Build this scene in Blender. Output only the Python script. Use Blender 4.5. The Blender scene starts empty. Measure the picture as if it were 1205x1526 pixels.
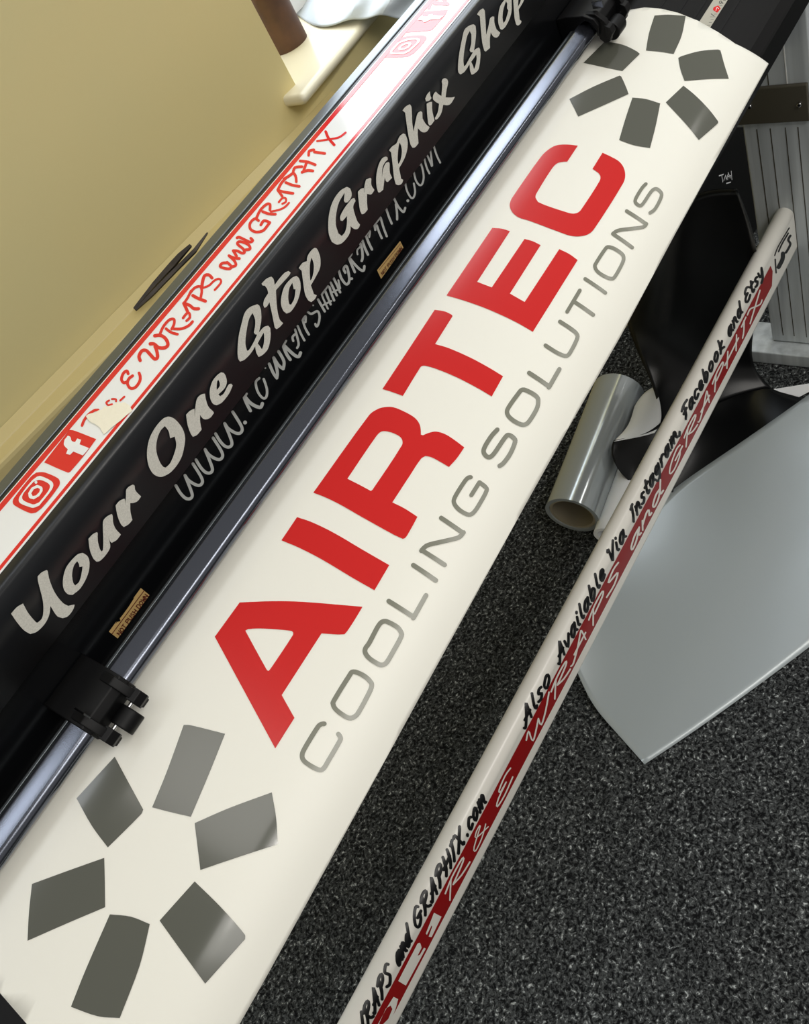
# A vinyl cutter on its stand by a windowsill, with a freshly cut sign hanging out of it.
# World: x runs along the machine (towards its right end), y towards the wall, z up, metres.
import bpy, bmesh, math, random
from mathutils import Vector, Matrix
from mathutils.geometry import delaunay_2d_cdt
random.seed(7)
SC = bpy.context.scene
COL = SC.collection

# outlines of the cut vinyl, laid out on the surfaces: x in 0.1 mm, distance along the profile in 0.01 mm
CUT = {
    'red': ('sheet', '''Q1|1385,7316 1539,9646 1665,11839 1895,16522 1746,16547 1641,16516 1607,16461 1574,15923 1515,14751 905,14715 802,16623 520,16612 1030,7225|1204,9124 1229,9258 1302,10399 1402,12447 1397,12665 1379,12753 1032,12715 1016,12663 1019,12486
P2|2305,7211 2333,8629 2348,10818 2344,13806 2342,16573 2076,16645 2075,14401 2080,11273 2070,9071 2047,7238
Q3|2583,7165 3537,7351 3617,7613 3674,8016 3728,8809 3745,10002 3741,11129 3710,11820 3664,12251 3615,12546 3619,12742 3677,13141 3720,13628 3740,14424 3735,15357 3713,16685 3583,16640 3459,16445 3463,15514 3461,14534 3442,14016 3398,13812 3185,13780 2876,13760 2882,14995 2872,16418 2710,16509 2638,16493 2618,16349 2611,15345 2609,12207 2610,9724 2599,8192|2863,9063 3371,9075 3442,9205 3472,9579 3490,10204 3493,10917 3472,11348 3424,11586 2891,11581 2871,11519 2869,10280
P4|4914,6758 4950,7691 4953,8523 4942,8657 4562,8776 4593,10126 4612,12444 4609,14560 4596,16211 4337,16323 4346,14771 4344,12399 4321,10278 4295,9218 4276,8949 4250,8872 3885,9021 3868,7926 3847,6971 4333,6882
P5|6148,6834 6193,7744 6210,8619 5448,8766 5469,10355 6205,10387 6226,11275 6226,12192 5502,12283 5492,14035 6287,14091 6288,15230 6265,16360 5215,16376 5227,14320 5215,11698 5184,9348 5131,6917
P6|7691,9546 7639,8472 7560,7496 7449,6999 7304,6778 6641,6742 6564,6831 6500,7117 6446,7742 6426,8552 6450,9846 6488,12867 6512,14343 6565,15282 6644,15898 6750,16096 7464,16122 7577,15913 7680,15303 7740,14455 7754,13354 7753,12322 7478,12366 7462,13162 7426,13599 7353,13777 6923,13774 6840,13667 6790,13200 6767,12305 6732,10247 6728,9354 6775,8814 6862,8679 7235,8576 7331,8726 7387,9179 7415,9560'''),
    'grey': ('sheet', '''N7|901,18837 898,18791 892,18715 883,18619 872,18543 862,18497 851,18466 837,18449 815,18438 777,18431 728,18429 679,18433 641,18445 616,18464 599,18490 585,18534 573,18597 561,18681 550,18790 543,18922 537,19075 533,19257 532,19459 531,19666 531,19862 532,20057 534,20262 537,20460 542,20633 550,20772 561,20876 574,20933 588,20967 604,20987 622,20989 642,20984 667,20980 701,20980 742,20979 782,20975 814,20966 833,20958 846,20947 858,20918 869,20854 880,20746 887,20620 891,20518 893,20457 894,20336 888,20231 877,20182 866,20207 858,20298 855,20363 852,20445 849,20507 846,20538 843,20549 840,20557 830,20565 811,20574 780,20582 740,20587 699,20589 666,20590 640,20594 620,20600 605,20599 593,20584 584,20562 580,20548 579,20537 577,20491 573,20383 571,20223 570,20039 569,19856 568,19674 569,19487 570,19317 573,19184 576,19093 580,19030 584,18983 591,18936 599,18897 607,18872 620,18852 643,18836 680,18825 728,18822 777,18825 814,18833 835,18843 845,18855 849,18868 854,18889 859,18922 863,18969 867,19029 871,19078 881,19147 893,19143 902,19069 905,18952
E8|1388,18646 1375,18510 1358,18454 1341,18453 1314,18450 1266,18437 1202,18431 1139,18431 1092,18441 1068,18459 1053,18504 1044,18597 1041,18632 1034,18704 1026,18813 1020,18939 1015,19084 1011,19257 1008,19450 1006,19647 1006,19831 1005,20005 1006,20181 1008,20357 1013,20524 1020,20669 1031,20789 1042,20883 1055,20953 1066,21008 1080,21050 1097,21073 1121,21082 1160,21077 1209,21058 1259,21031 1298,21002 1323,20976 1342,20946 1356,20899 1370,20829 1382,20732 1391,20607 1396,20477 1401,20340 1405,20176 1408,19985 1410,19776 1410,19565 1408,19338 1405,19091 1399,18847|1355,18872 1353,18851 1353,18857 1341,18858 1313,18854 1265,18841 1201,18833 1139,18832 1093,18841 1073,18856 1071,18857 1075,18834 1070,18903 1063,18967 1059,19023 1056,19096 1052,19194 1049,19330 1047,19499 1045,19679 1045,19848 1044,20007 1045,20159 1046,20289 1049,20384 1053,20451 1057,20505 1063,20552 1072,20599 1080,20637 1087,20660 1098,20675 1120,20683 1157,20677 1206,20657 1255,20630 1293,20601 1317,20576 1332,20552 1340,20526 1347,20489 1353,20448 1355,20407 1358,20337 1361,20228 1365,20088 1368,19926 1369,19754 1369,19579 1368,19380 1365,19165 1360,18983
E9|1896,18628 1886,18527 1872,18436 1853,18374 1826,18344 1787,18349 1738,18381 1690,18417 1653,18439 1632,18434 1620,18418 1608,18401 1595,18406 1581,18437 1568,18486 1556,18565 1545,18671 1537,18799 1530,18946 1524,19109 1520,19289 1517,19499 1516,19732 1516,19959 1517,20148 1518,20294 1520,20423 1525,20550 1533,20660 1542,20757 1553,20847 1568,20917 1587,20963 1609,20983 1634,20984 1662,20977 1691,20969 1727,20962 1768,20953 1808,20938 1839,20913 1859,20882 1873,20828 1883,20741 1890,20657 1898,20544 1906,20400 1912,20236 1917,20051 1918,19839 1918,19609 1917,19386 1915,19197 1913,19046 1911,18903 1905,18754|1864,18902 1858,18848 1853,18812 1844,18781 1824,18759 1788,18763 1740,18793 1692,18829 1654,18850 1629,18844 1614,18824 1606,18810 1600,18813 1592,18830 1586,18851 1582,18879 1578,18925 1573,18999 1568,19098 1564,19220 1560,19359 1558,19536 1557,19747 1557,19957 1558,20130 1559,20249 1560,20326 1562,20368 1565,20413 1569,20462 1574,20500 1581,20531 1592,20559 1610,20574 1632,20575 1659,20567 1689,20558 1725,20551 1766,20541 1804,20525 1833,20502 1848,20479 1851,20468 1851,20463 1856,20406 1862,20323 1867,20227 1872,20114 1875,19986 1876,19822 1876,19621 1875,19417 1873,19241 1871,19105 1870,19008 1868,18953
N10|2033,18198 2027,20775 2031,20899 2041,20978 2055,20983 2066,20910 2070,20789 2077,18207 2073,18082 2063,18004 2049,18001 2038,18076
N10|2042,20981 2275,20920 2288,20876 2295,20769 2294,20638 2286,20535 2273,20498 2039,20563 2027,20606 2020,20713 2021,20842 2029,20944
N11|2430,18380 2416,20759 2420,20886 2431,20970 2445,20977 2457,20906 2461,20783 2474,18399 2471,18272 2460,18189 2446,18183 2435,18256
N12|2952,18289 2935,20679 2939,20802 2950,20884 2964,20892 2975,20824 2980,20705 2997,18310 2994,18187 2983,18106 2969,18100 2958,18169
N12|2967,20505 2956,20491 2940,20475 2925,20444 2910,20380 2894,20267 2876,20105 2855,19904 2831,19678 2803,19400 2770,19076 2739,18763 2712,18521 2693,18373 2678,18287 2666,18242 2655,18206 2641,18169 2627,18148 2616,18138 2609,18130 2596,18156 2587,18249 2585,18374 2591,18483 2603,18535 2611,18543 2620,18552 2630,18567 2641,18595 2650,18626 2658,18652 2667,18704 2683,18824 2707,19051 2738,19358 2771,19682 2800,19962 2824,20188 2845,20393 2865,20575 2887,20729 2911,20832 2934,20881 2951,20899 2963,20913 2976,20890 2985,20798 2987,20672 2980,20560
N12|2592,18318 2584,20749 2588,20869 2599,20945 2612,20949 2623,20879 2627,20761 2635,18326 2631,18205 2621,18129 2607,18127 2596,18199
N13|3491,18537 3488,18498 3482,18425 3471,18332 3455,18261 3438,18222 3419,18198 3398,18183 3372,18172 3339,18162 3299,18157 3259,18159 3227,18175 3204,18201 3186,18239 3169,18310 3154,18419 3141,18568 3130,18742 3122,18926 3116,19112 3112,19312 3110,19524 3109,19729 3110,19912 3112,20072 3115,20225 3121,20374 3131,20508 3144,20614 3160,20692 3177,20746 3197,20784 3223,20809 3252,20820 3282,20822 3312,20820 3345,20817 3379,20808 3412,20790 3439,20755 3458,20700 3473,20599 3480,20475 3485,20349 3490,20168 3492,19948 3494,19747 3495,19611 3492,19492 3482,19413 3468,19403 3457,19468 3451,19581 3450,19718 3448,19912 3446,20104 3443,20245 3440,20322 3439,20339 3439,20340 3429,20368 3407,20397 3377,20414 3343,20422 3311,20427 3281,20429 3252,20428 3225,20418 3203,20396 3187,20367 3176,20334 3169,20297 3163,20252 3159,20196 3156,20121 3154,20016 3152,19886 3151,19728 3152,19547 3154,19364 3158,19200 3163,19047 3169,18901 3176,18779 3184,18692 3191,18642 3198,18613 3209,18589 3229,18568 3259,18554 3297,18552 3336,18558 3369,18568 3393,18579 3413,18593 3428,18613 3439,18637 3445,18663 3449,18695 3452,18743 3456,18787 3467,18854 3481,18848 3492,18771 3495,18652
N13|3474,19398 3321,19372 3308,19408 3300,19505 3300,19626 3307,19726 3320,19766 3472,19794 3485,19759 3494,19661 3494,19539 3487,19438
N14|4051,18252 4036,18221 4014,18175 3988,18127 3959,18094 3925,18075 3888,18065 3851,18066 3820,18085 3796,18121 3775,18176 3758,18263 3743,18386 3731,18549 3722,18740 3718,18944 3721,19136 3729,19293 3744,19423 3765,19511 3795,19572 3842,19612 3904,19636 3964,19658 4008,19688 4029,19720 4034,19734 4031,19718 4033,19749 4036,19819 4036,19921 4034,20039 4031,20145 4029,20225 4028,20253 4027,20261 4018,20300 3995,20352 3963,20402 3927,20441 3895,20462 3864,20460 3832,20441 3802,20411 3779,20379 3764,20343 3753,20301 3745,20257 3738,20221 3723,20195 3710,20251 3703,20365 3705,20496 3715,20592 3722,20626 3732,20682 3749,20747 3770,20797 3797,20834 3829,20867 3863,20889 3897,20891 3933,20869 3971,20828 4005,20774 4034,20709 4054,20624 4069,20495 4075,20364 4079,20254 4083,20113 4085,19940 4084,19758 4079,19600 4073,19481 4060,19362 4041,19300 4014,19259 3967,19228 3907,19207 3846,19185 3803,19148 3780,19103 3771,19065 3769,19043 3767,19011 3766,18949 3768,18847 3773,18735 3779,18655 3784,18609 3792,18572 3804,18540 3823,18513 3850,18497 3885,18496 3921,18507 3952,18524 3978,18555 4002,18598 4023,18643 4038,18675 4053,18663 4065,18576 4069,18445 4064,18321
E15|4582,18369 4563,18246 4543,18192 4522,18171 4495,18150 4454,18114 4403,18078 4352,18054 4311,18054 4282,18083 4261,18143 4243,18240 4229,18360 4217,18516 4207,18698 4200,18888 4195,19084 4192,19299 4191,19533 4192,19761 4194,19962 4197,20130 4202,20286 4210,20434 4222,20560 4235,20664 4250,20750 4270,20810 4295,20850 4331,20876 4374,20889 4419,20886 4457,20865 4488,20819 4514,20751 4535,20669 4553,20582 4569,20493 4583,20383 4593,20241 4600,20070 4604,19858 4606,19616 4606,19372 4605,19154 4603,18957 4600,18755 4595,18551|4544,18660 4539,18633 4532,18615 4514,18599 4488,18577 4447,18542 4397,18505 4348,18481 4310,18480 4289,18501 4279,18529 4273,18565 4266,18627 4258,18717 4252,18835 4247,18981 4243,19141 4241,19323 4240,19530 4240,19733 4242,19906 4245,20039 4248,20141 4252,20214 4257,20277 4264,20330 4270,20367 4281,20399 4300,20429 4332,20452 4374,20463 4416,20460 4451,20441 4476,20403 4496,20349 4513,20285 4528,20215 4539,20154 4544,20110 4548,20060 4552,19970 4554,19816 4556,19611 4556,19392 4555,19191 4553,19009 4551,18845 4548,18726
N16|4741,18207 4721,20592 4725,20721 4737,20805 4753,20813 4766,20740 4771,20616 4792,18226 4788,18097 4777,18013 4761,18007 4748,18081
N16|4736,20815 4978,20780 4993,20736 5002,20625 5001,20491 4992,20383 4976,20344 4734,20383 4720,20427 4711,20536 4711,20670 4721,20776
N17|5447,18162 5445,18406 5442,18757 5439,19129 5435,19441 5432,19681 5429,19885 5425,20044 5419,20161 5413,20232 5409,20262 5400,20293 5381,20332 5347,20372 5303,20403 5259,20423 5224,20431 5202,20430 5189,20421 5181,20406 5175,20380 5170,20351 5168,20324 5165,20265 5161,20160 5158,20016 5155,19841 5153,19636 5152,19405 5153,19105 5156,18748 5160,18413 5162,18179 5159,18060 5148,17984 5133,17980 5121,18050 5115,18167 5112,18399 5109,18736 5106,19100 5105,19414 5106,19664 5108,19888 5111,20086 5115,20256 5120,20398 5127,20524 5137,20636 5151,20721 5166,20781 5182,20816 5201,20830 5225,20832 5261,20824 5307,20804 5353,20772 5390,20729 5415,20678 5434,20608 5450,20495 5462,20346 5471,20160 5477,19950 5480,19723 5484,19470 5487,19146 5490,18766 5494,18412 5496,18168 5492,18047 5481,17972 5466,17970 5453,18043
N18|5928,18023 5621,18060 5607,18099 5597,18197 5597,18318 5605,18415 5618,18451 5926,18419 5940,18380 5950,18280 5950,18157 5942,18059
N18|5746,18304 5722,20670 5726,20787 5738,20864 5752,20872 5764,20807 5769,20694 5794,18324 5791,18206 5780,18130 5765,18124 5752,18190
N19|6066,18054 6037,20584 6041,20697 6052,20771 6066,20778 6078,20717 6083,20609 6113,18074 6110,17961 6100,17887 6085,17881 6072,17945
E20|6620,18298 6611,18180 6596,18087 6577,18049 6551,18024 6505,17999 6446,17983 6387,17975 6343,17978 6317,17986 6299,18005 6284,18058 6272,18131 6258,18232 6246,18363 6235,18512 6226,18675 6220,18852 6216,19042 6214,19241 6213,19448 6214,19682 6217,19943 6222,20199 6230,20409 6240,20560 6256,20679 6277,20736 6303,20764 6345,20777 6399,20770 6453,20749 6497,20721 6527,20687 6550,20641 6569,20578 6586,20498 6601,20402 6614,20283 6622,20144 6629,19983 6633,19782 6637,19550 6639,19309 6639,19084 6638,18872 6634,18661 6629,18462|6576,18491 6572,18440 6573,18441 6566,18429 6543,18407 6500,18383 6441,18366 6383,18358 6340,18359 6317,18366 6308,18374 6307,18379 6301,18415 6292,18480 6284,18562 6276,18664 6270,18780 6266,18915 6263,19071 6261,19245 6260,19432 6261,19652 6263,19894 6268,20113 6274,20267 6279,20341 6279,20351 6286,20365 6306,20386 6345,20397 6396,20390 6449,20369 6491,20342 6518,20311 6536,20277 6548,20236 6559,20183 6568,20129 6573,20079 6577,20008 6582,19896 6586,19732 6589,19527 6591,19310 6591,19113 6589,18930 6586,18751 6582,18600
N21|7121,18039 7094,20540 7098,20657 7111,20732 7126,20738 7139,20671 7144,20558 7171,18052 7168,17935 7157,17860 7141,17856 7127,17924
N21|7124,20376 7113,20371 7101,20371 7090,20352 7076,20278 7054,20095 7028,19827 7000,19526 6973,19241 6947,18969 6921,18687 6897,18423 6872,18205 6847,18052 6823,17960 6804,17909 6792,17874 6777,17872 6763,17940 6757,18053 6761,18168 6772,18241 6785,18277 6801,18321 6819,18386 6837,18495 6857,18679 6881,18928 6906,19207 6932,19481 6959,19763 6988,20065 7016,20347 7043,20570 7069,20706 7094,20758 7112,20762 7121,20767 7136,20737 7146,20643 7147,20523 7139,20421
N21|6757,18046 6723,20556 6727,20672 6738,20749 6753,20758 6766,20695 6771,20585 6806,18070 6804,17953 6793,17877 6778,17870 6764,17934
N22|7619,18101 7607,18075 7588,18035 7563,17994 7533,17967 7495,17955 7450,17952 7406,17960 7369,17981 7344,18013 7323,18062 7304,18148 7289,18278 7278,18449 7271,18648 7269,18848 7273,19024 7284,19163 7301,19254 7321,19297 7348,19328 7390,19349 7445,19358 7499,19368 7540,19394 7564,19434 7578,19476 7587,19520 7592,19567 7595,19623 7596,19706 7595,19809 7592,19912 7589,20009 7584,20093 7578,20156 7570,20207 7553,20254 7530,20294 7502,20324 7474,20346 7444,20362 7411,20370 7380,20366 7355,20348 7335,20307 7317,20245 7302,20178 7289,20130 7275,20111 7262,20162 7255,20263 7257,20377 7267,20459 7278,20506 7296,20579 7320,20658 7347,20715 7378,20738 7412,20743 7446,20736 7478,20719 7508,20696 7538,20663 7567,20614 7592,20538 7613,20420 7627,20276 7635,20133 7640,19998 7644,19854 7646,19691 7643,19516 7634,19356 7620,19233 7603,19139 7579,19071 7548,19022 7503,18994 7448,18984 7395,18976 7355,18957 7332,18931 7322,18910 7320,18905 7319,18889 7317,18812 7319,18683 7323,18550 7329,18464 7333,18429 7338,18405 7350,18379 7371,18354 7404,18335 7446,18329 7490,18332 7525,18343 7551,18367 7572,18402 7590,18440 7603,18467 7618,18460 7631,18386 7636,18273 7631,18164'''),
    'fan_top': ('sheet', '''P23|10105,8414 10217,9749 10322,11666 9975,12590 9638,12983 9572,11347 9498,9949 9780,9091
P24|9607,13706 9658,13932 9860,15447 10009,17195 10013,17530 9815,18863 9650,20125 9474,17906 9300,15820 9443,14694
P25|9222,16006 9171,17429 9057,19949 8969,21620 8941,21682 8562,20792 8860,15305
P26|8708,11718 8775,13091 8807,14820 8456,15777 8117,16559 8054,14881 8029,13114 8354,12399
P27|8281,5653 8609,7182 8942,8996 8940,9213 8810,10473 8734,11108 8396,9340 8087,7697
P28|9364,5156 9426,7238 9422,9040 9404,9564 9028,8984 8964,6989 8902,4506'''),
    'fan_bottom': ('sheet', '''P29|302,9263 327,9726 412,12512 102,13173 -245,13836 -298,12195 -338,10856 -69,10262
P30|-268,14359 -44,16011 223,18238 85,19530 -75,20734 -306,18625 -523,16686
P31|-610,16778 -658,19405 -729,22086 -754,22276 -1140,21406 -1046,18672 -960,16100
P32|-1108,12684 -1044,14105 -1015,15618 -1275,16631 -1614,17414 -1681,16014 -1728,13986 -1481,13408
P33|-1228,6434 -1021,8170 -815,9929 -951,11027 -1086,12086 -1322,10275 -1545,8615 -1390,7486
P34|-176,6046 -252,7604 -386,10370 -421,10429 -742,9708 -679,7734 -577,5439'''),
    'sheet_outline': ('sheet', '''S0|9934,600 9734,3845 9987,4923 10172,6788 10269,8627 10325,10649 10339,13290 10296,16136 10232,18603 10251,23338 7250,23833 5740,24245 4479,24291 3510,24386 2057,24623 752,24878 -92,25035 -867,25178 -1249,25187 -2114,25346 -2131,20233 -1966,11977 -1907,9099 -1824,4656 -1738,0 -1838,600'''),
    'slogan': ('face', '''P35|286,4015 347,3978 392,3783 358,3049 334,2121 337,1991 382,1932 440,2272 496,2810 582,3935 610,4202 649,4162 685,3979 685,3874 643,3370 587,2380 560,1404 564,887 587,693 600,540 565,401 503,393 467,639 457,1101 489,2007 431,1644 360,1490 283,1597 242,1891 239,2435 259,3267
Q36|948,2593 911,2849 799,2925 732,2697 674,2317 641,1899 634,1463 650,1153 725,985 838,1185 914,1619 949,2100|872,2530 829,2509 768,2176 726,1722 717,1453 760,1388 840,1763 865,1935 848,2090 865,2304
P37|1058,2923 1104,2891 1137,2739 1139,2641 1091,2234 1050,1682 1044,1456 1059,1451 1117,1886 1217,2751 1246,2907 1288,2857 1321,2695 1318,2579 1273,2124 1250,1666 1241,1062 1187,1060 1145,1239 1147,1433 1169,1794 1142,1439 1109,1105 1042,1009 979,1094 958,1269 963,1651 998,2280
P38|1393,2874 1438,2868 1479,2672 1476,2555 1444,2251 1512,2745 1544,2984 1580,2965 1611,2820 1613,2657 1587,2345 1580,1677 1533,1672 1497,1876 1483,2056 1431,1604 1389,1048 1341,1078 1302,1253 1305,1594 1340,2235
Q39|2225,4073 2177,4281 2070,4292 1968,4040 1880,3513 1816,2828 1788,2149 1795,1607 1824,1248 1908,924 2038,974 2144,1441 2204,1884 2242,2567 2253,3383 2243,3817|2151,3760 2094,3796 2013,3520 1944,2994 1900,2278 1886,1761 1895,1535 1949,1468 2042,1730 2102,2045 2142,2566 2105,2769 2141,3270
P40|2348,2950 2395,2902 2437,2708 2388,2261 2467,2819 2524,3080 2572,2999 2599,2795 2566,2408 2537,1840 2536,1288 2531,1139 2479,1137 2439,1351 2426,1615 2432,1991 2392,1656 2347,1096 2284,1130 2249,1311 2255,1631 2293,2318
Q41|2840,2852 2789,2974 2720,2942 2647,2626 2600,2150 2585,1699 2598,1368 2651,1148 2755,1132 2832,1321 2834,1514 2811,1653 2720,1510 2680,1614 2680,1835 2761,1740 2816,1925 2848,2359 2854,2638|2774,2647 2752,2606 2703,2250 2701,2180 2743,2203 2767,2440
Q42|3535,4091 3460,4438 3391,4479 3303,4134 3196,3622 3114,3067 3047,2462 3038,2126 3080,1912 3164,1816 3242,1882 3210,1456 3198,1060 3233,893 3307,806 3364,993 3431,1408 3474,1844 3475,2118 3433,2349 3363,2399 3454,2882 3522,3484 3542,3865|3444,3937 3377,3831 3265,3249 3191,2714 3157,2223 3174,2137 3252,2216 3335,2401 3322,2582 3326,2760 3381,3059 3421,3414|3398,2053 3331,1960 3280,1878 3279,1628 3272,1243 3307,1342 3360,1675
P43|3823,4658 3771,4871 3703,4936 3698,4777 3715,4570 3709,4220 3689,3937 3616,3845 3575,3612 3567,3372 3592,3290 3641,3350 3568,2312 3511,1530 3514,1317 3550,1201 3604,1168 3603,1652 3666,2543 3768,3564 3852,3524 3972,3457 4001,3513 3994,3761 3955,3922 3876,3972 3795,3942 3825,4381
Q44|4024,2914 3976,3116 3867,3172 3785,2893 3719,2457 3689,1897 3695,1463 3744,1264 3858,1365 3954,1746 4003,2133 4029,2579|3947,2808 3884,2704 3811,2228 3778,1798 3789,1643 3851,1745 3928,2191 3914,2343
Q45|4361,3207 4304,3293 4243,3212 4209,2990 4161,3209 4096,3191 4101,2817 4026,1925 3969,1182 3955,617 3967,280 4017,192 4059,254 4043,543 4078,1290 4194,1452 4277,1651 4340,2147 4371,2710 4377,3020|4270,2871 4217,2611 4155,2119 4106,1619 4130,1609 4192,1888 4242,2279 4263,2620
P46|5065,4409 4976,4664 4852,4613 4745,4250 4652,3668 4578,2937 4552,2274 4577,1735 4631,1436 4727,1361 4792,1506 4829,1788 4834,1501 4852,1198 4887,1045 4925,1130 4925,1573 4972,2568 5001,2819 5049,2911 5058,3182 5029,3321 4985,3335 4893,3314 4798,3131 4776,2876 4792,2694 4866,2664 4807,2177 4739,1854 4681,1860 4668,2264 4703,2949 4766,3492 4884,4065 5006,4226 4941,3792 4941,3599 4967,3436 5030,3459 5065,3659 5085,4071
P47|5135,3286 5185,3227 5218,3054 5177,2656 5239,3136 5297,3400 5350,3192 5354,3048 5311,2653 5305,2119 5247,2092 5219,2320 5207,2462 5146,1928 5102,1443 5044,1476 5015,1621 5023,1953 5088,2788
P48|5654,3272 5599,3455 5506,3259 5411,2743 5345,2090 5327,1696 5341,1549 5394,1454 5467,1910 5496,2070 5480,1752 5493,1554 5567,1477 5582,1983 5645,2573 5643,2729 5605,2880 5538,2716 5464,2274 5544,2864 5609,2990 5652,2949 5665,3091
Q49|5998,3360 5936,3457 5858,3271 5830,3309 5787,3423 5730,3418 5737,3126 5679,2407 5589,1339 5558,787 5581,486 5628,329 5666,447 5653,686 5706,1510 5834,1701 5936,2096 5996,2621 6013,3127|5894,3093 5834,2776 5756,2198 5727,1838 5772,1880 5848,2282 5888,2753
P50|6276,4663 6217,4840 6153,4849 6165,4497 6121,3939 6047,2944 5996,2084 5994,1719 6027,1536 6092,1518 6151,2178 6193,2527 6205,2044 6232,1743 6274,1574 6331,1627 6310,2132 6314,2765 6355,3163 6348,3357 6301,3478 6244,3274 6122,2665 6176,3382 6274,4357
P51|6466,3367 6515,3215 6541,3055 6478,2432 6435,1654 6365,1651 6342,1745 6341,1983 6400,2685
P52|6593,3910 6540,3919 6486,3803 6478,3553 6517,3354 6563,3337 6567,3578
P53|6862,3530 6826,3647 6798,3572 6786,3351 6691,2667 6667,3101 6660,3406 6621,3426 6585,3293 6570,3095 6584,2727 6608,2357 6536,1938 6456,1777 6450,1606 6487,1507 6565,1575 6649,1950 6701,1529 6756,1389 6846,1495 6805,1704 6730,2233 6798,2649 6870,3000 6882,3266
Q54|7607,4720 7528,5014 7449,5076 7343,4619 7190,3815 7089,3088 7064,2755 7080,2479 7150,2336 7265,2400 7223,1925 7212,1537 7251,1393 7329,1292 7385,1507 7473,2105 7510,2529 7506,2740 7465,2872 7423,2935 7517,3486 7589,4014 7624,4445|7512,4587 7443,4461 7341,3974 7225,3255 7179,2731 7212,2675 7315,2819 7396,2906 7369,3088 7367,3310 7440,3656 7507,4212|7422,2486 7370,2453 7304,2434 7298,2095 7286,1706 7319,1783 7391,2142
P55|7853,4986 7795,5119 7728,5092 7750,4711 7662,3706 7584,2714 7554,2074 7565,1876 7649,1745 7714,2368 7775,2733 7776,2302 7803,1944 7846,1807 7900,1883 7874,2431 7895,3047 7938,3487 7918,3652 7868,3720 7810,3423 7696,2946 7787,3904 7858,4689
Q56|8289,3750 8206,3764 8097,3692 8002,3209 7947,2717 7928,2167 7945,1935 8011,1848 8134,2038 8223,2408 8278,2905 8313,3272 8320,3644|8215,3541 8120,3216 8042,2706 8016,2278 8058,2269 8137,2526 8179,2723 8176,2954 8217,3281
Q57|8366,3444 8338,3115 8255,2204 8205,1590 8181,1060 8197,812 8248,720 8283,799 8268,1062 8330,1863 8407,1933 8483,2060 8548,2335 8561,2929 8476,3272|8438,2841 8342,2128 8403,2212 8468,2486 8480,2750'''),
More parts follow.
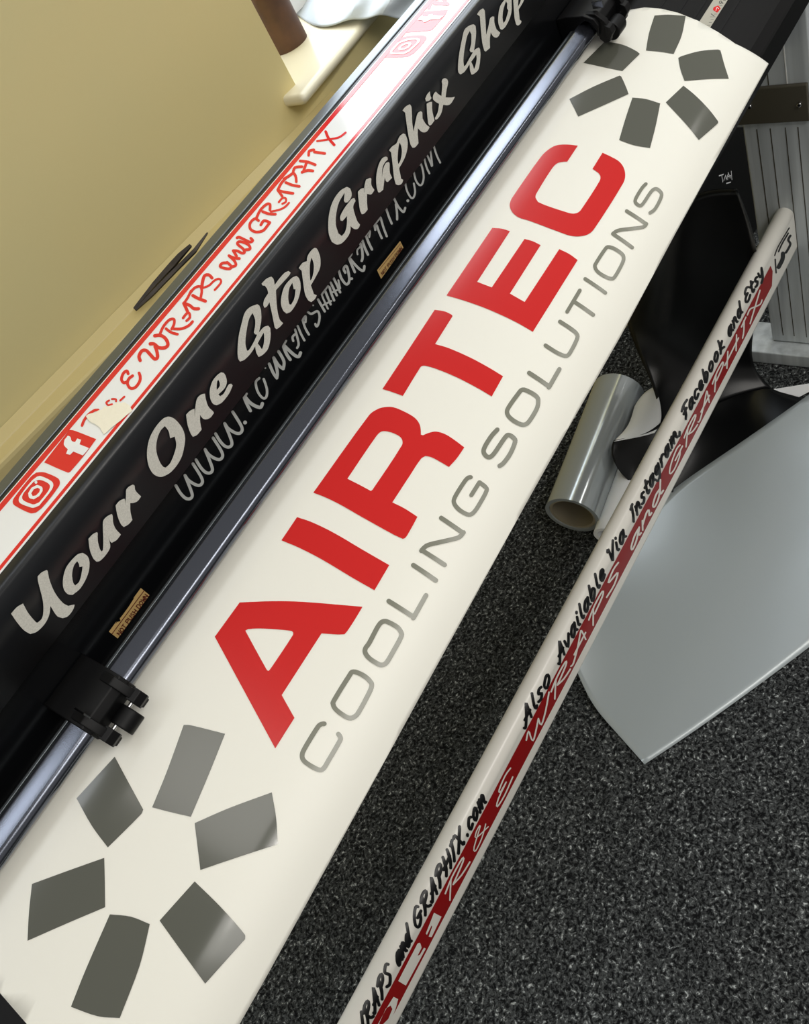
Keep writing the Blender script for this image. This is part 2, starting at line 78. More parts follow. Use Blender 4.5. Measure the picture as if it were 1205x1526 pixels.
    'url': ('panel', '''N58|1872,987 1869,1142 1864,1368 1858,1621 1855,1855 1853,2062 1852,2263 1853,2455 1855,2636 1860,2802 1868,2951 1876,3075 1886,3172 1898,3238 1910,3270 1923,3258 1935,3197 1944,3102 1952,2982 1959,2827 1968,2616 1981,2292 1995,1882 2009,1492 2019,1226 2019,1131 2015,1043 2007,995 1999,1005 1994,1069 1984,1335 1970,1723 1955,2127 1943,2444 1935,2644 1928,2781 1923,2865 1918,2917 1913,2944 1908,2947 1903,2934 1899,2909 1894,2865 1889,2796 1885,2706 1882,2601 1880,2469 1879,2308 1880,2129 1881,1944 1884,1729 1890,1485 1895,1261 1898,1105 1898,1009 1892,928 1884,891 1877,914
N58|1993,1093 1991,1195 1988,1345 1986,1532 1986,1734 1988,1952 1992,2187 1998,2418 2004,2620 2010,2791 2018,2943 2028,3075 2040,3179 2053,3238 2067,3253 2081,3224 2092,3153 2101,3051 2108,2923 2114,2759 2119,2540 2126,2209 2133,1794 2139,1400 2143,1131 2142,1034 2136,954 2128,922 2120,949 2116,1025 2112,1294 2106,1685 2099,2093 2093,2410 2087,2608 2083,2741 2078,2823 2074,2878 2068,2914 2061,2928 2055,2921 2050,2900 2045,2860 2040,2785 2034,2677 2029,2544 2024,2370 2019,2161 2015,1948 2013,1765 2013,1606 2015,1448 2018,1305 2019,1201 2018,1105 2013,1025 2005,992 1997,1018
N59|2161,1015 2158,1173 2153,1402 2149,1659 2145,1896 2144,2106 2144,2310 2145,2505 2148,2688 2154,2858 2162,3008 2171,3135 2182,3233 2194,3300 2207,3332 2220,3321 2232,3259 2241,3162 2249,3041 2256,2883 2264,2669 2276,2340 2290,1924 2304,1529 2313,1258 2313,1162 2308,1072 2300,1024 2291,1034 2286,1099 2277,1369 2264,1762 2250,2173 2238,2494 2230,2697 2224,2836 2218,2922 2213,2974 2208,3001 2203,3005 2198,2992 2194,2966 2189,2922 2184,2851 2179,2760 2175,2653 2173,2520 2172,2356 2172,2174 2173,1986 2176,1768 2180,1521 2185,1294 2188,1135 2187,1038 2182,955 2173,918 2166,941
N59|2286,1124 2284,1227 2282,1379 2280,1568 2280,1774 2283,1995 2288,2233 2294,2468 2301,2673 2308,2846 2317,3001 2327,3135 2340,3240 2354,3301 2368,3315 2382,3287 2394,3214 2403,3111 2409,2981 2415,2815 2420,2593 2426,2256 2432,1835 2437,1435 2441,1162 2439,1064 2433,982 2424,949 2416,977 2412,1055 2409,1327 2404,1724 2398,2138 2392,2460 2387,2661 2383,2796 2378,2880 2374,2935 2368,2972 2361,2985 2354,2979 2349,2957 2344,2916 2339,2840 2333,2731 2327,2596 2321,2420 2315,2207 2310,1990 2308,1805 2308,1644 2309,1483 2312,1339 2313,1233 2312,1135 2306,1054 2297,1020 2290,1047
N60|2455,981 2452,1140 2448,1373 2444,1633 2441,1874 2441,2087 2441,2293 2443,2491 2447,2677 2453,2849 2461,3001 2471,3130 2483,3230 2495,3297 2508,3330 2522,3318 2534,3255 2543,3158 2551,3034 2558,2874 2566,2657 2577,2324 2591,1902 2603,1501 2612,1227 2611,1129 2606,1039 2598,989 2589,1000 2584,1066 2575,1339 2563,1738 2550,2154 2538,2480 2531,2686 2524,2827 2519,2914 2514,2967 2509,2994 2504,2998 2499,2985 2494,2958 2489,2914 2483,2842 2478,2750 2474,2641 2471,2506 2470,2341 2469,2156 2470,1965 2472,1744 2476,1494 2480,1263 2483,1102 2482,1004 2476,920 2467,883 2459,906
N60|2583,1091 2582,1195 2580,1350 2578,1541 2579,1750 2583,1974 2589,2215 2596,2453 2603,2661 2612,2837 2621,2994 2632,3130 2645,3237 2660,3298 2674,3313 2689,3284 2701,3210 2709,3105 2716,2974 2721,2805 2726,2580 2731,2239 2736,1811 2740,1406 2743,1129 2741,1030 2734,947 2725,914 2717,942 2714,1021 2711,1297 2706,1699 2701,2119 2696,2446 2692,2650 2688,2786 2684,2871 2679,2927 2673,2964 2666,2978 2659,2971 2654,2950 2649,2908 2643,2831 2636,2720 2630,2583 2623,2405 2617,2189 2611,1969 2608,1782 2607,1618 2609,1455 2611,1308 2612,1202 2610,1102 2604,1020 2595,986 2587,1013
N61|2772,3014 2762,3057 2750,3018 2740,2911 2737,2777 2742,2668 2752,2624 2764,2663 2773,2770 2776,2904
N62|2888,1063 2884,1196 2879,1390 2873,1605 2868,1805 2864,1995 2861,2186 2858,2353 2856,2469 2858,2575 2865,2667 2874,2710 2883,2688 2887,2608 2889,2491 2892,2326 2895,2140 2898,1959 2903,1767 2909,1555 2914,1362 2918,1228 2917,1126 2911,1032 2902,981 2893,993
N63|2899,1117 2898,1260 2898,1471 2899,1714 2901,1954 2906,2183 2913,2410 2921,2624 2929,2811 2937,2976 2946,3129 2957,3267 2973,3385 2990,3412 3004,3372 3014,3322 3020,3292 3027,3219 3027,3106 3021,2996 3010,2931 3000,2936 2994,2967 2985,3010 2979,3033 2978,3036 2977,3024 2972,2959 2966,2852 2959,2719 2952,2556 2945,2366 2939,2168 2935,1981 2932,1781 2932,1559 2932,1354 2932,1209 2929,1097 2921,1010 2910,982 2902,1023
N64|2907,1260 2952,1199 2957,1170 2959,1107 2956,1037 2951,985 2944,971 2899,1031 2894,1061 2892,1123 2895,1193 2900,1246
N65|3142,1012 3133,988 3119,948 3102,924 3085,961 3072,1071 3061,1219 3052,1387 3044,1555 3038,1730 3034,1917 3031,2105 3030,2285 3031,2463 3033,2643 3038,2813 3046,2967 3058,3085 3072,3142 3086,3148 3099,3111 3112,3037 3125,2929 3138,2788 3150,2615 3160,2382 3171,2103 3179,1843 3185,1665 3185,1583 3180,1504 3173,1457 3165,1461 3161,1514 3155,1692 3146,1948 3136,2216 3127,2427 3116,2575 3105,2697 3094,2789 3084,2846 3076,2869 3070,2867 3066,2852 3064,2834 3061,2775 3058,2657 3056,2511 3055,2361 3056,2206 3059,2037 3063,1869 3068,1714 3075,1561 3083,1409 3092,1284 3100,1212 3109,1195 3120,1213 3133,1250 3142,1275 3150,1270 3154,1216 3154,1135 3149,1057
N66|3261,1086 3257,1106 3251,1089 3247,1041 3245,981 3247,931 3251,911 3257,928 3262,976 3263,1036
N67|3296,982 3292,1158 3286,1413 3280,1693 3275,1941 3273,2156 3273,2355 3273,2519 3273,2632 3276,2737 3284,2821 3294,2850 3302,2814 3305,2726 3305,2612 3304,2453 3305,2271 3306,2081 3311,1849 3317,1575 3323,1320 3327,1144 3326,1043 3320,950 3310,900 3301,913
N67|3300,2830 3308,2772 3321,2688 3335,2557 3350,2366 3364,2076 3379,1713 3393,1369 3402,1134 3403,1036 3397,938 3388,877 3378,877 3372,936 3363,1171 3350,1511 3335,1863 3321,2130 3310,2286 3297,2393 3286,2469 3278,2529 3273,2604 3275,2709 3281,2802 3291,2848
N67|3372,975 3370,1149 3368,1403 3366,1684 3367,1939 3370,2164 3376,2369 3382,2533 3385,2643 3392,2742 3401,2799 3411,2792 3416,2725 3416,2622 3412,2509 3406,2356 3402,2185 3399,2011 3398,1790 3400,1522 3402,1270 3403,1095 3401,992 3393,906 3384,869 3375,895
N67|3411,2788 3422,2723 3438,2630 3455,2490 3469,2286 3476,1993 3480,1647 3482,1325 3483,1106 3481,1003 3473,917 3464,879 3455,906 3451,985 3450,1204 3448,1519 3444,1841 3438,2076 3429,2217 3415,2327 3400,2412 3390,2478 3385,2551 3386,2655 3393,2750 3402,2801
N68|3523,1055 3519,1198 3514,1406 3508,1639 3504,1858 3502,2067 3502,2272 3502,2447 3502,2568 3505,2680 3514,2771 3525,2805 3533,2769 3536,2676 3536,2554 3536,2384 3536,2194 3538,2013 3542,1815 3547,1590 3553,1384 3557,1239 3556,1132 3549,1031 3539,974 3529,983
N68|3536,1140 3538,1276 3542,1473 3545,1697 3549,1913 3553,2120 3558,2337 3563,2550 3569,2743 3575,2912 3583,3072 3593,3226 3610,3367 3629,3400 3644,3362 3656,3313 3664,3284 3670,3217 3670,3108 3663,2999 3653,2931 3643,2931 3635,2961 3625,3005 3616,3030 3615,3034 3616,3035 3612,2974 3607,2862 3601,2724 3596,2561 3592,2366 3587,2156 3583,1952 3579,1743 3575,1523 3572,1327 3570,1190 3565,1082 3556,1006 3545,990 3538,1042
N69|3543,1185 3603,1100 3608,1071 3609,1012 3606,946 3601,897 3594,884 3534,970 3530,999 3528,1057 3531,1124 3537,1173
N70|3673,1714 3676,1640 3679,1537 3684,1450 3688,1412 3695,1411 3707,1437 3721,1476 3731,1503 3738,1499 3742,1449 3742,1371 3737,1296 3729,1252 3720,1226 3705,1185 3689,1153 3673,1164 3662,1254 3656,1375 3652,1487 3649,1559 3649,1635 3654,1712 3661,1760 3668,1761
N70|3734,951 3730,1081 3723,1268 3716,1474 3708,1659 3701,1828 3693,1996 3686,2141 3678,2242 3671,2291 3663,2312 3654,2319 3648,2326 3642,2359 3640,2430 3643,2511 3650,2572 3658,2589 3664,2582 3674,2573 3687,2539 3699,2458 3708,2329 3717,2170 3725,1995 3732,1821 3740,1630 3747,1420 3754,1231 3758,1101 3758,1024 3754,949 3746,902 3739,903
N70|3780,954 3777,1097 3772,1303 3766,1535 3762,1756 3759,1976 3757,2204 3755,2407 3753,2548 3755,2630 3761,2701 3769,2735 3776,2718 3779,2656 3780,2515 3782,2313 3784,2089 3787,1878 3791,1665 3796,1436 3801,1230 3805,1087 3804,1009 3799,935 3791,895 3784,902
N70|3860,987 3856,1129 3849,1334 3841,1566 3836,1788 3833,2006 3831,2230 3831,2425 3830,2561 3833,2643 3839,2713 3847,2743 3854,2722 3856,2658 3857,2522 3857,2329 3859,2116 3861,1916 3866,1710 3873,1484 3880,1280 3885,1137 3885,1061 3880,985 3872,938 3865,939
N70|3878,1191 3890,1174 3907,1147 3921,1133 3914,1037 3910,1008 3900,1123 3887,1246 3878,1331 3875,1396 3878,1477 3884,1543 3892,1571 3899,1548 3907,1462 3921,1336 3933,1204 3937,1012 3913,873 3896,888 3878,916 3867,933 3861,968 3860,1039 3864,1118 3871,1177
N70|3960,1000 3963,1078 3967,1201 3976,1357 3990,1517 4010,1628 4033,1709 4051,1781 4058,1826 4059,1859 4058,1956 4054,2077 4048,2191 4039,2299 4026,2410 4012,2509 3999,2582 3988,2627 3978,2653 3970,2658 3972,2680 3977,2749 3978,2689 3980,2601 3982,2536 3981,2455 3975,2379 3967,2337 3960,2345 3956,2400 3954,2463 3952,2562 3951,2685 3961,2870 3978,2927 3990,2920 4003,2888 4017,2833 4031,2752 4046,2645 4061,2522 4072,2390 4079,2247 4084,2087 4085,1909 4076,1699 4056,1552 4033,1464 4013,1390 4001,1326 3995,1263 3991,1169 3987,1063 3983,982 3978,907 3970,865 3963,870 3959,922
N71|4071,1063 4066,1084 4060,1066 4054,1017 4052,955 4054,904 4058,883 4065,901 4070,950 4072,1012
N72|4131,941 4123,2400 4126,2487 4132,2561 4141,2596 4148,2577 4151,2512 4158,1048 4156,964 4149,891 4141,859 4133,877
N72|4251,1035 4225,2438 4226,2523 4232,2603 4241,2647 4248,2639 4252,2581 4279,1173 4277,1090 4271,1012 4263,970 4255,978
N72|4318,1086 4314,1218 4308,1409 4301,1622 4296,1820 4292,2008 4289,2198 4286,2365 4284,2481 4285,2566 4292,2646 4300,2690 4308,2680 4312,2621 4314,2505 4317,2339 4320,2153 4324,1972 4329,1781 4335,1570 4341,1379 4345,1247 4344,1165 4339,1084 4330,1035 4322,1036
N72|4357,923 4342,2382 4344,2468 4350,2546 4359,2586 4367,2573 4370,2511 4385,1047 4383,963 4377,887 4368,849 4360,863
N72|4413,897 4412,1035 4411,1232 4409,1455 4407,1667 4404,1883 4400,2117 4397,2328 4394,2475 4396,2561 4402,2641 4411,2686 4419,2677 4423,2618 4425,2470 4429,2258 4432,2021 4435,1798 4438,1579 4439,1353 4441,1154 4442,1016 4440,931 4433,856 4424,819 4417,835
N73|4198,949 4196,1067 4192,1236 4189,1433 4185,1636 4182,1863 4179,2119 4176,2354 4174,2517 4176,2583 4181,2644 4188,2675 4193,2664 4196,2616 4198,2453 4201,2218 4204,1963 4207,1738 4210,1539 4214,1343 4217,1175 4219,1056 4218,992 4213,932 4207,899 4201,905
N73|4218,1116 4328,1082 4333,1060 4335,1005 4332,939 4326,887 4320,868 4210,903 4205,926 4203,980 4206,1046 4211,1098
N73|4453,1456 4422,2190 4422,2253 4426,2319 4433,2363 4440,2368 4444,2332 4474,1596 4474,1534 4470,1468 4463,1425 4457,1421
N73|4161,1972 4265,2434 4271,2444 4276,2412 4276,2352 4273,2285 4267,2238 4163,1778 4156,1769 4152,1800 4151,1860 4155,1925
N73|4331,1945 4420,2332 4427,2342 4431,2310 4431,2249 4428,2182 4421,2135 4333,1750 4327,1741 4322,1772 4322,1832 4325,1898
N74|4512,842 4508,971 4501,1158 4495,1377 4491,1597 4491,1823 4493,2061 4497,2286 4503,2478 4513,2643 4528,2768 4543,2824 4556,2831 4568,2808 4580,2754 4593,2663 4604,2529 4616,2328 4629,2073 4639,1818 4647,1613 4650,1465 4649,1333 4643,1196 4630,1071 4615,1019 4601,1012 4586,1034 4574,1100 4569,1224 4567,1366 4567,1493 4567,1576 4570,1667 4578,1746 4587,1782 4595,1761 4598,1692 4598,1607 4598,1489 4599,1386 4601,1338 4605,1319 4614,1306 4622,1310 4623,1313 4619,1277 4619,1269 4619,1324 4617,1437 4610,1627 4599,1873 4587,2118 4576,2301 4567,2410 4558,2479 4549,2515 4542,2529 4537,2527 4534,2521 4534,2516 4531,2470 4527,2337 4524,2140 4522,1925 4522,1729 4525,1538 4531,1333 4537,1149 4542,1019 4541,933 4535,847 4526,792 4517,790
N74|4580,2569 4609,2787 4619,2830 4627,2816 4631,2750 4628,2658 4621,2574 4592,2357 4583,2314 4574,2328 4571,2394 4573,2486
N74|4693,959 4690,1088 4687,1275 4684,1484 4681,1684 4678,1884 4675,2095 4673,2283 4671,2415 4673,2507 4680,2592 4690,2638 4698,2627 4702,2563 4704,2431 4706,2242 4709,2032 4712,1834 4715,1637 4718,1427 4721,1241 4723,1111 4722,1022 4715,938 4705,891 4697,899
N74|4700,984 4703,1145 4707,1376 4712,1638 4717,1887 4723,2123 4730,2366 4737,2598 4744,2800 4752,2971 4762,3125 4774,3265 4794,3370 4810,3346 4823,3263 4833,3174 4839,3117 4842,3045 4839,2951 4831,2869 4821,2832 4813,2854 4806,2911 4797,2994 4788,3055 4786,3066 4789,3075 4786,3033 4780,2934 4773,2799 4767,2623 4760,2407 4754,2172 4748,1942 4743,1702 4738,1445 4734,1214 4731,1053 4726,962 4718,893 4708,872 4702,907
N74|4904,879 4901,997 4896,1165 4891,1348 4884,1510 4876,1660 4865,1812 4855,1950 4846,2055 4838,2117 4831,2153 4824,2175 4819,2195 4814,2249 4815,2337 4821,2427 4831,2484 4840,2486 4845,2467 4853,2440 4863,2390 4873,2308 4883,2190 4894,2044 4905,1882 4914,1717 4922,1536 4928,1343 4932,1171 4935,1053 4934,966 4928,878 4918,825 4909,825
N74|4944,853 4941,980 4936,1163 4932,1374 4928,1583 4925,1804 4923,2042 4922,2256 4921,2404 4923,2498 4931,2582 4941,2626 4949,2613 4953,2546 4954,2397 4955,2183 4957,1950 4959,1739 4963,1540 4968,1334 4972,1152 4976,1024 4974,935 4968,848 4958,796 4949,798
N74|5013,867 5010,1001 5007,1196 5003,1416 5000,1630 4999,1846 4998,2074 4997,2278 4997,2419 5000,2513 5007,2597 5018,2639 5026,2623 5029,2554 5030,2412 5030,2209 5031,1985 5033,1778 5035,1573 5039,1356 5042,1162 5045,1027 5043,937 5036,851 5026,802 5017,808
N75|4714,1084 4771,1016 4775,990 4776,935 4772,873 4766,827 4760,815 4703,883 4699,909 4698,963 4701,1025 4707,1071
N75|4834,1547 4837,1479 4841,1383 4847,1296 4853,1246 4862,1234 4875,1243 4889,1262 4899,1275 4905,1263 4907,1217 4905,1155 4900,1099 4893,1072 4883,1060 4869,1040 4852,1030 4838,1054 4828,1134 4821,1240 4817,1341 4814,1408 4813,1465 4817,1527 4824,1570 4830,1578
N75|5038,1037 5053,1022 5074,997 5093,986 5090,925 5086,915 5073,1038 5058,1167 5048,1256 5046,1305 5048,1368 5054,1423 5061,1447 5066,1432 5076,1343 5092,1212 5105,1076 5109,893 5085,782 5063,793 5041,818 5027,834 5022,859 5022,913 5025,976 5031,1024
N76|5173,900 5155,1294 5155,1369 5160,1450 5169,1507 5177,1518 5182,1478 5201,1082 5201,1007 5196,927 5187,871 5179,861
N76|5191,1062 5305,1086 5311,1062 5313,997 5310,914 5302,846 5293,819 5179,796 5172,820 5171,885 5174,967 5182,1035
N76|5198,1128 5195,1274 5191,1486 5187,1718 5183,1926 5182,2111 5180,2291 5180,2443 5179,2549 5182,2633 5189,2709 5198,2748 5206,2735 5209,2675 5209,2568 5210,2417 5211,2243 5213,2067 5216,1865 5220,1635 5224,1424 5227,1277 5226,1198 5219,1120 5210,1074 5202,1077
N76|5289,909 5284,1093 5277,1359 5269,1656 5263,1933 5258,2200 5254,2474 5251,2716 5248,2885 5250,2968 5257,3047 5266,3092 5274,3086 5278,3031 5280,2861 5283,2620 5287,2348 5292,2087 5298,1814 5306,1519 5313,1253 5317,1068 5316,989 5310,910 5301,861 5293,861
N76|5408,792 5405,939 5400,1152 5396,1392 5392,1620 5389,1846 5387,2083 5386,2293 5384,2439 5387,2523 5394,2600 5403,2643 5411,2633 5414,2575 5416,2428 5417,2218 5419,1984 5421,1764 5425,1542 5430,1305 5434,1092 5437,944 5436,865 5429,787 5420,740 5412,742
N76|5013,778 5011,905 5008,1086 5005,1298 5002,1514 5000,1751 5000,2013 4999,2252 4999,2418 5001,2502 5008,2575 5017,2612 5024,2597 5027,2536 5028,2370 5028,2131 5029,1871 5030,1641 5033,1434 5036,1226 5039,1045 5041,918 5040,839 5034,764 5025,721 5017,726
N76|5032,991 5048,994 5071,996 5092,1008 5092,974 5086,882 5076,971 5062,1068 5053,1136 5050,1196 5053,1278 5060,1350 5069,1384 5076,1369 5085,1301 5099,1200 5111,1087 5109,848 5084,746 5060,732 5037,730 5021,727 5014,751 5012,816 5016,898 5023,964
N76|5564,787 5563,941 5562,1164 5561,1414 5562,1645 5565,1853 5569,2054 5574,2240 5579,2400 5584,2540 5589,2675 5597,2818 5617,2958 5635,2958 5649,2901 5662,2836 5670,2795 5674,2740 5672,2656 5664,2575 5655,2529 5647,2535 5638,2577 5627,2639 5616,2684 5613,2692 5619,2726 5617,2686 5613,2583 5609,2450 5604,2297 5599,2124 5595,1938 5593,1750 5592,1534 5592,1292 5593,1070 5594,915 5591,833 5584,758 5575,719 5567,730
N76|5549,1402 5543,1536 5534,1728 5524,1935 5514,2113 5504,2264 5493,2409 5483,2533 5476,2621 5474,2691 5479,2777 5487,2846 5496,2871 5503,2842 5510,2754 5520,2628 5531,2478 5542,2318 5552,2131 5563,1920 5572,1726 5578,1593 5578,1517 5572,1434 5564,1375 5555,1363
N77|5793,749 5788,884 5780,1078 5773,1303 5769,1527 5768,1757 5770,2002 5773,2234 5778,2427 5786,2586 5799,2724 5815,2809 5831,2830 5846,2808 5862,2750 5878,2659 5892,2535 5903,2354 5913,2129 5920,1917 5926,1772 5925,1704 5920,1631 5911,1582 5903,1574 5899,1612 5894,1756 5886,1965 5877,2179 5867,2339 5855,2443 5842,2521 5828,2570 5817,2586 5812,2579 5810,2572 5808,2547 5804,2466 5800,2309 5797,2096 5795,1865 5796,1654 5800,1448 5807,1232 5814,1040 5819,904 5818,837 5813,766 5805,718 5797,712
N77|5968,749 5963,887 5956,1088 5949,1316 5945,1532 5945,1738 5947,1946 5952,2143 5960,2317 5972,2472 5988,2595 6006,2666 6023,2679 6040,2641 6057,2563 6074,2454 6089,2321 6100,2154 6110,1958 6118,1754 6124,1564 6129,1377 6132,1186 6134,1014 6132,864 6114,685 6098,671 6089,692 6084,703 6079,738 6079,805 6085,877 6093,928 6101,938 6107,926 6114,908 6114,896 6105,815 6106,896 6104,1051 6101,1231 6096,1410 6090,1593 6083,1788 6074,1972 6063,2121 6051,2239 6035,2337 6020,2405 6008,2434 5999,2428 5993,2406 5988,2370 5984,2308 5979,2192 5975,2027 5972,1841 5972,1659 5976,1462 5982,1243 5989,1044 5994,904 5994,837 5988,765 5980,717 5972,711
N77|6183,766 6179,923 6172,1152 6166,1406 6162,1643 6160,1867 6160,2092 6161,2288 6162,2423 6165,2499 6172,2567 6181,2602 6188,2590 6190,2536 6190,2399 6189,2206 6188,1989 6190,1778 6194,1553 6200,1302 6206,1074 6210,916 6209,847 6203,775 6195,729 6187,725
N77|6239,762 6240,884 6240,1060 6241,1257 6241,1439 6241,1616 6240,1803 6239,1969 6238,2085 6240,2159 6247,2229 6256,2269 6264,2263 6267,2214 6267,2097 6268,1929 6269,1740 6270,1557 6269,1370 6269,1171 6268,994 6267,871 6265,798 6257,731 6249,698 6242,709
N77|6309,754 6304,876 6296,1051 6288,1246 6280,1427 6271,1603 6261,1788 6252,1953 6246,2068 6246,2134 6251,2210 6260,2266 6268,2281 6273,2249 6280,2134 6289,1968 6298,1781 6307,1601 6316,1416 6324,1218 6331,1042 6336,920 6336,853 6330,780 6322,728 6313,718
N77|6382,731 6379,913 6375,1176 6371,1470 6368,1745 6368,2011 6369,2282 6371,2520 6372,2686 6375,2763 6383,2831 6392,2866 6399,2853 6401,2798 6400,2631 6398,2394 6397,2129 6397,1874 6399,1608 6404,1317 6408,1054 6411,871 6409,800 6402,729 6394,686 6386,687
N78|5385,881 5380,899 5374,884 5369,840 5366,785 5367,739 5371,721 5377,737 5383,780 5386,835
N79|5501,894 5496,916 5489,897 5482,844 5479,778 5480,723 5485,701 5492,720 5499,772 5502,839
N80|5932,901 5927,924 5919,905 5912,851 5908,784 5909,728 5915,705 5922,725 5929,778 5933,846
N81|5753,2540 5744,2577 5731,2544 5719,2452 5713,2337 5715,2243 5724,2205 5736,2239 5748,2330 5754,2445'''),
    'lab': ('panel', '''E82|606,4595 605,5761 1045,5742 1043,4547
E83|4944,4541 4937,5603 5395,5527 5396,4671
E84|9355,4742 9373,5296 9921,5185 9842,4574'''),
    'lab_dark': ('panel', '''E85|685,4641 780,4681 870,4667 970,4563 944,4601 934,4442 912,4446 894,4386 861,4439 841,4497 824,4412 777,4553 777,4430 738,4541 715,4540
E85|705,4635 745,4605 730,4886'''),
    'lab_red': ('panel', '''N86|606,4983 1044,4986 1045,4979 1046,4960 1046,4936 1045,4918 1043,4910 606,4909 604,4916 603,4935 603,4958 604,4976
N86|639,5741 638,5291 638,5268 636,5253 634,5254 633,5269 632,5293 633,5742 634,5766 635,5780 637,5780 639,5765
N86|633,5315 657,5762 658,5777 660,5777 662,5763 663,5739 662,5715 638,5269 636,5254 634,5253 633,5267 632,5291
N86|663,5738 661,5287 661,5264 659,5250 657,5250 656,5265 655,5289 656,5739 657,5763 659,5777 660,5777 662,5762
N86|683,5705 671,5571 669,5561 667,5567 666,5586 666,5611 667,5632 679,5766 680,5776 682,5770 684,5751 684,5726
N86|672,5601 671,5421 671,5397 669,5383 667,5383 666,5398 665,5422 666,5602 666,5626 668,5640 670,5640 671,5625
N86|670,5451 682,5315 683,5293 682,5268 681,5250 679,5245 677,5255 666,5392 665,5413 665,5438 667,5457 669,5462
N86|677,5315 689,5449 691,5458 693,5453 694,5434 694,5409 693,5387 681,5254 680,5245 678,5250 677,5269 676,5294
N86|688,5419 689,5599 689,5623 691,5637 693,5637 695,5622 695,5598 695,5417 694,5393 692,5379 690,5380 689,5395
N86|690,5568 679,5705 678,5727 678,5752 679,5771 681,5776 683,5766 694,5628 695,5606 695,5581 693,5563 692,5558
N86|717,5730 715,5279 715,5255 713,5241 711,5241 710,5256 709,5280 711,5732 711,5756 713,5770 715,5770 716,5755
N86|701,5322 724,5318 726,5310 727,5290 727,5265 726,5245 724,5237 701,5241 699,5249 698,5269 698,5294 699,5315
N86|756,5725 754,5273 754,5249 752,5235 750,5235 748,5250 748,5274 750,5726 750,5750 752,5765 754,5764 755,5749
N86|751,5314 771,5311 772,5303 774,5283 773,5257 772,5237 770,5230 751,5233 749,5241 748,5261 748,5287 749,5307
N86|768,5288 772,5400 773,5418 775,5423 777,5412 778,5390 778,5365 773,5253 772,5235 770,5230 768,5241 767,5263
N86|772,5367 768,5480 768,5505 769,5527 771,5537 773,5531 774,5512 778,5399 778,5374 777,5352 775,5342 773,5348
N86|771,5456 752,5458 750,5466 749,5487 749,5512 750,5532 752,5540 771,5537 773,5529 774,5508 774,5483 773,5463
N86|781,5269 782,5631 783,5655 785,5669 787,5669 788,5654 789,5630 787,5268 787,5244 785,5230 783,5230 782,5245
N86|784,5666 796,5755 798,5760 800,5750 801,5728 800,5703 799,5684 787,5595 785,5590 783,5600 782,5622 783,5647
N86|799,5755 811,5662 812,5643 812,5618 811,5596 809,5586 807,5592 796,5685 795,5704 795,5729 796,5751 798,5761
N86|812,5626 811,5264 810,5240 808,5226 806,5226 805,5241 804,5265 806,5628 807,5652 808,5666 810,5666 812,5651
N86|842,5290 830,5224 828,5222 827,5234 826,5258 826,5282 828,5299 840,5365 842,5367 844,5354 844,5331 844,5306
N86|827,5230 817,5344 816,5366 816,5391 817,5410 819,5417 821,5408 831,5293 832,5272 832,5246 831,5227 829,5221
N86|817,5409 838,5610 840,5618 842,5610 843,5590 843,5565 842,5544 820,5343 819,5335 817,5343 816,5363 816,5388
N86|838,5550 829,5687 828,5711 828,5735 830,5753 832,5755 833,5743 843,5605 843,5582 843,5557 841,5540 839,5537
N86|832,5677 820,5611 818,5608 817,5621 816,5645 816,5669 818,5686 830,5753 832,5755 833,5742 834,5719 834,5694
N86|856,5711 854,5257 853,5233 851,5219 849,5219 848,5235 847,5259 850,5713 850,5737 852,5751 854,5751 855,5736
N86|880,5708 877,5253 877,5230 875,5215 873,5216 872,5231 871,5255 873,5710 874,5734 876,5748 878,5748 879,5733
N86|852,5525 875,5522 877,5514 878,5493 878,5468 877,5448 875,5440 851,5444 850,5452 849,5472 849,5498 850,5518
N86|907,5705 905,5249 904,5225 903,5211 901,5211 899,5226 899,5251 901,5706 902,5730 903,5745 905,5744 907,5729
N86|902,5291 918,5288 920,5280 921,5260 921,5234 919,5214 917,5207 902,5209 900,5217 899,5238 899,5263 900,5283
N86|915,5272 924,5408 925,5422 927,5421 929,5406 929,5381 929,5357 920,5222 918,5208 916,5209 915,5224 914,5249
N86|923,5383 924,5565 925,5590 926,5604 928,5604 930,5588 930,5564 929,5382 929,5358 927,5343 925,5344 923,5359
N86|924,5541 917,5679 917,5703 917,5727 919,5742 921,5742 923,5727 930,5589 930,5565 930,5541 928,5526 926,5526
N86|920,5662 904,5664 902,5672 901,5693 901,5718 902,5739 904,5746 920,5744 922,5736 923,5715 923,5690 922,5669
N86|952,5668 939,5532 937,5522 935,5528 934,5547 934,5573 935,5594 948,5730 950,5740 951,5734 953,5715 953,5690
N86|940,5563 939,5380 938,5356 937,5342 935,5342 933,5357 933,5382 934,5564 935,5588 936,5603 938,5602 940,5587
N86|938,5411 949,5273 950,5251 950,5226 949,5207 947,5202 945,5213 934,5351 933,5373 933,5398 935,5417 937,5422
N86|945,5274 958,5408 960,5418 962,5413 963,5393 963,5368 962,5346 949,5212 947,5202 945,5208 944,5227 944,5252
N86|957,5378 958,5561 958,5585 960,5599 962,5599 964,5584 964,5559 963,5377 962,5353 961,5338 959,5339 957,5354
N86|959,5530 947,5669 947,5691 947,5716 948,5735 950,5740 952,5729 963,5590 964,5568 964,5543 962,5524 960,5519
N86|966,5247 974,5703 975,5725 977,5736 979,5732 981,5713 981,5688 972,5232 971,5210 969,5199 967,5203 966,5222
N86|981,5707 987,5386 987,5360 985,5340 983,5333 982,5341 981,5362 974,5683 975,5709 976,5729 978,5737 980,5728
N86|981,5387 991,5706 992,5727 994,5734 996,5726 997,5705 996,5680 987,5361 985,5340 983,5333 982,5341 981,5362
N86|997,5699 1000,5241 1000,5216 998,5198 996,5194 994,5206 994,5229 990,5687 991,5712 992,5730 994,5734 996,5722
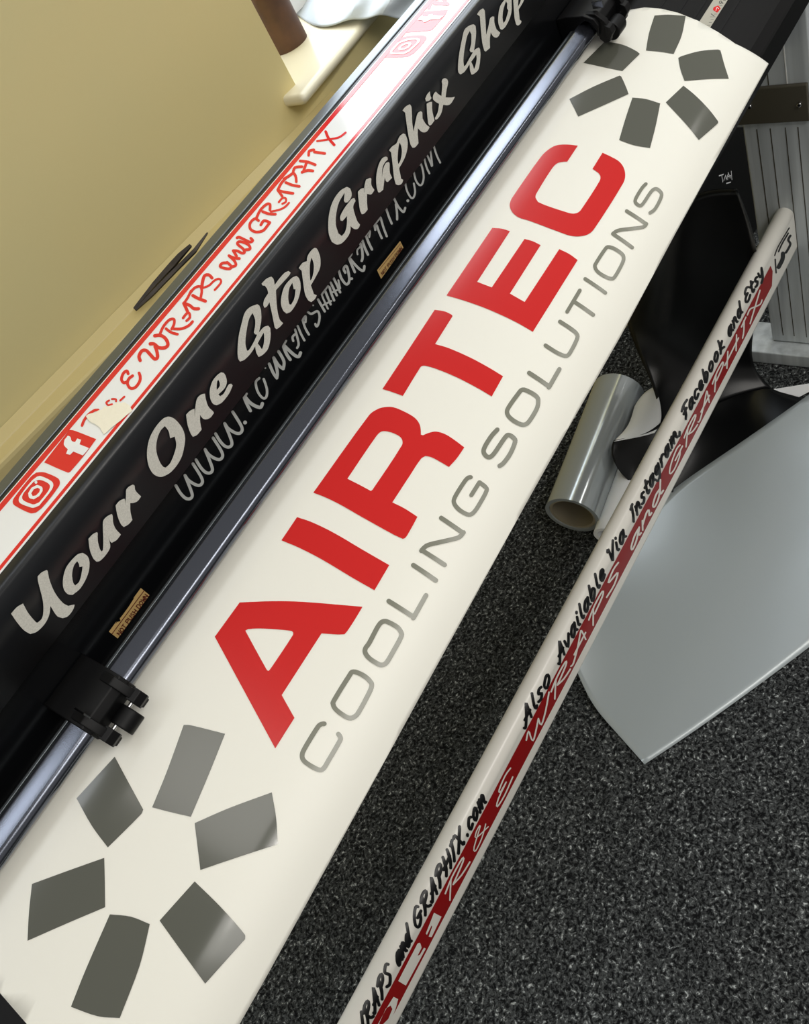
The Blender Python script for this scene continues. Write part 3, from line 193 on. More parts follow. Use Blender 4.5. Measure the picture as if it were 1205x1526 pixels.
N86|1009,5691 1006,5233 1005,5209 1004,5195 1002,5195 1000,5210 1000,5235 1002,5692 1003,5716 1005,5731 1007,5731 1008,5715
N86|1000,5257 1027,5712 1029,5727 1031,5728 1032,5713 1033,5689 1032,5665 1005,5210 1004,5195 1002,5195 1000,5209 1000,5233
N86|1033,5687 1030,5229 1029,5205 1027,5191 1025,5191 1024,5207 1023,5231 1026,5689 1027,5713 1029,5728 1031,5727 1032,5712
N87|4978,5465 4975,5084 4974,5065 4972,5050 4971,5044 4969,5048 4969,5063 4972,5444 4973,5462 4974,5478 4976,5484 4978,5479
N87|4969,5081 4996,5465 4998,5480 5000,5487 5001,5482 5002,5467 5001,5449 4974,5065 4972,5050 4971,5044 4969,5048 4969,5063
N87|5002,5467 4998,5086 4997,5067 4996,5052 4994,5046 4992,5051 4992,5065 4995,5446 4996,5465 4998,5480 5000,5487 5001,5482
N87|5021,5442 5009,5326 5007,5315 5005,5315 5004,5325 5004,5343 5006,5361 5018,5477 5020,5488 5022,5488 5023,5477 5023,5460
N87|5010,5354 5009,5201 5008,5183 5007,5167 5005,5161 5003,5166 5003,5180 5004,5333 5005,5351 5006,5367 5008,5373 5010,5368
N87|5008,5215 5019,5102 5020,5088 5019,5069 5017,5054 5015,5048 5014,5053 5003,5166 5003,5180 5003,5199 5005,5214 5007,5220
N87|5015,5095 5028,5210 5030,5221 5031,5221 5032,5211 5032,5193 5031,5176 5018,5060 5016,5049 5014,5049 5013,5060 5014,5077
N87|5026,5182 5028,5335 5028,5354 5030,5369 5032,5376 5033,5371 5034,5356 5032,5203 5032,5185 5030,5170 5028,5163 5027,5168
N87|5028,5321 5017,5434 5017,5449 5018,5468 5019,5483 5021,5489 5023,5484 5033,5371 5034,5356 5033,5337 5031,5322 5029,5316
N87|5056,5473 5053,5091 5052,5073 5050,5057 5048,5051 5047,5056 5047,5070 5050,5452 5051,5471 5052,5486 5054,5493 5056,5488
N87|5039,5109 5063,5112 5064,5106 5064,5091 5064,5073 5062,5058 5060,5052 5037,5050 5035,5055 5035,5070 5036,5089 5037,5104
N87|5096,5478 5092,5095 5091,5076 5089,5061 5087,5055 5086,5060 5086,5074 5089,5457 5090,5475 5092,5491 5094,5497 5095,5492
N87|5090,5114 5110,5116 5111,5111 5111,5096 5111,5077 5109,5062 5107,5056 5087,5055 5086,5060 5086,5075 5086,5093 5088,5108
N87|5106,5088 5110,5184 5112,5201 5114,5211 5115,5210 5116,5198 5116,5180 5111,5084 5110,5067 5108,5057 5106,5058 5105,5070
N87|5110,5163 5107,5259 5107,5276 5109,5294 5110,5306 5112,5307 5113,5297 5116,5201 5116,5184 5115,5166 5113,5154 5111,5153
N87|5109,5248 5089,5246 5088,5251 5087,5266 5088,5285 5090,5300 5092,5306 5111,5308 5113,5302 5113,5287 5112,5269 5111,5253
N87|5119,5077 5122,5384 5123,5402 5124,5418 5126,5424 5128,5419 5128,5405 5125,5098 5124,5080 5123,5064 5121,5058 5119,5063
N87|5124,5418 5137,5496 5139,5502 5140,5498 5141,5483 5140,5464 5138,5449 5126,5371 5124,5364 5122,5369 5122,5383 5123,5402
N87|5140,5499 5151,5424 5152,5411 5151,5393 5150,5376 5148,5367 5146,5370 5135,5445 5135,5458 5135,5477 5137,5493 5139,5502
N87|5152,5407 5149,5100 5148,5082 5146,5066 5144,5060 5143,5065 5142,5079 5146,5386 5146,5405 5148,5420 5150,5427 5151,5422
N87|5180,5124 5167,5066 5166,5062 5164,5070 5164,5086 5165,5104 5167,5118 5180,5177 5181,5180 5183,5173 5183,5157 5182,5138
N87|5165,5066 5155,5161 5154,5175 5155,5194 5156,5210 5158,5217 5160,5212 5170,5117 5170,5103 5170,5085 5168,5069 5166,5062
N87|5156,5207 5179,5382 5181,5391 5182,5389 5183,5377 5183,5359 5181,5342 5158,5167 5156,5157 5155,5159 5154,5172 5155,5190
N87|5177,5338 5168,5452 5168,5468 5169,5486 5171,5501 5173,5506 5174,5500 5183,5386 5183,5370 5182,5352 5180,5337 5178,5332
N87|5171,5450 5159,5391 5157,5387 5156,5395 5156,5411 5157,5430 5159,5443 5171,5502 5173,5506 5174,5498 5174,5482 5173,5464
N87|5196,5489 5192,5105 5191,5086 5190,5071 5188,5064 5186,5069 5186,5084 5190,5468 5191,5487 5192,5502 5194,5509 5196,5504
N87|5220,5492 5216,5107 5215,5088 5213,5073 5211,5066 5210,5071 5210,5086 5214,5471 5214,5489 5216,5505 5218,5511 5220,5506
N87|5192,5316 5216,5319 5218,5313 5218,5298 5217,5279 5215,5264 5213,5258 5190,5256 5188,5261 5188,5276 5189,5295 5190,5310
N87|5248,5495 5244,5109 5243,5091 5241,5075 5239,5069 5238,5074 5237,5088 5241,5474 5242,5492 5244,5508 5246,5515 5247,5510
N87|5242,5129 5258,5131 5259,5125 5259,5110 5259,5091 5257,5076 5255,5070 5239,5069 5238,5074 5237,5089 5238,5108 5240,5123
N87|5254,5110 5263,5227 5265,5242 5267,5247 5268,5241 5269,5225 5268,5207 5259,5090 5257,5076 5255,5070 5253,5077 5253,5092
N87|5262,5206 5264,5360 5265,5379 5267,5395 5269,5401 5270,5396 5270,5382 5269,5227 5268,5209 5266,5193 5264,5187 5263,5192
N87|5264,5349 5258,5464 5258,5480 5259,5498 5260,5512 5262,5516 5264,5509 5270,5393 5270,5377 5269,5359 5267,5345 5266,5341
N87|5259,5456 5243,5454 5242,5460 5242,5475 5242,5493 5244,5509 5246,5515 5262,5516 5263,5511 5264,5496 5263,5477 5261,5462
N87|5292,5472 5279,5355 5277,5343 5275,5343 5274,5354 5274,5372 5276,5390 5289,5507 5291,5518 5293,5518 5294,5508 5293,5490
N87|5280,5383 5279,5228 5278,5210 5276,5194 5274,5188 5273,5193 5272,5207 5274,5361 5275,5380 5277,5396 5278,5402 5280,5397
N87|5278,5243 5289,5128 5289,5114 5288,5095 5287,5080 5285,5073 5283,5078 5273,5193 5272,5207 5273,5226 5275,5241 5277,5248
N87|5285,5121 5298,5238 5300,5249 5302,5249 5303,5238 5302,5220 5301,5203 5288,5086 5286,5075 5284,5075 5283,5085 5283,5103
N87|5296,5210 5298,5364 5299,5383 5300,5398 5302,5405 5304,5400 5304,5385 5303,5231 5302,5212 5300,5196 5298,5190 5297,5195
N87|5298,5349 5288,5464 5287,5479 5288,5498 5290,5513 5292,5520 5293,5515 5304,5400 5304,5385 5304,5366 5302,5351 5300,5344
N87|5305,5099 5315,5486 5316,5505 5318,5519 5320,5523 5321,5515 5322,5499 5311,5112 5310,5093 5308,5079 5306,5075 5305,5083
N87|5322,5510 5327,5240 5326,5222 5325,5204 5323,5193 5321,5194 5320,5205 5315,5475 5316,5493 5317,5511 5319,5522 5321,5521
N87|5320,5221 5332,5492 5333,5511 5335,5523 5337,5524 5338,5514 5337,5496 5326,5224 5325,5206 5323,5194 5321,5193 5320,5203
N87|5338,5509 5339,5122 5339,5104 5337,5087 5335,5078 5333,5081 5333,5094 5331,5480 5332,5498 5333,5515 5335,5524 5337,5522
N87|5350,5506 5345,5119 5344,5101 5343,5085 5341,5078 5339,5083 5339,5098 5343,5485 5344,5504 5346,5519 5348,5526 5349,5521
N87|5340,5117 5368,5507 5370,5522 5372,5529 5373,5524 5374,5509 5373,5490 5344,5101 5343,5085 5341,5078 5339,5084 5339,5098
N87|5374,5509 5369,5122 5368,5103 5367,5087 5365,5081 5363,5086 5363,5100 5367,5488 5368,5506 5370,5522 5372,5529 5373,5524
N87|4966,4686 5380,4895 5382,4891 5382,4879 5381,4863 5380,4849 5378,4844 4964,4636 4962,4640 4962,4652 4963,4667 4964,4681
N88|9423,5047 9404,4691 9403,4669 9400,4652 9397,4646 9395,4653 9395,4670 9414,5026 9416,5048 9419,5065 9422,5071 9424,5064
N88|9399,4704 9466,5062 9469,5073 9471,5071 9471,5057 9470,5035 9467,5015 9401,4657 9398,4647 9396,4649 9395,4663 9396,4684
N88|9471,5049 9452,4693 9450,4671 9447,4654 9444,4648 9443,4655 9443,4672 9462,5028 9464,5050 9467,5068 9470,5074 9471,5067
N88|9510,5011 9480,4902 9477,4898 9476,4906 9476,4925 9478,4947 9481,4963 9511,5071 9514,5076 9515,5068 9515,5049 9513,5027
N88|9485,4943 9478,4800 9476,4779 9473,4761 9470,4755 9468,4762 9468,4780 9476,4922 9478,4944 9481,4961 9484,4968 9486,4961
N88|9477,4822 9496,4717 9496,4702 9495,4681 9492,4661 9489,4650 9487,4652 9469,4758 9468,4772 9469,4793 9472,4813 9475,4824
N88|9492,4715 9522,4822 9524,4827 9526,4819 9525,4800 9523,4778 9520,4762 9491,4654 9488,4650 9486,4658 9487,4677 9489,4698
N88|9516,4782 9524,4925 9526,4946 9529,4964 9532,4970 9533,4963 9533,4946 9526,4803 9524,4781 9521,4764 9518,4757 9516,4764
N88|9524,4903 9506,5009 9505,5023 9507,5044 9510,5064 9513,5076 9515,5074 9533,4968 9534,4953 9532,4932 9530,4912 9526,4901
N88|9583,5055 9564,4698 9562,4676 9559,4659 9556,4652 9554,4659 9554,4677 9574,5034 9576,5056 9579,5074 9582,5080 9583,5073
N88|9538,4721 9586,4723 9588,4717 9588,4699 9586,4678 9583,4660 9580,4653 9532,4651 9530,4658 9530,4675 9532,4697 9535,4715
N88|9664,5060 9644,4701 9642,4679 9639,4662 9636,4655 9634,4662 9635,4680 9654,5039 9656,5061 9659,5078 9662,5085 9664,5078
N88|9642,4726 9683,4727 9685,4721 9684,4703 9682,4682 9679,4664 9677,4657 9636,4655 9635,4662 9635,4680 9637,4701 9640,4719
N88|9678,4708 9691,4798 9694,4813 9696,4817 9698,4807 9697,4788 9695,4767 9682,4677 9679,4661 9676,4657 9675,4667 9675,4686
N88|9688,4756 9685,4845 9685,4864 9687,4886 9690,4902 9693,4907 9695,4898 9698,4808 9697,4790 9695,4768 9692,4752 9689,4747
N88|9686,4836 9646,4834 9644,4841 9644,4859 9646,4880 9649,4898 9652,4905 9693,4907 9694,4900 9694,4883 9692,4861 9689,4843
N88|9703,4683 9719,4970 9721,4992 9724,5010 9727,5016 9729,5009 9729,4991 9713,4704 9711,4682 9708,4665 9705,4658 9703,4665
N88|9726,5014 9754,5088 9756,5089 9757,5076 9756,5056 9754,5035 9751,5021 9722,4948 9720,4947 9719,4959 9720,4979 9722,5000
N88|9757,5088 9777,5017 9778,5005 9777,4984 9774,4963 9771,4950 9768,4949 9748,5020 9747,5033 9748,5053 9751,5074 9754,5088
N88|9777,4994 9761,4706 9759,4684 9756,4667 9753,4660 9752,4667 9752,4685 9768,4973 9770,4995 9773,5012 9776,5019 9778,5012
N88|9827,4718 9799,4663 9797,4664 9796,4678 9797,4699 9800,4719 9803,4731 9831,4787 9833,4786 9834,4772 9833,4751 9830,4730
N88|9797,4664 9779,4753 9778,4767 9780,4788 9782,4809 9786,4820 9788,4819 9806,4730 9806,4717 9805,4695 9802,4675 9799,4663
N88|9785,4818 9837,4982 9840,4986 9841,4975 9840,4956 9838,4934 9835,4919 9782,4754 9780,4751 9778,4762 9779,4781 9782,4803
N88|9831,4919 9817,5026 9817,5042 9818,5063 9821,5083 9824,5093 9826,5090 9841,4982 9841,4967 9839,4945 9836,4926 9833,4915
N88|9820,5024 9792,4968 9790,4969 9789,4983 9790,5004 9793,5025 9796,5037 9824,5092 9826,5091 9827,5078 9825,5056 9823,5036
N88|9871,5071 9851,4710 9849,4688 9846,4670 9843,4664 9841,4671 9841,4689 9862,5050 9864,5072 9867,5090 9870,5096 9872,5089
N88|9921,5074 9900,4712 9898,4690 9895,4672 9892,4666 9890,4673 9890,4691 9911,5052 9913,5075 9916,5092 9919,5099 9921,5092
N88|9860,4915 9909,4917 9911,4911 9910,4893 9908,4871 9905,4853 9902,4846 9853,4844 9851,4851 9852,4868 9854,4890 9857,4908'''),
    'strip_red': ('top', '''P89|1774,7035 1782,6524 1762,2821 1580,2656 1423,2699 1410,2871 1428,6752
P91|1342,6016 1348,5401 1339,3593 1315,2936 1272,2614 1075,2503 1014,2737 991,3284 999,5826 1017,6453 1055,6744 1271,6889 1322,6646
N95|1845,5702 1855,5763 1869,5851 1884,5936 1898,5995 1913,6027 1928,6044 1943,6043 1957,6023 1970,5980 1983,5915 1994,5837 2002,5759 2007,5674 2011,5572 2013,5465 2014,5384 2019,5316 2026,5329 2034,5420 2039,5553 2039,5678 2038,5756 2035,5880 2031,6028 2023,6157 2012,6257 2000,6344 1985,6416 1970,6465 1955,6487 1938,6488 1921,6469 1905,6432 1888,6361 1871,6265 1857,6174 1847,6113 1839,6027 1834,5896 1834,5769 1838,5695
N97|2148,5307 2143,5346 2136,5409 2127,5459 2115,5437 2103,5288 2094,5109 2088,4916 2085,4716 2087,4555 2093,4436 2100,4343 2103,4281 2108,4260 2114,4298 2119,4381 2121,4478 2119,4551 2115,4614 2110,4701 2105,4792 2103,4852 2105,4916 2109,5029 2113,5126 2114,5149 2116,5143 2122,5106 2129,5048 2134,5008 2139,5004 2145,5059 2149,5152 2150,5246
N97|2151,4849 2153,4755 2156,4624 2157,4497 2158,4439 2158,4460 2155,4427 2150,4377 2145,4335 2140,4257 2138,4160 2139,4082 2143,4052 2148,4081 2152,4120 2159,4185 2168,4298 2176,4492 2176,4668 2174,4826 2171,4964 2170,5056 2166,5107 2161,5099 2155,5034 2151,4939
N97|2160,3642 2204,3530 2210,3548 2215,3617 2219,3713 2218,3797 2215,3838 2170,3950 2165,3932 2159,3862 2156,3767 2156,3683
N98|2449,5470 2454,5562 2464,5713 2476,5923 2482,6231 2475,6395 2465,6469 2451,6504 2437,6492 2420,6426 2402,6318 2384,6182 2367,6017 2353,5810 2341,5583 2333,5361 2328,5130 2329,4928 2335,4803 2341,4725 2344,4675 2352,4646 2361,4710 2369,4842 2372,4992 2370,5103 2366,5156 2361,5221 2358,5278 2358,5294 2359,5343 2363,5456 2369,5569 2375,5659 2385,5755 2399,5861 2414,5947 2426,5995 2435,6001 2444,5976 2451,5934 2452,5947 2453,6035 2448,5959 2440,5834 2434,5737 2427,5588 2426,5445 2431,5363 2439,5373
N98|2440,5060 2433,5097 2423,5156 2411,5207 2397,5214 2382,5169 2367,5091 2352,4970 2336,4800 2322,4578 2308,4320 2296,4045 2289,3769 2288,3525 2292,3327 2300,3172 2311,3068 2326,3025 2344,3028 2363,3063 2381,3124 2398,3222 2414,3352 2428,3493 2441,3634 2453,3794 2464,3963 2472,4103 2478,4193 2483,4341 2484,4476 2479,4546 2470,4523 2461,4417 2455,4324 2448,4200 2440,4078 2432,3971 2422,3862 2411,3747 2399,3651 2387,3582 2373,3533 2356,3502 2341,3499 2331,3527 2324,3590 2319,3683 2317,3788 2318,3873 2321,3987 2328,4163 2338,4346 2347,4480 2355,4566 2365,4640 2375,4695 2384,4725 2393,4719 2403,4678 2412,4624 2419,4586 2427,4594 2436,4690 2443,4836 2444,4978
N99|2608,5354 2616,5475 2625,5633 2634,5768 2642,5849 2652,5916 2667,5979 2680,6013 2689,6008 2693,5974 2695,5911 2696,5824 2696,5727 2692,5585 2683,5365 2672,5100 2662,4835 2651,4572 2640,4290 2629,4004 2622,3720 2624,3483 2633,3364 2647,3340 2663,3403 2680,3553 2697,3751 2714,3964 2729,4166 2744,4375 2758,4594 2770,4785 2778,4915 2786,5090 2787,5251 2781,5336 2770,5312 2759,5188 2751,5056 2740,4873 2727,4677 2715,4499 2701,4318 2686,4128 2673,3979 2666,3911 2662,3899 2659,3904 2658,3915 2658,3909 2660,3997 2668,4212 2680,4486 2691,4757 2701,5013 2712,5287 2723,5578 2731,5868 2733,6126 2731,6336 2724,6494 2713,6588 2697,6600 2679,6554 2659,6469 2640,6345 2622,6150 2607,5927 2596,5742 2589,5627 2582,5451 2581,5291 2587,5207 2598,5231
N99|2772,5789 2774,5702 2777,5593 2778,5482 2777,5382 2773,5232 2764,4989 2754,4689 2747,4374 2746,4091 2748,3838 2752,3619 2759,3452 2770,3348 2783,3305 2799,3335 2817,3459 2836,3671 2854,3936 2871,4231 2886,4531 2898,4834 2907,5146 2914,5451 2918,5745 2917,6013 2912,6237 2907,6409 2903,6524 2896,6594 2885,6550 2874,6409 2867,6226 2867,6071 2870,5954 2876,5798 2880,5629 2880,5473 2878,5293 2873,5069 2866,4839 2858,4633 2847,4422 2834,4198 2822,4010 2813,3909 2808,3877 2802,3868 2797,3888 2792,3938 2788,4040 2784,4203 2783,4394 2783,4564 2787,4733 2795,4965 2805,5241 2813,5534 2815,5792 2813,5982 2811,6113 2809,6197 2803,6283 2792,6258 2781,6131 2773,5952
N100|2905,5551 2921,5632 2944,5749 2969,5863 2991,5939 3012,5975 3035,5989 3054,5975 3068,5931 3077,5849 3082,5735 3084,5625 3084,5600 3084,5597 3074,5499 3061,5379 3047,5277 3033,5198 3016,5130 3000,5075 2989,5035 2980,4961 2972,4829 2969,4689 2972,4595 2979,4582 2990,4621 3006,4677 3025,4753 3043,4854 3060,4982 3078,5136 3096,5331 3111,5614 3116,5890 3112,6100 3104,6273 3092,6394 3074,6451 3052,6467 3027,6452 3004,6410 2978,6324 2952,6199 2928,6078 2912,5997 2903,5909 2896,5770 2894,5633 2897,5549
N100|2967,5588 2961,5391 2951,5103 2941,4775 2933,4457 2928,4156 2926,3864 2924,3618 2923,3450 2925,3351 2932,3329 2942,3392 2950,3517 2953,3655 2954,3826 2956,4065 2958,4328 2962,4569 2968,4824 2978,5121 2987,5401 2994,5600 2996,5738 2992,5821 2984,5817 2975,5728
N100|2975,4377 2977,4201 2979,3942 2983,3659 2990,3414 2998,3226 3009,3068 3021,2938 3033,2836 3048,2774 3065,2749 3079,2742 3089,2736 3098,2774 3107,2884 3112,3024 3112,3140 3106,3188 3096,3194 3083,3200 3068,3221 3056,3271 3046,3357 3035,3473 3026,3612 3019,3768 3013,3977 3010,4239 3007,4493 3005,4672 3001,4749 2993,4740 2983,4649 2976,4510
N101|3116,4332 3127,4343 3143,4360 3158,4368 3168,4355 3173,4323 3175,4288 3175,4285 3177,4325 3173,4265 3162,4135 3150,4012 3141,3946 3134,3934 3125,3955 3115,3994 3109,4021 3100,4004 3092,3912 3085,3781 3084,3660 3089,3596 3095,3570 3105,3528 3118,3502 3134,3537 3151,3663 3169,3834 3184,4021 3197,4223 3205,4460 3204,4627 3198,4727 3189,4788 3175,4808 3158,4799 3142,4781 3131,4770 3122,4720 3113,4606 3109,4470 3110,4366
N101|3455,6728 3438,6662 3414,6568 3389,6472 3366,6400 3347,6358 3328,6331 3312,6313 3300,6300 3291,6248 3282,6129 3278,5989 3279,5882 3285,5847 3296,5860 3313,5877 3333,5905 3354,5951 3377,6026 3403,6124 3427,6217 3444,6282 3453,6358 3461,6490 3465,6628 3462,6719
N101|3397,6111 3412,6134 3435,6171 3457,6189 3473,6163 3484,6080 3492,5956 3497,5820 3497,5734 3495,5685 3487,5560 3473,5398 3459,5244 3442,5095 3421,4940 3401,4801 3387,4703 3378,4602 3372,4466 3371,4346 3376,4289 3385,4315 3398,4412 3419,4553 3442,4725 3463,4910 3481,5107 3499,5326 3516,5584 3528,5889 3528,6143 3522,6343 3511,6503 3496,6614 3476,6649 3451,6629 3428,6591 3412,6568 3403,6512 3394,6390 3389,6249 3390,6143
N102|3214,4574 3222,4693 3233,4865 3246,5061 3258,5250 3271,5443 3284,5649 3295,5832 3303,5960 3310,6134 3311,6286 3305,6356 3294,6318 3282,6187 3274,6058 3263,5875 3250,5673 3239,5486 3227,5303 3215,5111 3203,4939 3196,4820 3188,4651 3187,4500 3193,4425 3203,4453
N102|3274,5955 3272,5788 3269,5555 3266,5304 3261,5089 3255,4895 3246,4662 3235,4395 3227,4110 3225,3849 3227,3637 3230,3474 3231,3367 3237,3285 3247,3304 3258,3416 3266,3580 3268,3733 3266,3844 3264,3993 3263,4151 3264,4286 3268,4432 3276,4645 3287,4910 3296,5202 3302,5497 3307,5781 3310,6025 3312,6191 3310,6321 3301,6356 3290,6282 3279,6129
N102|3378,5694 3373,5513 3365,5252 3357,4947 3349,4637 3342,4304 3336,3947 3330,3627 3326,3407 3327,3275 3335,3229 3346,3286 3357,3425 3363,3593 3367,3815 3373,4133 3379,4480 3385,4787 3393,5065 3401,5352 3408,5608 3413,5791 3415,5946 3409,6024 3398,5993 3386,5867
N102|3641,5110 3648,5247 3659,5462 3671,5726 3680,5998 3683,6232 3681,6438 3675,6610 3660,6692 3640,6645 3617,6526 3593,6378 3571,6232 3549,6069 3526,5884 3506,5718 3493,5606 3481,5465 3474,5290 3474,5148 3481,5092 3493,5143 3506,5256 3526,5416 3547,5585 3567,5729 3587,5863 3608,5995 3626,6086 3635,6113 3639,6088 3641,6016 3642,5905 3641,5810 3638,5706 3630,5532 3620,5341 3613,5199 3607,5026 3609,4902 3618,4875 3630,4954
N103|3481,5214 3487,5087 3496,4900 3508,4703 3522,4550 3538,4474 3557,4446 3574,4427 3587,4382 3596,4302 3604,4204 3609,4104 3610,4030 3607,3947 3602,3835 3595,3741 3586,3670 3566,3633 3538,3635 3511,3657 3493,3670 3485,3639 3478,3550 3473,3437 3473,3344 3477,3305 3496,3292 3523,3270 3552,3267 3577,3319 3599,3478 3618,3716 3630,3965 3636,4197 3635,4385 3628,4530 3619,4647 3607,4743 3591,4798 3574,4819 3556,4844 3543,4904 3531,5036 3520,5221 3511,5405 3505,5534 3499,5562 3492,5519 3484,5420 3480,5303
N104|3846,5048 3845,5160 3844,5331 3841,5518 3835,5663 3823,5728 3809,5738 3792,5691 3771,5508 3756,5222 3749,4981 3745,4751 3741,4539 3738,4319 3736,4080 3736,3856 3738,3678 3746,3570 3758,3535 3774,3594 3794,3786 3811,4060 3826,4375 3839,4671 3848,4869 3852,5016 3849,5109 3840,5113 3829,5027 3820,4883 3811,4682 3798,4399 3786,4135 3779,4011 3779,4020 3778,4017 3775,4028 3772,4061 3771,4159 3771,4338 3773,4551 3776,4753 3779,4946 3783,5136 3786,5271 3785,5256 3782,5225 3789,5241 3798,5234 3803,5208 3806,5136 3808,4995 3809,4837 3810,4724 3814,4646 3824,4659 3835,4759 3843,4908
N104|3764,3663 3767,3562 3771,3405 3778,3248 3790,3171 3810,3259 3827,3427 3844,3643 3862,3908 3881,4263 3902,4693 3921,5099 3934,5377 3938,5527 3936,5625 3927,5633 3916,5549 3906,5405 3893,5125 3875,4726 3855,4322 3839,4026 3827,3846 3818,3720 3812,3662 3811,3652 3809,3675 3805,3787 3801,3933 3798,4037 3792,4092 3782,4054 3771,3938 3765,3789
N104|3904,5334 3899,5168 3891,4925 3883,4647 3877,4378 3874,4126 3873,3883 3873,3678 3873,3538 3876,3449 3885,3448 3896,3534 3905,3676 3909,3819 3909,3962 3909,4162 3910,4382 3913,4583 3917,4796 3924,5045 3932,5280 3937,5448 3938,5581 3932,5641 3922,5605 3911,5488
N104|3930,4247 3997,5305 4004,5460 4004,5585 3997,5632 3986,5583 3976,5457 3909,4398 3902,4246 3902,4124 3909,4078 3919,4125
N104|3968,5217 3968,5113 3969,4970 3970,4816 3969,4680 3965,4537 3958,4344 3950,4127 3945,3917 3943,3738 3944,3587 3949,3466 3962,3438 3979,3548 3995,3710 4011,3922 4028,4189 4044,4534 4061,4935 4077,5294 4086,5484 4086,5473 4085,5465 4088,5448 4090,5405 4091,5301 4089,5111 4084,4883 4079,4664 4074,4452 4066,4234 4059,4035 4052,3887 4044,3762 4035,3645 4029,3581 4030,3579 4030,3604 4027,3730 4025,3890 4023,4004 4018,4071 4008,4045 3997,3936 3989,3787 3987,3654 3988,3543 3991,3371 3995,3198 4007,3095 4028,3188 4046,3365 4062,3576 4077,3808 4089,4056 4099,4316 4108,4578 4115,4827 4121,5081 4125,5346 4128,5591 4127,5788 4121,5916 4109,5972 4089,5898 4066,5643 4048,5305 4031,4910 4015,4530 4002,4260 3992,4102 3983,3981 3977,3916 3977,3913 3980,3912 3980,3941 3979,4023 3980,4116 3983,4235 3990,4420 3998,4647 4004,4884 4006,5100 4006,5289 4005,5442 4005,5545 4000,5626 3991,5612 3979,5511 3971,5360
N104|4143,6109 4145,6083 4148,6064 4150,6047 4150,5994 4146,5835 4138,5589 4129,5308 4121,5040 4113,4776 4103,4494 4095,4218 4090,3970 4093,3783 4100,3675 4111,3632 4129,3688 4148,3911 4159,4118 4168,4290 4173,4397 4177,4545 4175,4640 4166,4645 4154,4559 4144,4415 4139,4303 4132,4153 4127,4052 4131,4098 4135,4123 4132,4138 4128,4180 4127,4242 4130,4379 4137,4610 4147,4887 4155,5161 4164,5432 4173,5717 4181,5991 4187,6232 4187,6419 4183,6527 4178,6568 4175,6590 4166,6597 4155,6509 4145,6361 4140,6208
N105|4416,5388 4423,5539 4434,5784 4444,6083 4444,6353 4431,6479 4412,6531 4390,6529 4366,6462 4342,6316 4316,6107 4292,5851 4270,5556 4253,5233 4240,4901 4231,4576 4226,4282 4226,4014 4230,3763 4237,3546 4250,3387 4271,3318 4296,3319 4321,3346 4339,3363 4350,3366 4358,3373 4362,3380 4366,3384 4377,3443 4388,3571 4394,3721 4394,3834 4387,3868 4383,3863 4379,3857 4373,3851 4361,3848 4342,3829 4319,3802 4296,3800 4281,3848 4272,3964 4266,4136 4263,4341 4263,4548 4267,4766 4274,5011 4283,5245 4292,5426 4304,5582 4320,5748 4337,5890 4352,5980 4368,6022 4386,6024 4401,5984 4407,5934 4407,5876 4401,5714 4391,5505 4384,5347 4381,5204 4385,5124 4395,5137 4406,5237
N105|4393,3691 4400,3889 4410,4192 4419,4525 4419,4814 4404,4922 4383,4903 4364,4851 4351,4821 4340,4751 4329,4615 4323,4465 4325,4358 4333,4335 4345,4365 4363,4412 4377,4429 4383,4410 4381,4299 4375,4045 4365,3762 4359,3561 4358,3436 4364,3384 4374,3423 4386,3541
N105|4432,5746 4451,5824 4479,5937 4509,6042 4535,6100 4558,6103 4581,6071 4601,6013 4613,5944 4619,5871 4619,5806 4618,5768 4619,5769 4611,5688 4591,5532 4570,5376 4555,5263 4543,5138 4535,4983 4535,4857 4541,4808 4552,4855 4567,4964 4589,5129 4614,5328 4637,5569 4653,5857 4659,6103 4657,6295 4648,6427 4632,6517 4610,6581 4585,6616 4558,6611 4528,6544 4496,6429 4467,6312 4447,6234 4435,6146 4425,5998 4420,5848 4423,5752
N105|4508,5773 4502,5570 4493,5274 4484,4941 4477,4625 4474,4332 4473,4049 4472,3808 4472,3643 4476,3559 4485,3566 4497,3660 4507,3806 4511,3948 4511,4115 4511,4351 4512,4615 4515,4864 4521,5130 4530,5439 4539,5728 4545,5934 4546,6061 4539,6108 4528,6058 4516,5930
N105|4761,4911 4848,6210 4856,6370 4856,6493 4849,6532 4837,6471 4825,6335 4738,5034 4730,4878 4730,4759 4737,4721 4749,4779
N105|4817,6180 4813,6029 4806,5811 4799,5536 4792,5222 4784,4827 4777,4364 4770,3936 4766,3642 4768,3542 4776,3529 4789,3608 4800,3749 4805,3898 4810,4194 4817,4623 4824,5082 4831,5461 4838,5747 4845,6000 4851,6211 4856,6365 4857,6490 4850,6532 4838,6475 4825,6340
N105|4831,6055 4851,6121 4878,6215 4908,6307 4934,6364 4957,6373 4980,6353 5001,6323 5015,6304 5027,6342 5040,6466 5049,6628 5052,6766 5046,6828 5031,6847 5010,6877 4985,6898 4959,6886 4930,6821 4898,6723 4870,6625 4850,6559 4838,6474 4826,6325 4821,6170 4823,6067
N105|4928,5956 4921,5728 4909,5399 4897,5032 4887,4687 4880,4362 4874,4039 4869,3762 4866,3572 4868,3471 4877,3457 4889,3536 4900,3678 4906,3828 4909,4020 4914,4294 4920,4602 4926,4895 4936,5207 4947,5559 4959,5884 4967,6113 4968,6244 4961,6295 4950,6246 4937,6116
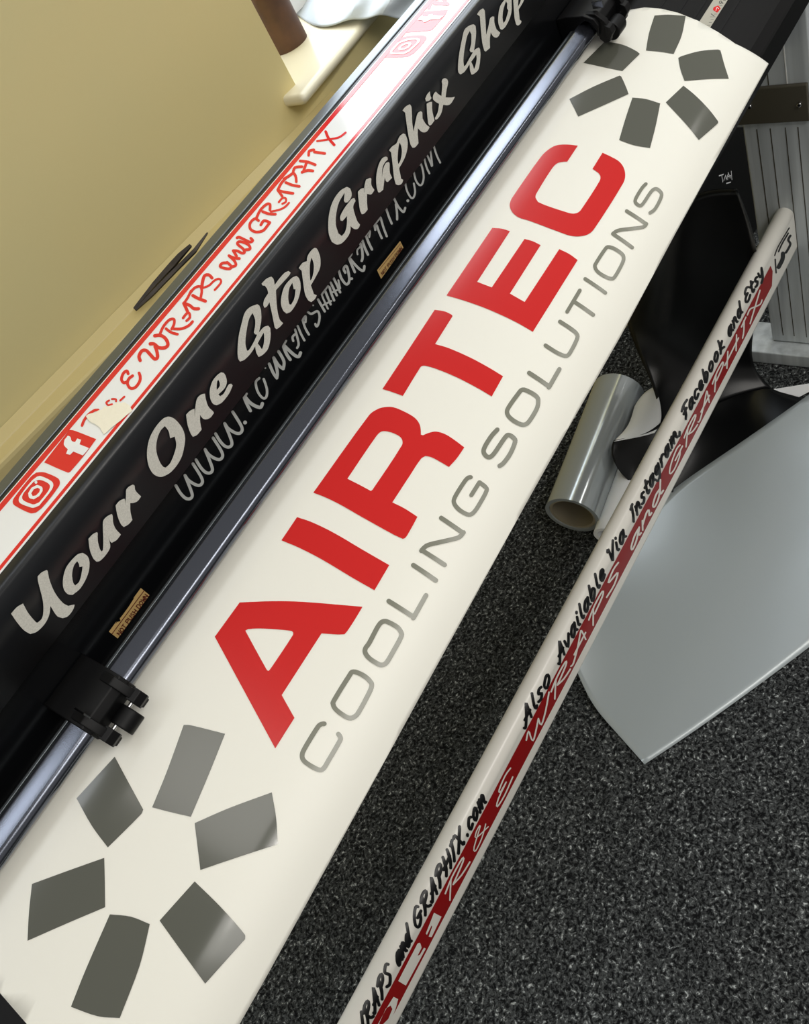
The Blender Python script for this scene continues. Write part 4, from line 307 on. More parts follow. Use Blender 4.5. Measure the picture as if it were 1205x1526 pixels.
N105|4984,6496 4992,6436 5002,6349 5014,6251 5026,6157 5039,6080 5053,6015 5062,5951 5064,5926 5063,5918 5053,5785 5037,5597 5021,5421 5005,5262 4986,5097 4967,4945 4954,4835 4942,4699 4935,4543 4935,4428 4943,4397 4955,4462 4968,4569 4987,4727 5010,4922 5031,5130 5051,5348 5072,5594 5092,5879 5106,6213 5102,6423 5089,6521 5074,6589 5062,6658 5051,6748 5040,6846 5029,6934 5021,6995 5012,6997 4999,6903 4987,6749 4982,6593
N105|5081,5910 5098,6017 5122,6170 5144,6282 5155,6302 5159,6192 5161,5944 5161,5665 5161,5470 5165,5391 5176,5409 5189,5517 5200,5675 5204,5822 5204,6015 5205,6310 5202,6612 5191,6816 5164,6793 5134,6640 5107,6472 5090,6366 5077,6247 5067,6087 5064,5946 5069,5879
N105|5252,6463 5249,6249 5244,5948 5239,5611 5232,5287 5221,4935 5207,4535 5193,4167 5184,3910 5182,3783 5189,3734 5201,3781 5214,3907 5223,4064 5232,4320 5246,4696 5261,5119 5274,5515 5282,5883 5288,6244 5292,6553 5295,6768 5293,6867 5283,6870 5269,6776 5257,6620
N105|5075,4741 5081,4642 5088,4504 5096,4348 5100,4199 5099,4031 5096,3822 5093,3618 5090,3472 5092,3371 5100,3358 5113,3438 5125,3580 5131,3732 5134,3876 5138,4092 5142,4340 5142,4573 5137,4771 5129,4946 5121,5090 5115,5190 5107,5220 5095,5153 5082,5014 5075,4857
N105|5262,5781 5117,5116 5103,5017 5092,4864 5088,4716 5091,4629 5101,4637 5245,5294 5259,5394 5270,5550 5275,5701 5272,5789
N105|5354,5859 5368,5956 5386,6091 5402,6193 5409,6220 5412,6180 5415,6053 5417,5896 5418,5784 5424,5722 5436,5761 5450,5885 5460,6049 5463,6188 5461,6298 5459,6471 5454,6648 5441,6753 5417,6681 5393,6528 5373,6377 5359,6283 5346,6149 5337,5986 5335,5855 5342,5807
N105|5383,5510 5352,3852 5354,3751 5363,3740 5376,3823 5388,3969 5395,4122 5427,5791 5425,5895 5416,5905 5402,5818 5390,5667
N105|5721,6634 5701,6419 5671,6109 5637,5737 5603,5340 5570,4895 5536,4412 5506,3980 5486,3685 5479,3530 5480,3421 5488,3400 5501,3474 5514,3616 5535,3912 5564,4337 5596,4794 5625,5183 5654,5517 5685,5854 5714,6153 5734,6369 5746,6533 5751,6685 5747,6767 5736,6748
N106|4513,4589 4517,4406 4524,4141 4531,3859 4540,3629 4549,3465 4559,3336 4570,3235 4582,3155 4597,3103 4615,3082 4630,3075 4641,3069 4649,3100 4658,3189 4664,3303 4665,3397 4660,3435 4650,3441 4634,3447 4618,3467 4605,3511 4594,3581 4585,3672 4576,3790 4568,3939 4560,4156 4552,4431 4546,4696 4541,4880 4537,4921 4529,4891 4520,4801 4514,4685
N106|4652,4529 4663,4535 4678,4545 4693,4543 4702,4516 4707,4460 4709,4379 4708,4303 4708,4278 4704,4225 4693,4113 4681,4015 4675,3976 4670,3991 4662,4061 4656,4152 4651,4216 4645,4231 4636,4176 4628,4073 4623,3960 4624,3881 4629,3819 4636,3722 4645,3633 4659,3611 4678,3708 4697,3864 4715,4049 4730,4263 4737,4477 4738,4645 4735,4780 4728,4877 4714,4919 4697,4922 4681,4911 4670,4905 4662,4865 4653,4769 4647,4653 4647,4561
N106|5563,6428 5566,6135 5570,5713 5575,5257 5580,4860 5584,4531 5587,4219 5592,3937 5602,3702 5619,3533 5640,3424 5660,3353 5674,3302 5682,3316 5693,3397 5701,3513 5705,3622 5702,3679 5688,3731 5668,3800 5648,3901 5634,4046 5626,4251 5621,4515 5618,4824 5614,5157 5609,5555 5604,6012 5600,6436 5597,6731 5593,6781 5584,6753 5573,6659 5565,6535
P107|7332,5777 7303,4025 7257,3299 7200,2991 6977,3108 6924,3634 6929,4638 6972,7109 7018,7516 7289,7496 7330,6961
P110|7792,7506 7797,6732 7753,3472 7634,3186 7384,3277 7373,3692 7418,7533
N112|7852,6415 7872,6493 7899,6602 7925,6693 7944,6729 7959,6712 7974,6659 7986,6572 7993,6456 7996,6287 7996,6064 7992,5837 7987,5698 7985,5669 7975,5581 7958,5431 7942,5296 7919,5042 7910,4820 7917,4714 7938,4765 7966,4952 7979,5072 8004,5287 8038,5623 8068,6031 8081,6372 8086,6679 8087,6965 8083,7200 8072,7370 8056,7490 8036,7562 8011,7585 7979,7525 7944,7404 7914,7282 7895,7205 7868,7037 7843,6783 7830,6540 7833,6400
N112|7903,6209 7837,4039 7839,3894 7856,3896 7883,4046 7908,4286 7922,4525 7990,6719 7988,6869 7970,6864 7943,6706 7917,6456'''),
    'strip_white2': ('top', '''P90|1719,6550 1674,6533 1629,6080 1601,5149 1559,4901 1560,4323 1597,4258 1589,2763 1629,2728 1666,2747 1674,4248 1717,4493 1719,5100 1682,5007 1683,5527 1714,6093
Q92|1305,5732 1298,4102 1276,3401 1228,3062 1073,2985 1040,3409 1033,3908 1033,5389 1053,5919 1092,6168 1239,6297 1291,6078|1271,5473 1271,4275 1253,3627 1209,3339 1098,3301 1067,3663 1061,4101 1064,5271 1085,5801 1130,6038 1241,5972
Q93|1225,5237 1222,4427 1193,3983 1145,3886 1103,4208 1102,4891 1133,5463 1186,5622|1204,4896 1198,4470 1175,4263 1139,4328 1125,4663 1142,5094 1180,5191
N94|1246,5453 1238,5401 1232,5435 1229,5542 1231,5681 1237,5800 1245,5852 1251,5819 1254,5711 1252,5572
Q108|7274,6095 7258,4516 7217,3868 7162,3667 7012,4007 6980,4483 7010,6356 7044,6833 7112,7031 7227,6987|7240,5676 7232,4646 7204,4173 7156,4016 7037,4364 7013,4797 7030,6188 7059,6635 7105,6687 7213,6594
Q109|7198,5504 7187,4942 7149,4597 7092,4624 7064,5123 7076,5797 7114,6148 7177,6059|7171,5427 7160,5016 7122,4865 7090,5199 7100,5704 7135,5885
P111|7724,6773 7666,6913 7629,6724 7604,5921 7566,5583 7568,5203 7597,4986 7576,3503 7631,3307 7681,5017 7710,5295 7707,5774 7674,5762 7687,6342'''),
    'peel': ('top', '''E96|1937,6315 1961,6220 1976,5966 1992,5551 2020,5369 2034,5025 2073,5050 2074,4730 2103,4139 2127,4004 2146,3800 2136,3374 2156,3105 2139,2159 2093,1247 2036,1502 1978,1671 1932,1882 1886,2092 1843,2171 1820,2314 1844,2900 1869,3426 1889,4385 1894,5030 1908,5602'''),
    'tube_black': ('tube', '''N113|-1269,3226 -1251,3077 -1229,2901 -1242,2641 -1257,2844 -1289,3254 -1317,3666 -1337,4048 -1354,4503 -1332,5036 -1291,4496 -1235,3743 -1196,3372 -1191,3277 -1191,3158 -1196,3062 -1205,3022 -1214,3052 -1251,3364 -1304,3889 -1340,4350 -1328,4796 -1317,4535 -1296,4056 -1267,3541 -1234,3088 -1214,2796 -1246,2601 -1270,2783 -1287,2923 -1293,3008 -1292,3121 -1287,3216 -1278,3259
N113|-1217,3076 -1240,3389 -1274,3930 -1298,4577 -1268,4978 -1236,4591 -1199,4084 -1154,3567 -1105,3123 -1071,2841 -1066,2756 -1066,2650 -1073,2564 -1082,2529 -1091,2559 -1124,2827 -1171,3222 -1214,3605 -1248,3950 -1276,4278 -1270,4773 -1254,4418 -1219,3706 -1194,3346 -1190,3236 -1192,3122 -1199,3041 -1209,3024
N113|-1167,4940 -1016,2896 -1011,2806 -1012,2699 -1019,2617 -1028,2589 -1037,2625 -1183,4340 -1190,4535 -1190,4770 -1185,4957 -1177,5021
N113|-1075,3143 -1056,3051 -1030,2934 -1007,2860 -988,2847 -970,2866 -969,2836 -972,2737 -981,2830 -997,2935 -1023,3041 -1058,3149 -1082,3227 -1090,3292 -1094,3408 -1091,3538 -1084,3630 -1074,3641 -1049,3544 -1013,3413 -983,3278 -962,3126 -946,2957 -944,2664 -966,2530 -990,2505 -1015,2523 -1042,2606 -1069,2724 -1088,2809 -1095,2878 -1096,2984 -1092,3088 -1084,3150
N113|-1093,3379 -1096,3547 -1099,3840 -1100,4271 -1091,4658 -1080,4845 -1073,4942 -1063,4983 -1054,4878 -1049,4668 -1049,4434 -1055,4265 -1061,4179 -1068,4089 -1069,4065 -1068,3896 -1065,3638 -1063,3467 -1064,3338 -1071,3247 -1080,3222 -1089,3272
N113|-1044,4135 -1048,4296 -1049,4870 -1024,4948 -995,4607 -956,4098 -918,3678 -880,3324 -842,3006 -817,2814 -811,2773 -831,2531 -843,2681 -873,3059 -916,3645 -949,4289 -955,4500 -954,4735 -948,4904 -938,4942 -929,4834 -894,4052 -850,3330 -819,2923 -806,2756 -822,2440 -836,2521 -862,2712 -899,3005 -935,3302 -971,3602 -1008,3953 -1033,4235 -1024,4339 -1020,4571 -1017,4457 -1015,4223 -1019,4026 -1027,3938 -1037,3978
N113|-960,3826 -873,3763 -864,3708 -859,3582 -860,3445 -866,3343 -875,3310 -961,3356 -970,3400 -975,3512 -975,3656 -969,3779
N113|-864,4844 -715,2857 -711,2767 -712,2660 -719,2577 -728,2548 -737,2585 -882,4237 -888,4434 -888,4672 -883,4860 -873,4926
N113|-775,3101 -756,3012 -730,2895 -707,2822 -687,2807 -670,2822 -674,2730 -677,2703 -692,2839 -711,2962 -735,3050 -765,3125 -787,3177 -795,3235 -799,3348 -797,3477 -789,3569 -779,3588 -757,3525 -726,3433 -697,3313 -673,3145 -653,2957 -643,2692 -665,2486 -690,2462 -715,2482 -742,2565 -770,2682 -789,2767 -796,2835 -798,2942 -793,3045 -785,3108
N113|-527,2782 -529,2702 -538,2542 -560,2459 -585,2521 -614,2633 -637,2769 -647,2981 -645,3169 -643,3300 -641,3432 -639,3483 -640,3515 -658,3693 -685,3935 -707,4104 -716,4082 -725,3966 -732,3866 -742,3818 -751,3878 -757,4044 -757,4275 -751,4463 -743,4607 -727,4822 -703,4866 -674,4624 -642,4250 -618,3898 -607,3582 -609,3361 -611,3239 -614,3117 -616,3061 -615,3054 -599,2958 -574,2854 -556,2806 -558,2799 -559,2819 -557,2878 -551,2971 -541,3010 -532,2979 -526,2892
N114|-361,3036 -369,2999 -384,2949 -404,2969 -429,3088 -455,3266 -478,3462 -495,3694 -508,3994 -512,4566 -488,4789 -468,4661 -444,4405 -412,3959 -377,3556 -352,3324 -346,3227 -347,3112 -353,3017 -362,2980 -371,3010 -396,3213 -430,3523 -459,3804 -479,3967 -492,4045 -484,4207 -482,4381 -472,4103 -458,3851 -438,3635 -413,3440 -394,3329 -384,3321 -378,3354 -371,3389 -361,3401 -353,3337 -350,3224 -353,3111
N114|-372,3017 -391,3195 -417,3469 -437,3743 -446,4069 -442,4439 -439,4560 -431,4706 -421,4715 -413,4584 -410,4363 -412,4138 -414,4096 -415,4210 -413,4172 -396,3845 -370,3517 -351,3316 -346,3215 -347,3100 -354,3011 -363,2980
N114|-330,2986 -412,4056 -417,4250 -416,4484 -409,4662 -400,4715 -391,4624 -308,3268 -303,3165 -305,3051 -312,2968 -321,2943
N114|-351,3833 -330,3643 -301,3420 -281,3298 -279,3289 -289,3144 -289,3135 -303,3298 -325,3554 -343,3819 -349,4235 -337,4581 -332,4641 -322,4671 -313,4558 -309,4345 -311,4114 -319,3969 -321,3950 -317,4130 -318,4261 -303,3956 -280,3626 -263,3389 -257,3166 -274,2927 -293,2945 -317,3071 -347,3264 -368,3412 -374,3509 -375,3650 -370,3788 -361,3864
N114|-156,3118 -160,3050 -174,2931 -195,2917 -219,3030 -247,3207 -270,3402 -286,3632 -298,3919 -297,4512 -272,4669 -252,4534 -230,4297 -204,3924 -177,3592 -157,3393 -152,3293 -153,3173 -159,3079 -169,3043 -178,3078 -197,3248 -224,3503 -247,3724 -264,3862 -279,3937 -272,4046 -269,4246 -261,3998 -249,3772 -229,3566 -203,3377 -185,3278 -183,3278 -183,3301 -180,3350 -171,3424 -162,3423 -154,3346 -152,3228
N114|-98,2399 -125,2621 -161,2939 -192,3229 -211,3437 -226,3615 -236,3812 -238,4222 -227,4499 -222,4567 -212,4620 -203,4527 -199,4324 -200,4091 -207,3933 -210,3905 -208,3999 -208,4157 -202,4024 -190,3808 -170,3558 -140,3233 -103,2897 -77,2671 -72,2584 -73,2479 -79,2395 -89,2364
N115|141,2715 139,2629 129,2455 106,2381 78,2447 44,2571 12,2727 -18,2926 -46,3168 -67,3428 -75,3762 -70,4259 -48,4637 -21,4611 9,4422 36,4176 58,3885 76,3634 87,3484 92,3372 90,3249 83,3159 73,3132 65,3176 53,3301 37,3479 20,3637 -3,3773 -29,3896 -44,3919 -43,3924 -43,3860 -40,3708 -24,3481 2,3233 29,3037 58,2889 89,2773 110,2720 110,2717 109,2732 110,2792 116,2884 126,2927 135,2903 141,2821
N115|26,3529 107,3488 116,3442 121,3335 120,3213 113,3122 103,3091 22,3127 13,3167 8,3265 10,3388 16,3493
N115|104,4593 247,2765 252,2676 251,2571 244,2489 234,2460 225,2496 82,4003 77,4186 78,4421 85,4607 95,4673
N115|184,2992 204,2910 231,2801 256,2734 278,2726 298,2749 300,2734 298,2627 289,2713 272,2812 243,2909 207,3005 180,3073 172,3132 168,3240 171,3360 180,3446 190,3459 216,3378 254,3268 287,3147 309,3004 325,2838 326,2542 303,2416 277,2385 249,2396 220,2474 190,2585 170,2665 163,2731 161,2833 165,2936 174,2997
N115|168,3232 168,3388 167,3651 172,4011 186,4371 201,4556 210,4657 220,4693 229,4584 232,4373 229,4139 221,3987 213,3910 204,3832 201,3794 200,3661 200,3440 201,3285 198,3167 191,3087 180,3072 172,3127
N115|232,3908 230,4050 236,4611 262,4682 290,4354 326,3893 363,3540 401,3217 440,2918 466,2734 472,2695 452,2454 440,2601 410,2968 369,3518 340,4074 336,4282 339,4517 348,4685 358,4721 367,4611 395,3874 435,3228 466,2839 479,2675 463,2360 448,2438 420,2624 381,2906 343,3185 307,3459 271,3756 247,3978 255,4056 263,4277 264,4167 264,3950 257,3798 248,3734 238,3774
N115|319,3661 414,3636 423,3587 428,3474 427,3342 420,3243 410,3207 315,3228 306,3269 301,3370 302,3504 309,3617
N115|439,4659 580,2801 585,2711 584,2604 577,2521 567,2492 557,2528 414,4055 410,4246 412,4485 419,4673 429,4740
N115|515,3029 536,2947 564,2837 589,2770 611,2760 630,2780 628,2706 625,2663 609,2793 590,2909 563,2991 531,3057 507,3103 498,3157 495,3265 497,3388 505,3483 516,3503 540,3449 573,3368 605,3259 630,3099 650,2915 660,2637 636,2443 609,2414 582,2429 552,2505 522,2616 502,2696 494,2762 492,2866 496,2970 505,3033
N115|585,4687 732,2750 737,2660 736,2553 729,2469 719,2440 709,2477 560,4079 555,4274 557,4513 565,4703 576,4770
N115|686,4704 828,2759 834,2667 832,2560 825,2477 815,2449 805,2487 660,4097 656,4297 658,4537 666,4725 677,4790
N115|613,3607 777,3454 786,3403 791,3295 789,3172 781,3081 771,3053 607,3182 598,3227 593,3333 595,3464 603,3569
N115|876,2938 941,2808 949,2755 953,2657 951,2551 943,2477 932,2463 867,2589 858,2641 855,2739 857,2846 866,2923
N115|904,2497 875,2755 834,3130 800,3479 777,3723 759,3920 747,4081 741,4258 742,4498 749,4707 760,4805 770,4754 782,4568 800,4280 824,3890 858,3450 898,3036 928,2769 933,2678 932,2570 924,2486 914,2458
N115|967,2871 978,2829 990,2786 981,2697 979,2755 971,2996 964,3270 957,3575 952,3978 953,4512 983,4915 998,4772 1007,4671 1013,4504 1012,4265 1006,4052 995,3947 985,3973 977,4054 971,4131 986,4397 987,4206 991,3758 997,3424 1004,3139 1012,2863 1013,2585 985,2436 965,2494 953,2538 945,2604 943,2707 947,2811 956,2874
N115|867,4790 898,4413 943,3906 990,3544 1037,3250 1085,2987 1118,2813 1126,2737 1127,2630 1122,2532 1112,2480 1102,2494 1067,2662 1019,2906 971,3163 924,3445 877,3778 845,4082 839,4245 840,4482 846,4702 857,4820
N116|1091,4677 1102,4503 1107,4325 1105,4093 1097,3915 1087,3848 1078,3887 1067,4033 1062,4202 1063,4435 1071,4637 1082,4730
N116|1286,3204 1280,3133 1266,3007 1243,2985 1216,3092 1185,3263 1160,3459 1145,3706 1138,4072 1157,4729 1185,4741 1213,4591 1232,4477 1239,4352 1241,4134 1236,3927 1226,3814 1216,3801 1196,3884 1171,3999 1162,4036 1173,4269 1176,4069 1185,3851 1205,3646 1233,3457 1254,3358 1257,3361 1257,3389 1261,3446 1271,3524 1281,3523 1289,3443 1290,3321
N116|1363,3012 1341,3096 1310,3224 1283,3394 1265,3659 1256,4049 1275,4776 1305,4739 1337,4496 1364,4192 1384,3858 1399,3570 1409,3337 1395,3036 1378,3007 1369,3002 1359,3032 1354,3122 1354,3239 1361,3343 1371,3387 1379,3391 1384,3385 1376,3200 1370,3288 1357,3478 1341,3656 1316,3831 1288,4005 1278,4066 1291,4322 1296,4025 1307,3782 1327,3617 1356,3473 1378,3376 1385,3302 1387,3185 1383,3076 1373,3010
N116|1445,3062 1369,4165 1366,4368 1371,4605 1380,4785 1391,4840 1400,4747 1471,3355 1475,3248 1473,3130 1465,3043 1454,3017
N116|1430,3946 1450,3747 1479,3524 1499,3401 1498,3389 1486,3180 1483,3227 1465,3457 1440,3820 1422,4178 1420,4380 1424,4617 1433,4801 1444,4859 1453,4770 1469,4349 1493,3823 1512,3515 1520,3315 1503,3015 1483,3032 1460,3154 1430,3342 1408,3489 1402,3588 1402,3737 1409,3892 1420,3980
N116|1483,3965 1504,3763 1532,3537 1553,3415 1554,3405 1542,3240 1542,3243 1528,3410 1507,3680 1491,3982 1496,4543 1515,4808 1522,4865 1533,4877 1540,4745 1540,4521 1534,4290 1524,4142 1519,4107 1522,4214 1525,4442 1535,4144 1555,3771 1571,3522 1577,3298 1560,3031 1539,3040 1514,3163 1483,3351 1461,3499 1455,3598 1455,3748 1462,3904 1473,3997
N117|2511,4292 2515,4473 2537,4960 2564,4976 2594,4662 2631,4185 2669,3758 2711,3410 2755,3102 2786,2918 2793,2877 2773,2642 2763,2781 2735,3147 2701,3728 2684,4382 2684,4599 2692,4832 2704,4994 2715,5020 2722,4902 2737,4148 2765,3411 2792,3011 2804,2842 2786,2536 2767,2609 2734,2790 2689,3069 2646,3352 2604,3640 2564,3976 2538,4239 2537,4269 2549,4423 2548,4337 2540,4109 2529,3975 2517,3963 2511,4076
N117|2611,3887 2756,3872 2765,3816 2769,3684 2766,3536 2757,3426 2746,3386 2602,3399 2592,3442 2588,3552 2590,3701 2600,3834
N117|2922,2643 2890,2897 2846,3278 2815,3660 2803,3996 2802,4376 2820,4950 2848,5079 2864,4982 2875,4908 2881,4776 2880,4552 2871,4321 2859,4172 2847,4161 2837,4231 2825,4309 2832,4389 2842,4620 2842,4451 2849,4098 2875,3619 2915,3190 2946,2922 2952,2832 2951,2724 2944,2638 2933,2608
N117|3076,3289 3064,3241 3045,3174 3022,3154 2997,3216 2973,3330 2955,3596 2982,4028 3006,4207 3001,3955 2994,3987 2973,4189 2954,4315 2939,4293 2921,4187 2908,4097 2896,4089 2890,4220 2892,4444 2900,4675 2913,4824 2928,4921 2951,5058 2978,5088 3003,4928 3028,4668 3042,4234 3014,3683 2991,3555 2993,3693 2997,3736 3015,3629 3032,3569 3044,3586 3059,3651 3070,3707 3082,3717 3089,3635 3091,3500 3086,3369
N117|3205,3181 3175,3267 3134,3400 3101,3582 3085,3914 3091,4512 3128,5120 3166,5073 3207,4840 3241,4545 3259,4163 3269,3788 3272,3449 3246,3198 3224,3179 3210,3175 3200,3208 3194,3307 3196,3437 3205,3551 3217,3601 3230,3607 3244,3615 3236,3476 3233,3492 3223,3681 3208,3874 3177,4088 3139,4300 3116,4354 3127,4498 3126,4318 3131,4072 3155,3869 3193,3701 3222,3594 3230,3517 3232,3390 3227,3267 3217,3188
N118|3452,4310 3455,4480 3480,5010 3508,5030 3533,4712 3565,4234 3599,3794 3637,3438 3679,3128 3708,2943 3715,2903 3694,2661 3682,2799 3653,3161 3619,3734 3604,4379 3606,4595 3615,4830 3628,4995 3640,5025 3647,4911 3658,4170 3685,3434 3712,3037 3725,2873 3706,2562 3688,2636 3656,2817 3613,3097 3571,3382 3533,3676 3498,4027 3475,4298 3479,4341 3494,4548 3492,4460 3484,4224 3472,4056 3459,4015 3452,4104
N118|3546,3939 3674,3885 3683,3826 3686,3690 3682,3541 3673,3433 3661,3395 3533,3437 3524,3482 3520,3596 3524,3748 3534,3887
N118|3731,3231 3716,3529 3703,4088 3746,5018 3786,4600 3835,3881 3877,3510 3882,3412 3882,3286 3874,3177 3863,3126 3852,3146 3806,3440 3750,3922 3721,4242 3747,4460 3753,3839 3765,3491 3766,3366 3761,3245 3751,3170 3739,3165
N118|4030,3187 4015,3151 3990,3106 3960,3121 3927,3234 3893,3410 3867,3613 3854,3880 3854,4296 3883,4933 3913,5025 3938,4914 3964,4678 3991,4242 4021,3774 4047,3526 4052,3423 4051,3295 4043,3188 4031,3142 4020,3167 3992,3368 3956,3682 3926,3980 3904,4162 3885,4248 3883,4285 3897,4529 3897,4344 3902,4093 3921,3852 3949,3643 3975,3525 3995,3516 4015,3560 4030,3603 4041,3591 4048,3499 4048,3367 4041,3251
N118|4019,3177 4000,3354 3974,3634 3959,3952 3972,4522 3997,4836 4008,4929 4021,4981 4029,4884 4028,4675 4019,4434 4005,4254 3998,4191 3999,4255 4003,4421 4011,4096 4031,3726 4048,3515 4052,3404 4050,3276 4041,3177 4030,3141
N118|4104,3148 4082,3356 4055,3689 4040,4063 4061,4731 4089,4932 4099,4967 4110,4932 4113,4763 4107,4524 4094,4307 4080,4194 4072,4169 4075,4249 4086,4552 4094,4172 4114,3721 4133,3474 4138,3363 4135,3237 4126,3141 4114,3108
N118|4167,3165 4181,3083 4188,2998 4188,2886 4182,2790 4171,2743 4159,2764 4145,2840 4138,2922 4138,3034 4145,3137 4156,3187
N118|4272,2623 4239,2872 4196,3242 4165,3607 4153,3911 4154,4249 4175,4820 4206,4977 4221,4875 4231,4800 4236,4660 4232,4430 4220,4198 4206,4058 4194,4055 4185,4120 4175,4198 4187,4314 4200,4557 4199,4377 4203,4034 4227,3579 4266,3167 4297,2904 4303,2812 4302,2703 4295,2617 4283,2587
N118|4427,3162 4411,3127 4386,3082 4356,3097 4322,3208 4287,3380 4261,3578 4248,3840 4248,4247 4280,4885 4310,4974 4336,4864 4362,4629 4388,4196 4419,3743 4444,3503 4450,3399 4448,3271 4440,3164 4428,3117 4417,3143 4389,3340 4352,3646 4322,3928 4299,4102 4280,4188 4278,4222 4293,4471 4292,4294 4297,4053 4315,3820 4344,3617 4371,3502 4392,3493 4412,3537 4427,3577 4439,3564 4446,3473 4445,3341 4438,3224
N118|4416,3153 4396,3327 4371,3599 4355,3907 4371,4479 4397,4788 4408,4880 4422,4930 4429,4828 4427,4615 4417,4372 4403,4192 4395,4129 4396,4190 4402,4370 4409,4055 4428,3698 4446,3491 4450,3380 4447,3252 4439,3153 4427,3116
N118|4561,2609 4510,2987 4449,3584 4424,4287 4473,5144 4509,5045 4540,4844 4566,4577 4591,4210 4607,3862 4605,3463 4582,3188 4552,3109 4519,3213 4485,3397 4462,3544 4457,3648 4459,3810 4470,3982 4484,4087 4495,4060 4514,3849 4543,3623 4564,3526 4568,3541 4568,3534 4568,3505 4554,3652 4526,3882 4500,4088 4473,4266 4451,4359 4472,4773 4488,4029 4539,3297 4586,2893 4592,2801 4591,2691 4584,2604 4572,2573
N118|4751,2600 4717,2846 4674,3211 4643,3566 4632,3862 4632,4186 4657,4765 4689,4915 4704,4815 4713,4740 4718,4598 4713,4365 4701,4130 4686,3995 4674,3991 4664,4054 4654,4125 4666,4235 4680,4488 4679,4316 4683,3984 4706,3549 4745,3145 4777,2885 4783,2792 4782,2681 4775,2594 4763,2563
N118|4780,4063 4806,4042 4843,4006 4874,3921 4892,3756 4902,3556 4901,3277 4879,3089 4857,3043 4832,3070 4801,3179 4768,3349 4744,3547 4734,3825 4744,4311 4787,4873 4821,4858 4855,4706 4879,4590 4885,4468 4881,4243 4870,4012 4856,3874 4843,3853 4818,3941 4785,4068 4767,4097 4782,4272 4781,4185 4783,3990 4798,3778 4826,3582 4850,3472 4864,3454 4872,3474 4865,3386 4863,3298 4859,3357 4848,3421 4822,3463 4786,3486 4760,3499 4750,3548 4747,3677 4753,3848 4766,4004
N119|5136,2992 5151,2922 5168,2849 5152,2640 5137,2832 5108,3192 5089,3538 5078,3820 5073,4131 5124,4777 5143,4457 5169,3938 5204,3570 5246,3293 5293,3041 5328,2875 5336,2799 5337,2693 5332,2596 5321,2547 5309,2562 5273,2721 5223,2953 5176,3199 5135,3491 5100,3835 5082,4054 5122,4549 5124,4288 5129,3882 5144,3463 5169,3061 5189,2774 5159,2510 5134,2603 5117,2672 5109,2745 5107,2850 5113,2951 5124,3005
N119|5306,3089 5284,3288 5256,3600 5241,3936 5269,4595 5298,4781 5310,4818 5320,4784 5322,4617 5314,4380 5300,4164 5285,4058 5276,4033 5277,4087 5291,4397 5297,4037 5317,3637 5336,3404 5341,3299 5338,3176 5329,3083 5316,3050
N119|5371,3112 5385,3032 5393,2951 5393,2841 5387,2745 5375,2698 5364,2717 5349,2791 5341,2870 5341,2981 5348,3082 5360,3133
N119|5533,3136 5516,3099 5489,3051 5457,3062 5421,3168 5385,3333 5358,3520 5345,3766 5348,4155 5385,4777 5417,4864 5444,4763 5469,4538 5495,4116 5525,3700 5551,3470 5557,3370 5555,3244 5547,3140 5535,3092 5523,3116 5494,3307 5456,3597 5426,3862 5402,4017 5381,4088 5378,4112 5394,4344 5392,4182 5396,3961 5414,3751 5445,3563 5473,3459 5495,3452 5517,3500 5534,3541 5546,3529 5553,3439 5552,3312 5545,3197
N119|5522,3126 5502,3295 5476,3556 5461,3854 5482,4419 5511,4712 5524,4804 5538,4848 5544,4744 5541,4530 5529,4291 5512,4116 5504,4055 5503,4092 5511,4285 5516,3988 5535,3657 5553,3458 5557,3351 5554,3225 5545,3128 5533,3091
N120|5861,3043 5944,2912 5955,2860 5959,2763 5957,2656 5948,2582 5936,2566 5851,2692 5841,2742 5836,2839 5839,2948 5849,3026
N120|5899,2603 5866,2844 5823,3198 5790,3532 5769,3766 5754,3960 5745,4112 5744,4286 5753,4522 5769,4733 5785,4836 5795,4792 5803,4618 5815,4346 5829,3965 5856,3529 5895,3131 5925,2877 5932,2786 5930,2678 5923,2594 5911,2566
N120|5922,3106 5861,4141 5864,4346 5876,4585 5893,4767 5907,4822 5914,4728 5955,3406 5958,3297 5955,3175 5945,3086 5932,3060
N120|5923,3990 5945,3793 5977,3569 6003,3450 6013,3442 6005,3383 6003,3271 5992,3408 5973,3656 5962,3941 5992,4558 6020,4748 6030,4793 6042,4780 6045,4627 6037,4394 6022,4170 6005,4046 5998,4017 5999,4064 6015,4378 6018,4118 6031,3770 6043,3515 6036,3194 6009,3047 5984,3062 5952,3179 5914,3360 5889,3502 5883,3595 5885,3745 5897,3907 5912,4011
N120|6204,3166 6194,3124 6176,3063 6153,3047 6129,3110 6106,3215 6089,3434 6117,3814 6138,3939 6130,3722 6123,3763 6104,3918 6089,4026 6077,4013 6062,3936 6050,3875 6037,3860 6030,3957 6035,4160 6049,4394 6066,4553 6081,4641 6105,4768 6131,4789 6152,4627 6170,4373 6177,3997 6148,3532 6127,3425 6132,3575 6136,3593 6153,3497 6168,3445 6176,3456 6188,3503 6198,3547 6211,3563 6219,3496 6221,3372 6215,3248
N120|6351,2636 6310,2900 6260,3295 6228,3672 6221,3960 6244,4480 6279,4767 6299,4769 6318,4686 6330,4624 6335,4503 6330,4281 6316,4051 6300,3909 6286,3890 6273,3937 6257,4001 6249,4006 6263,4133 6275,4374 6275,4143 6295,3655 6339,3205 6377,2925 6383,2835 6382,2725 6375,2636 6363,2603
N120|6267,3410 6378,3345 6389,3300 6393,3194 6390,3076 6381,2986 6368,2957 6255,3014 6244,3056 6239,3155 6243,3277 6253,3375
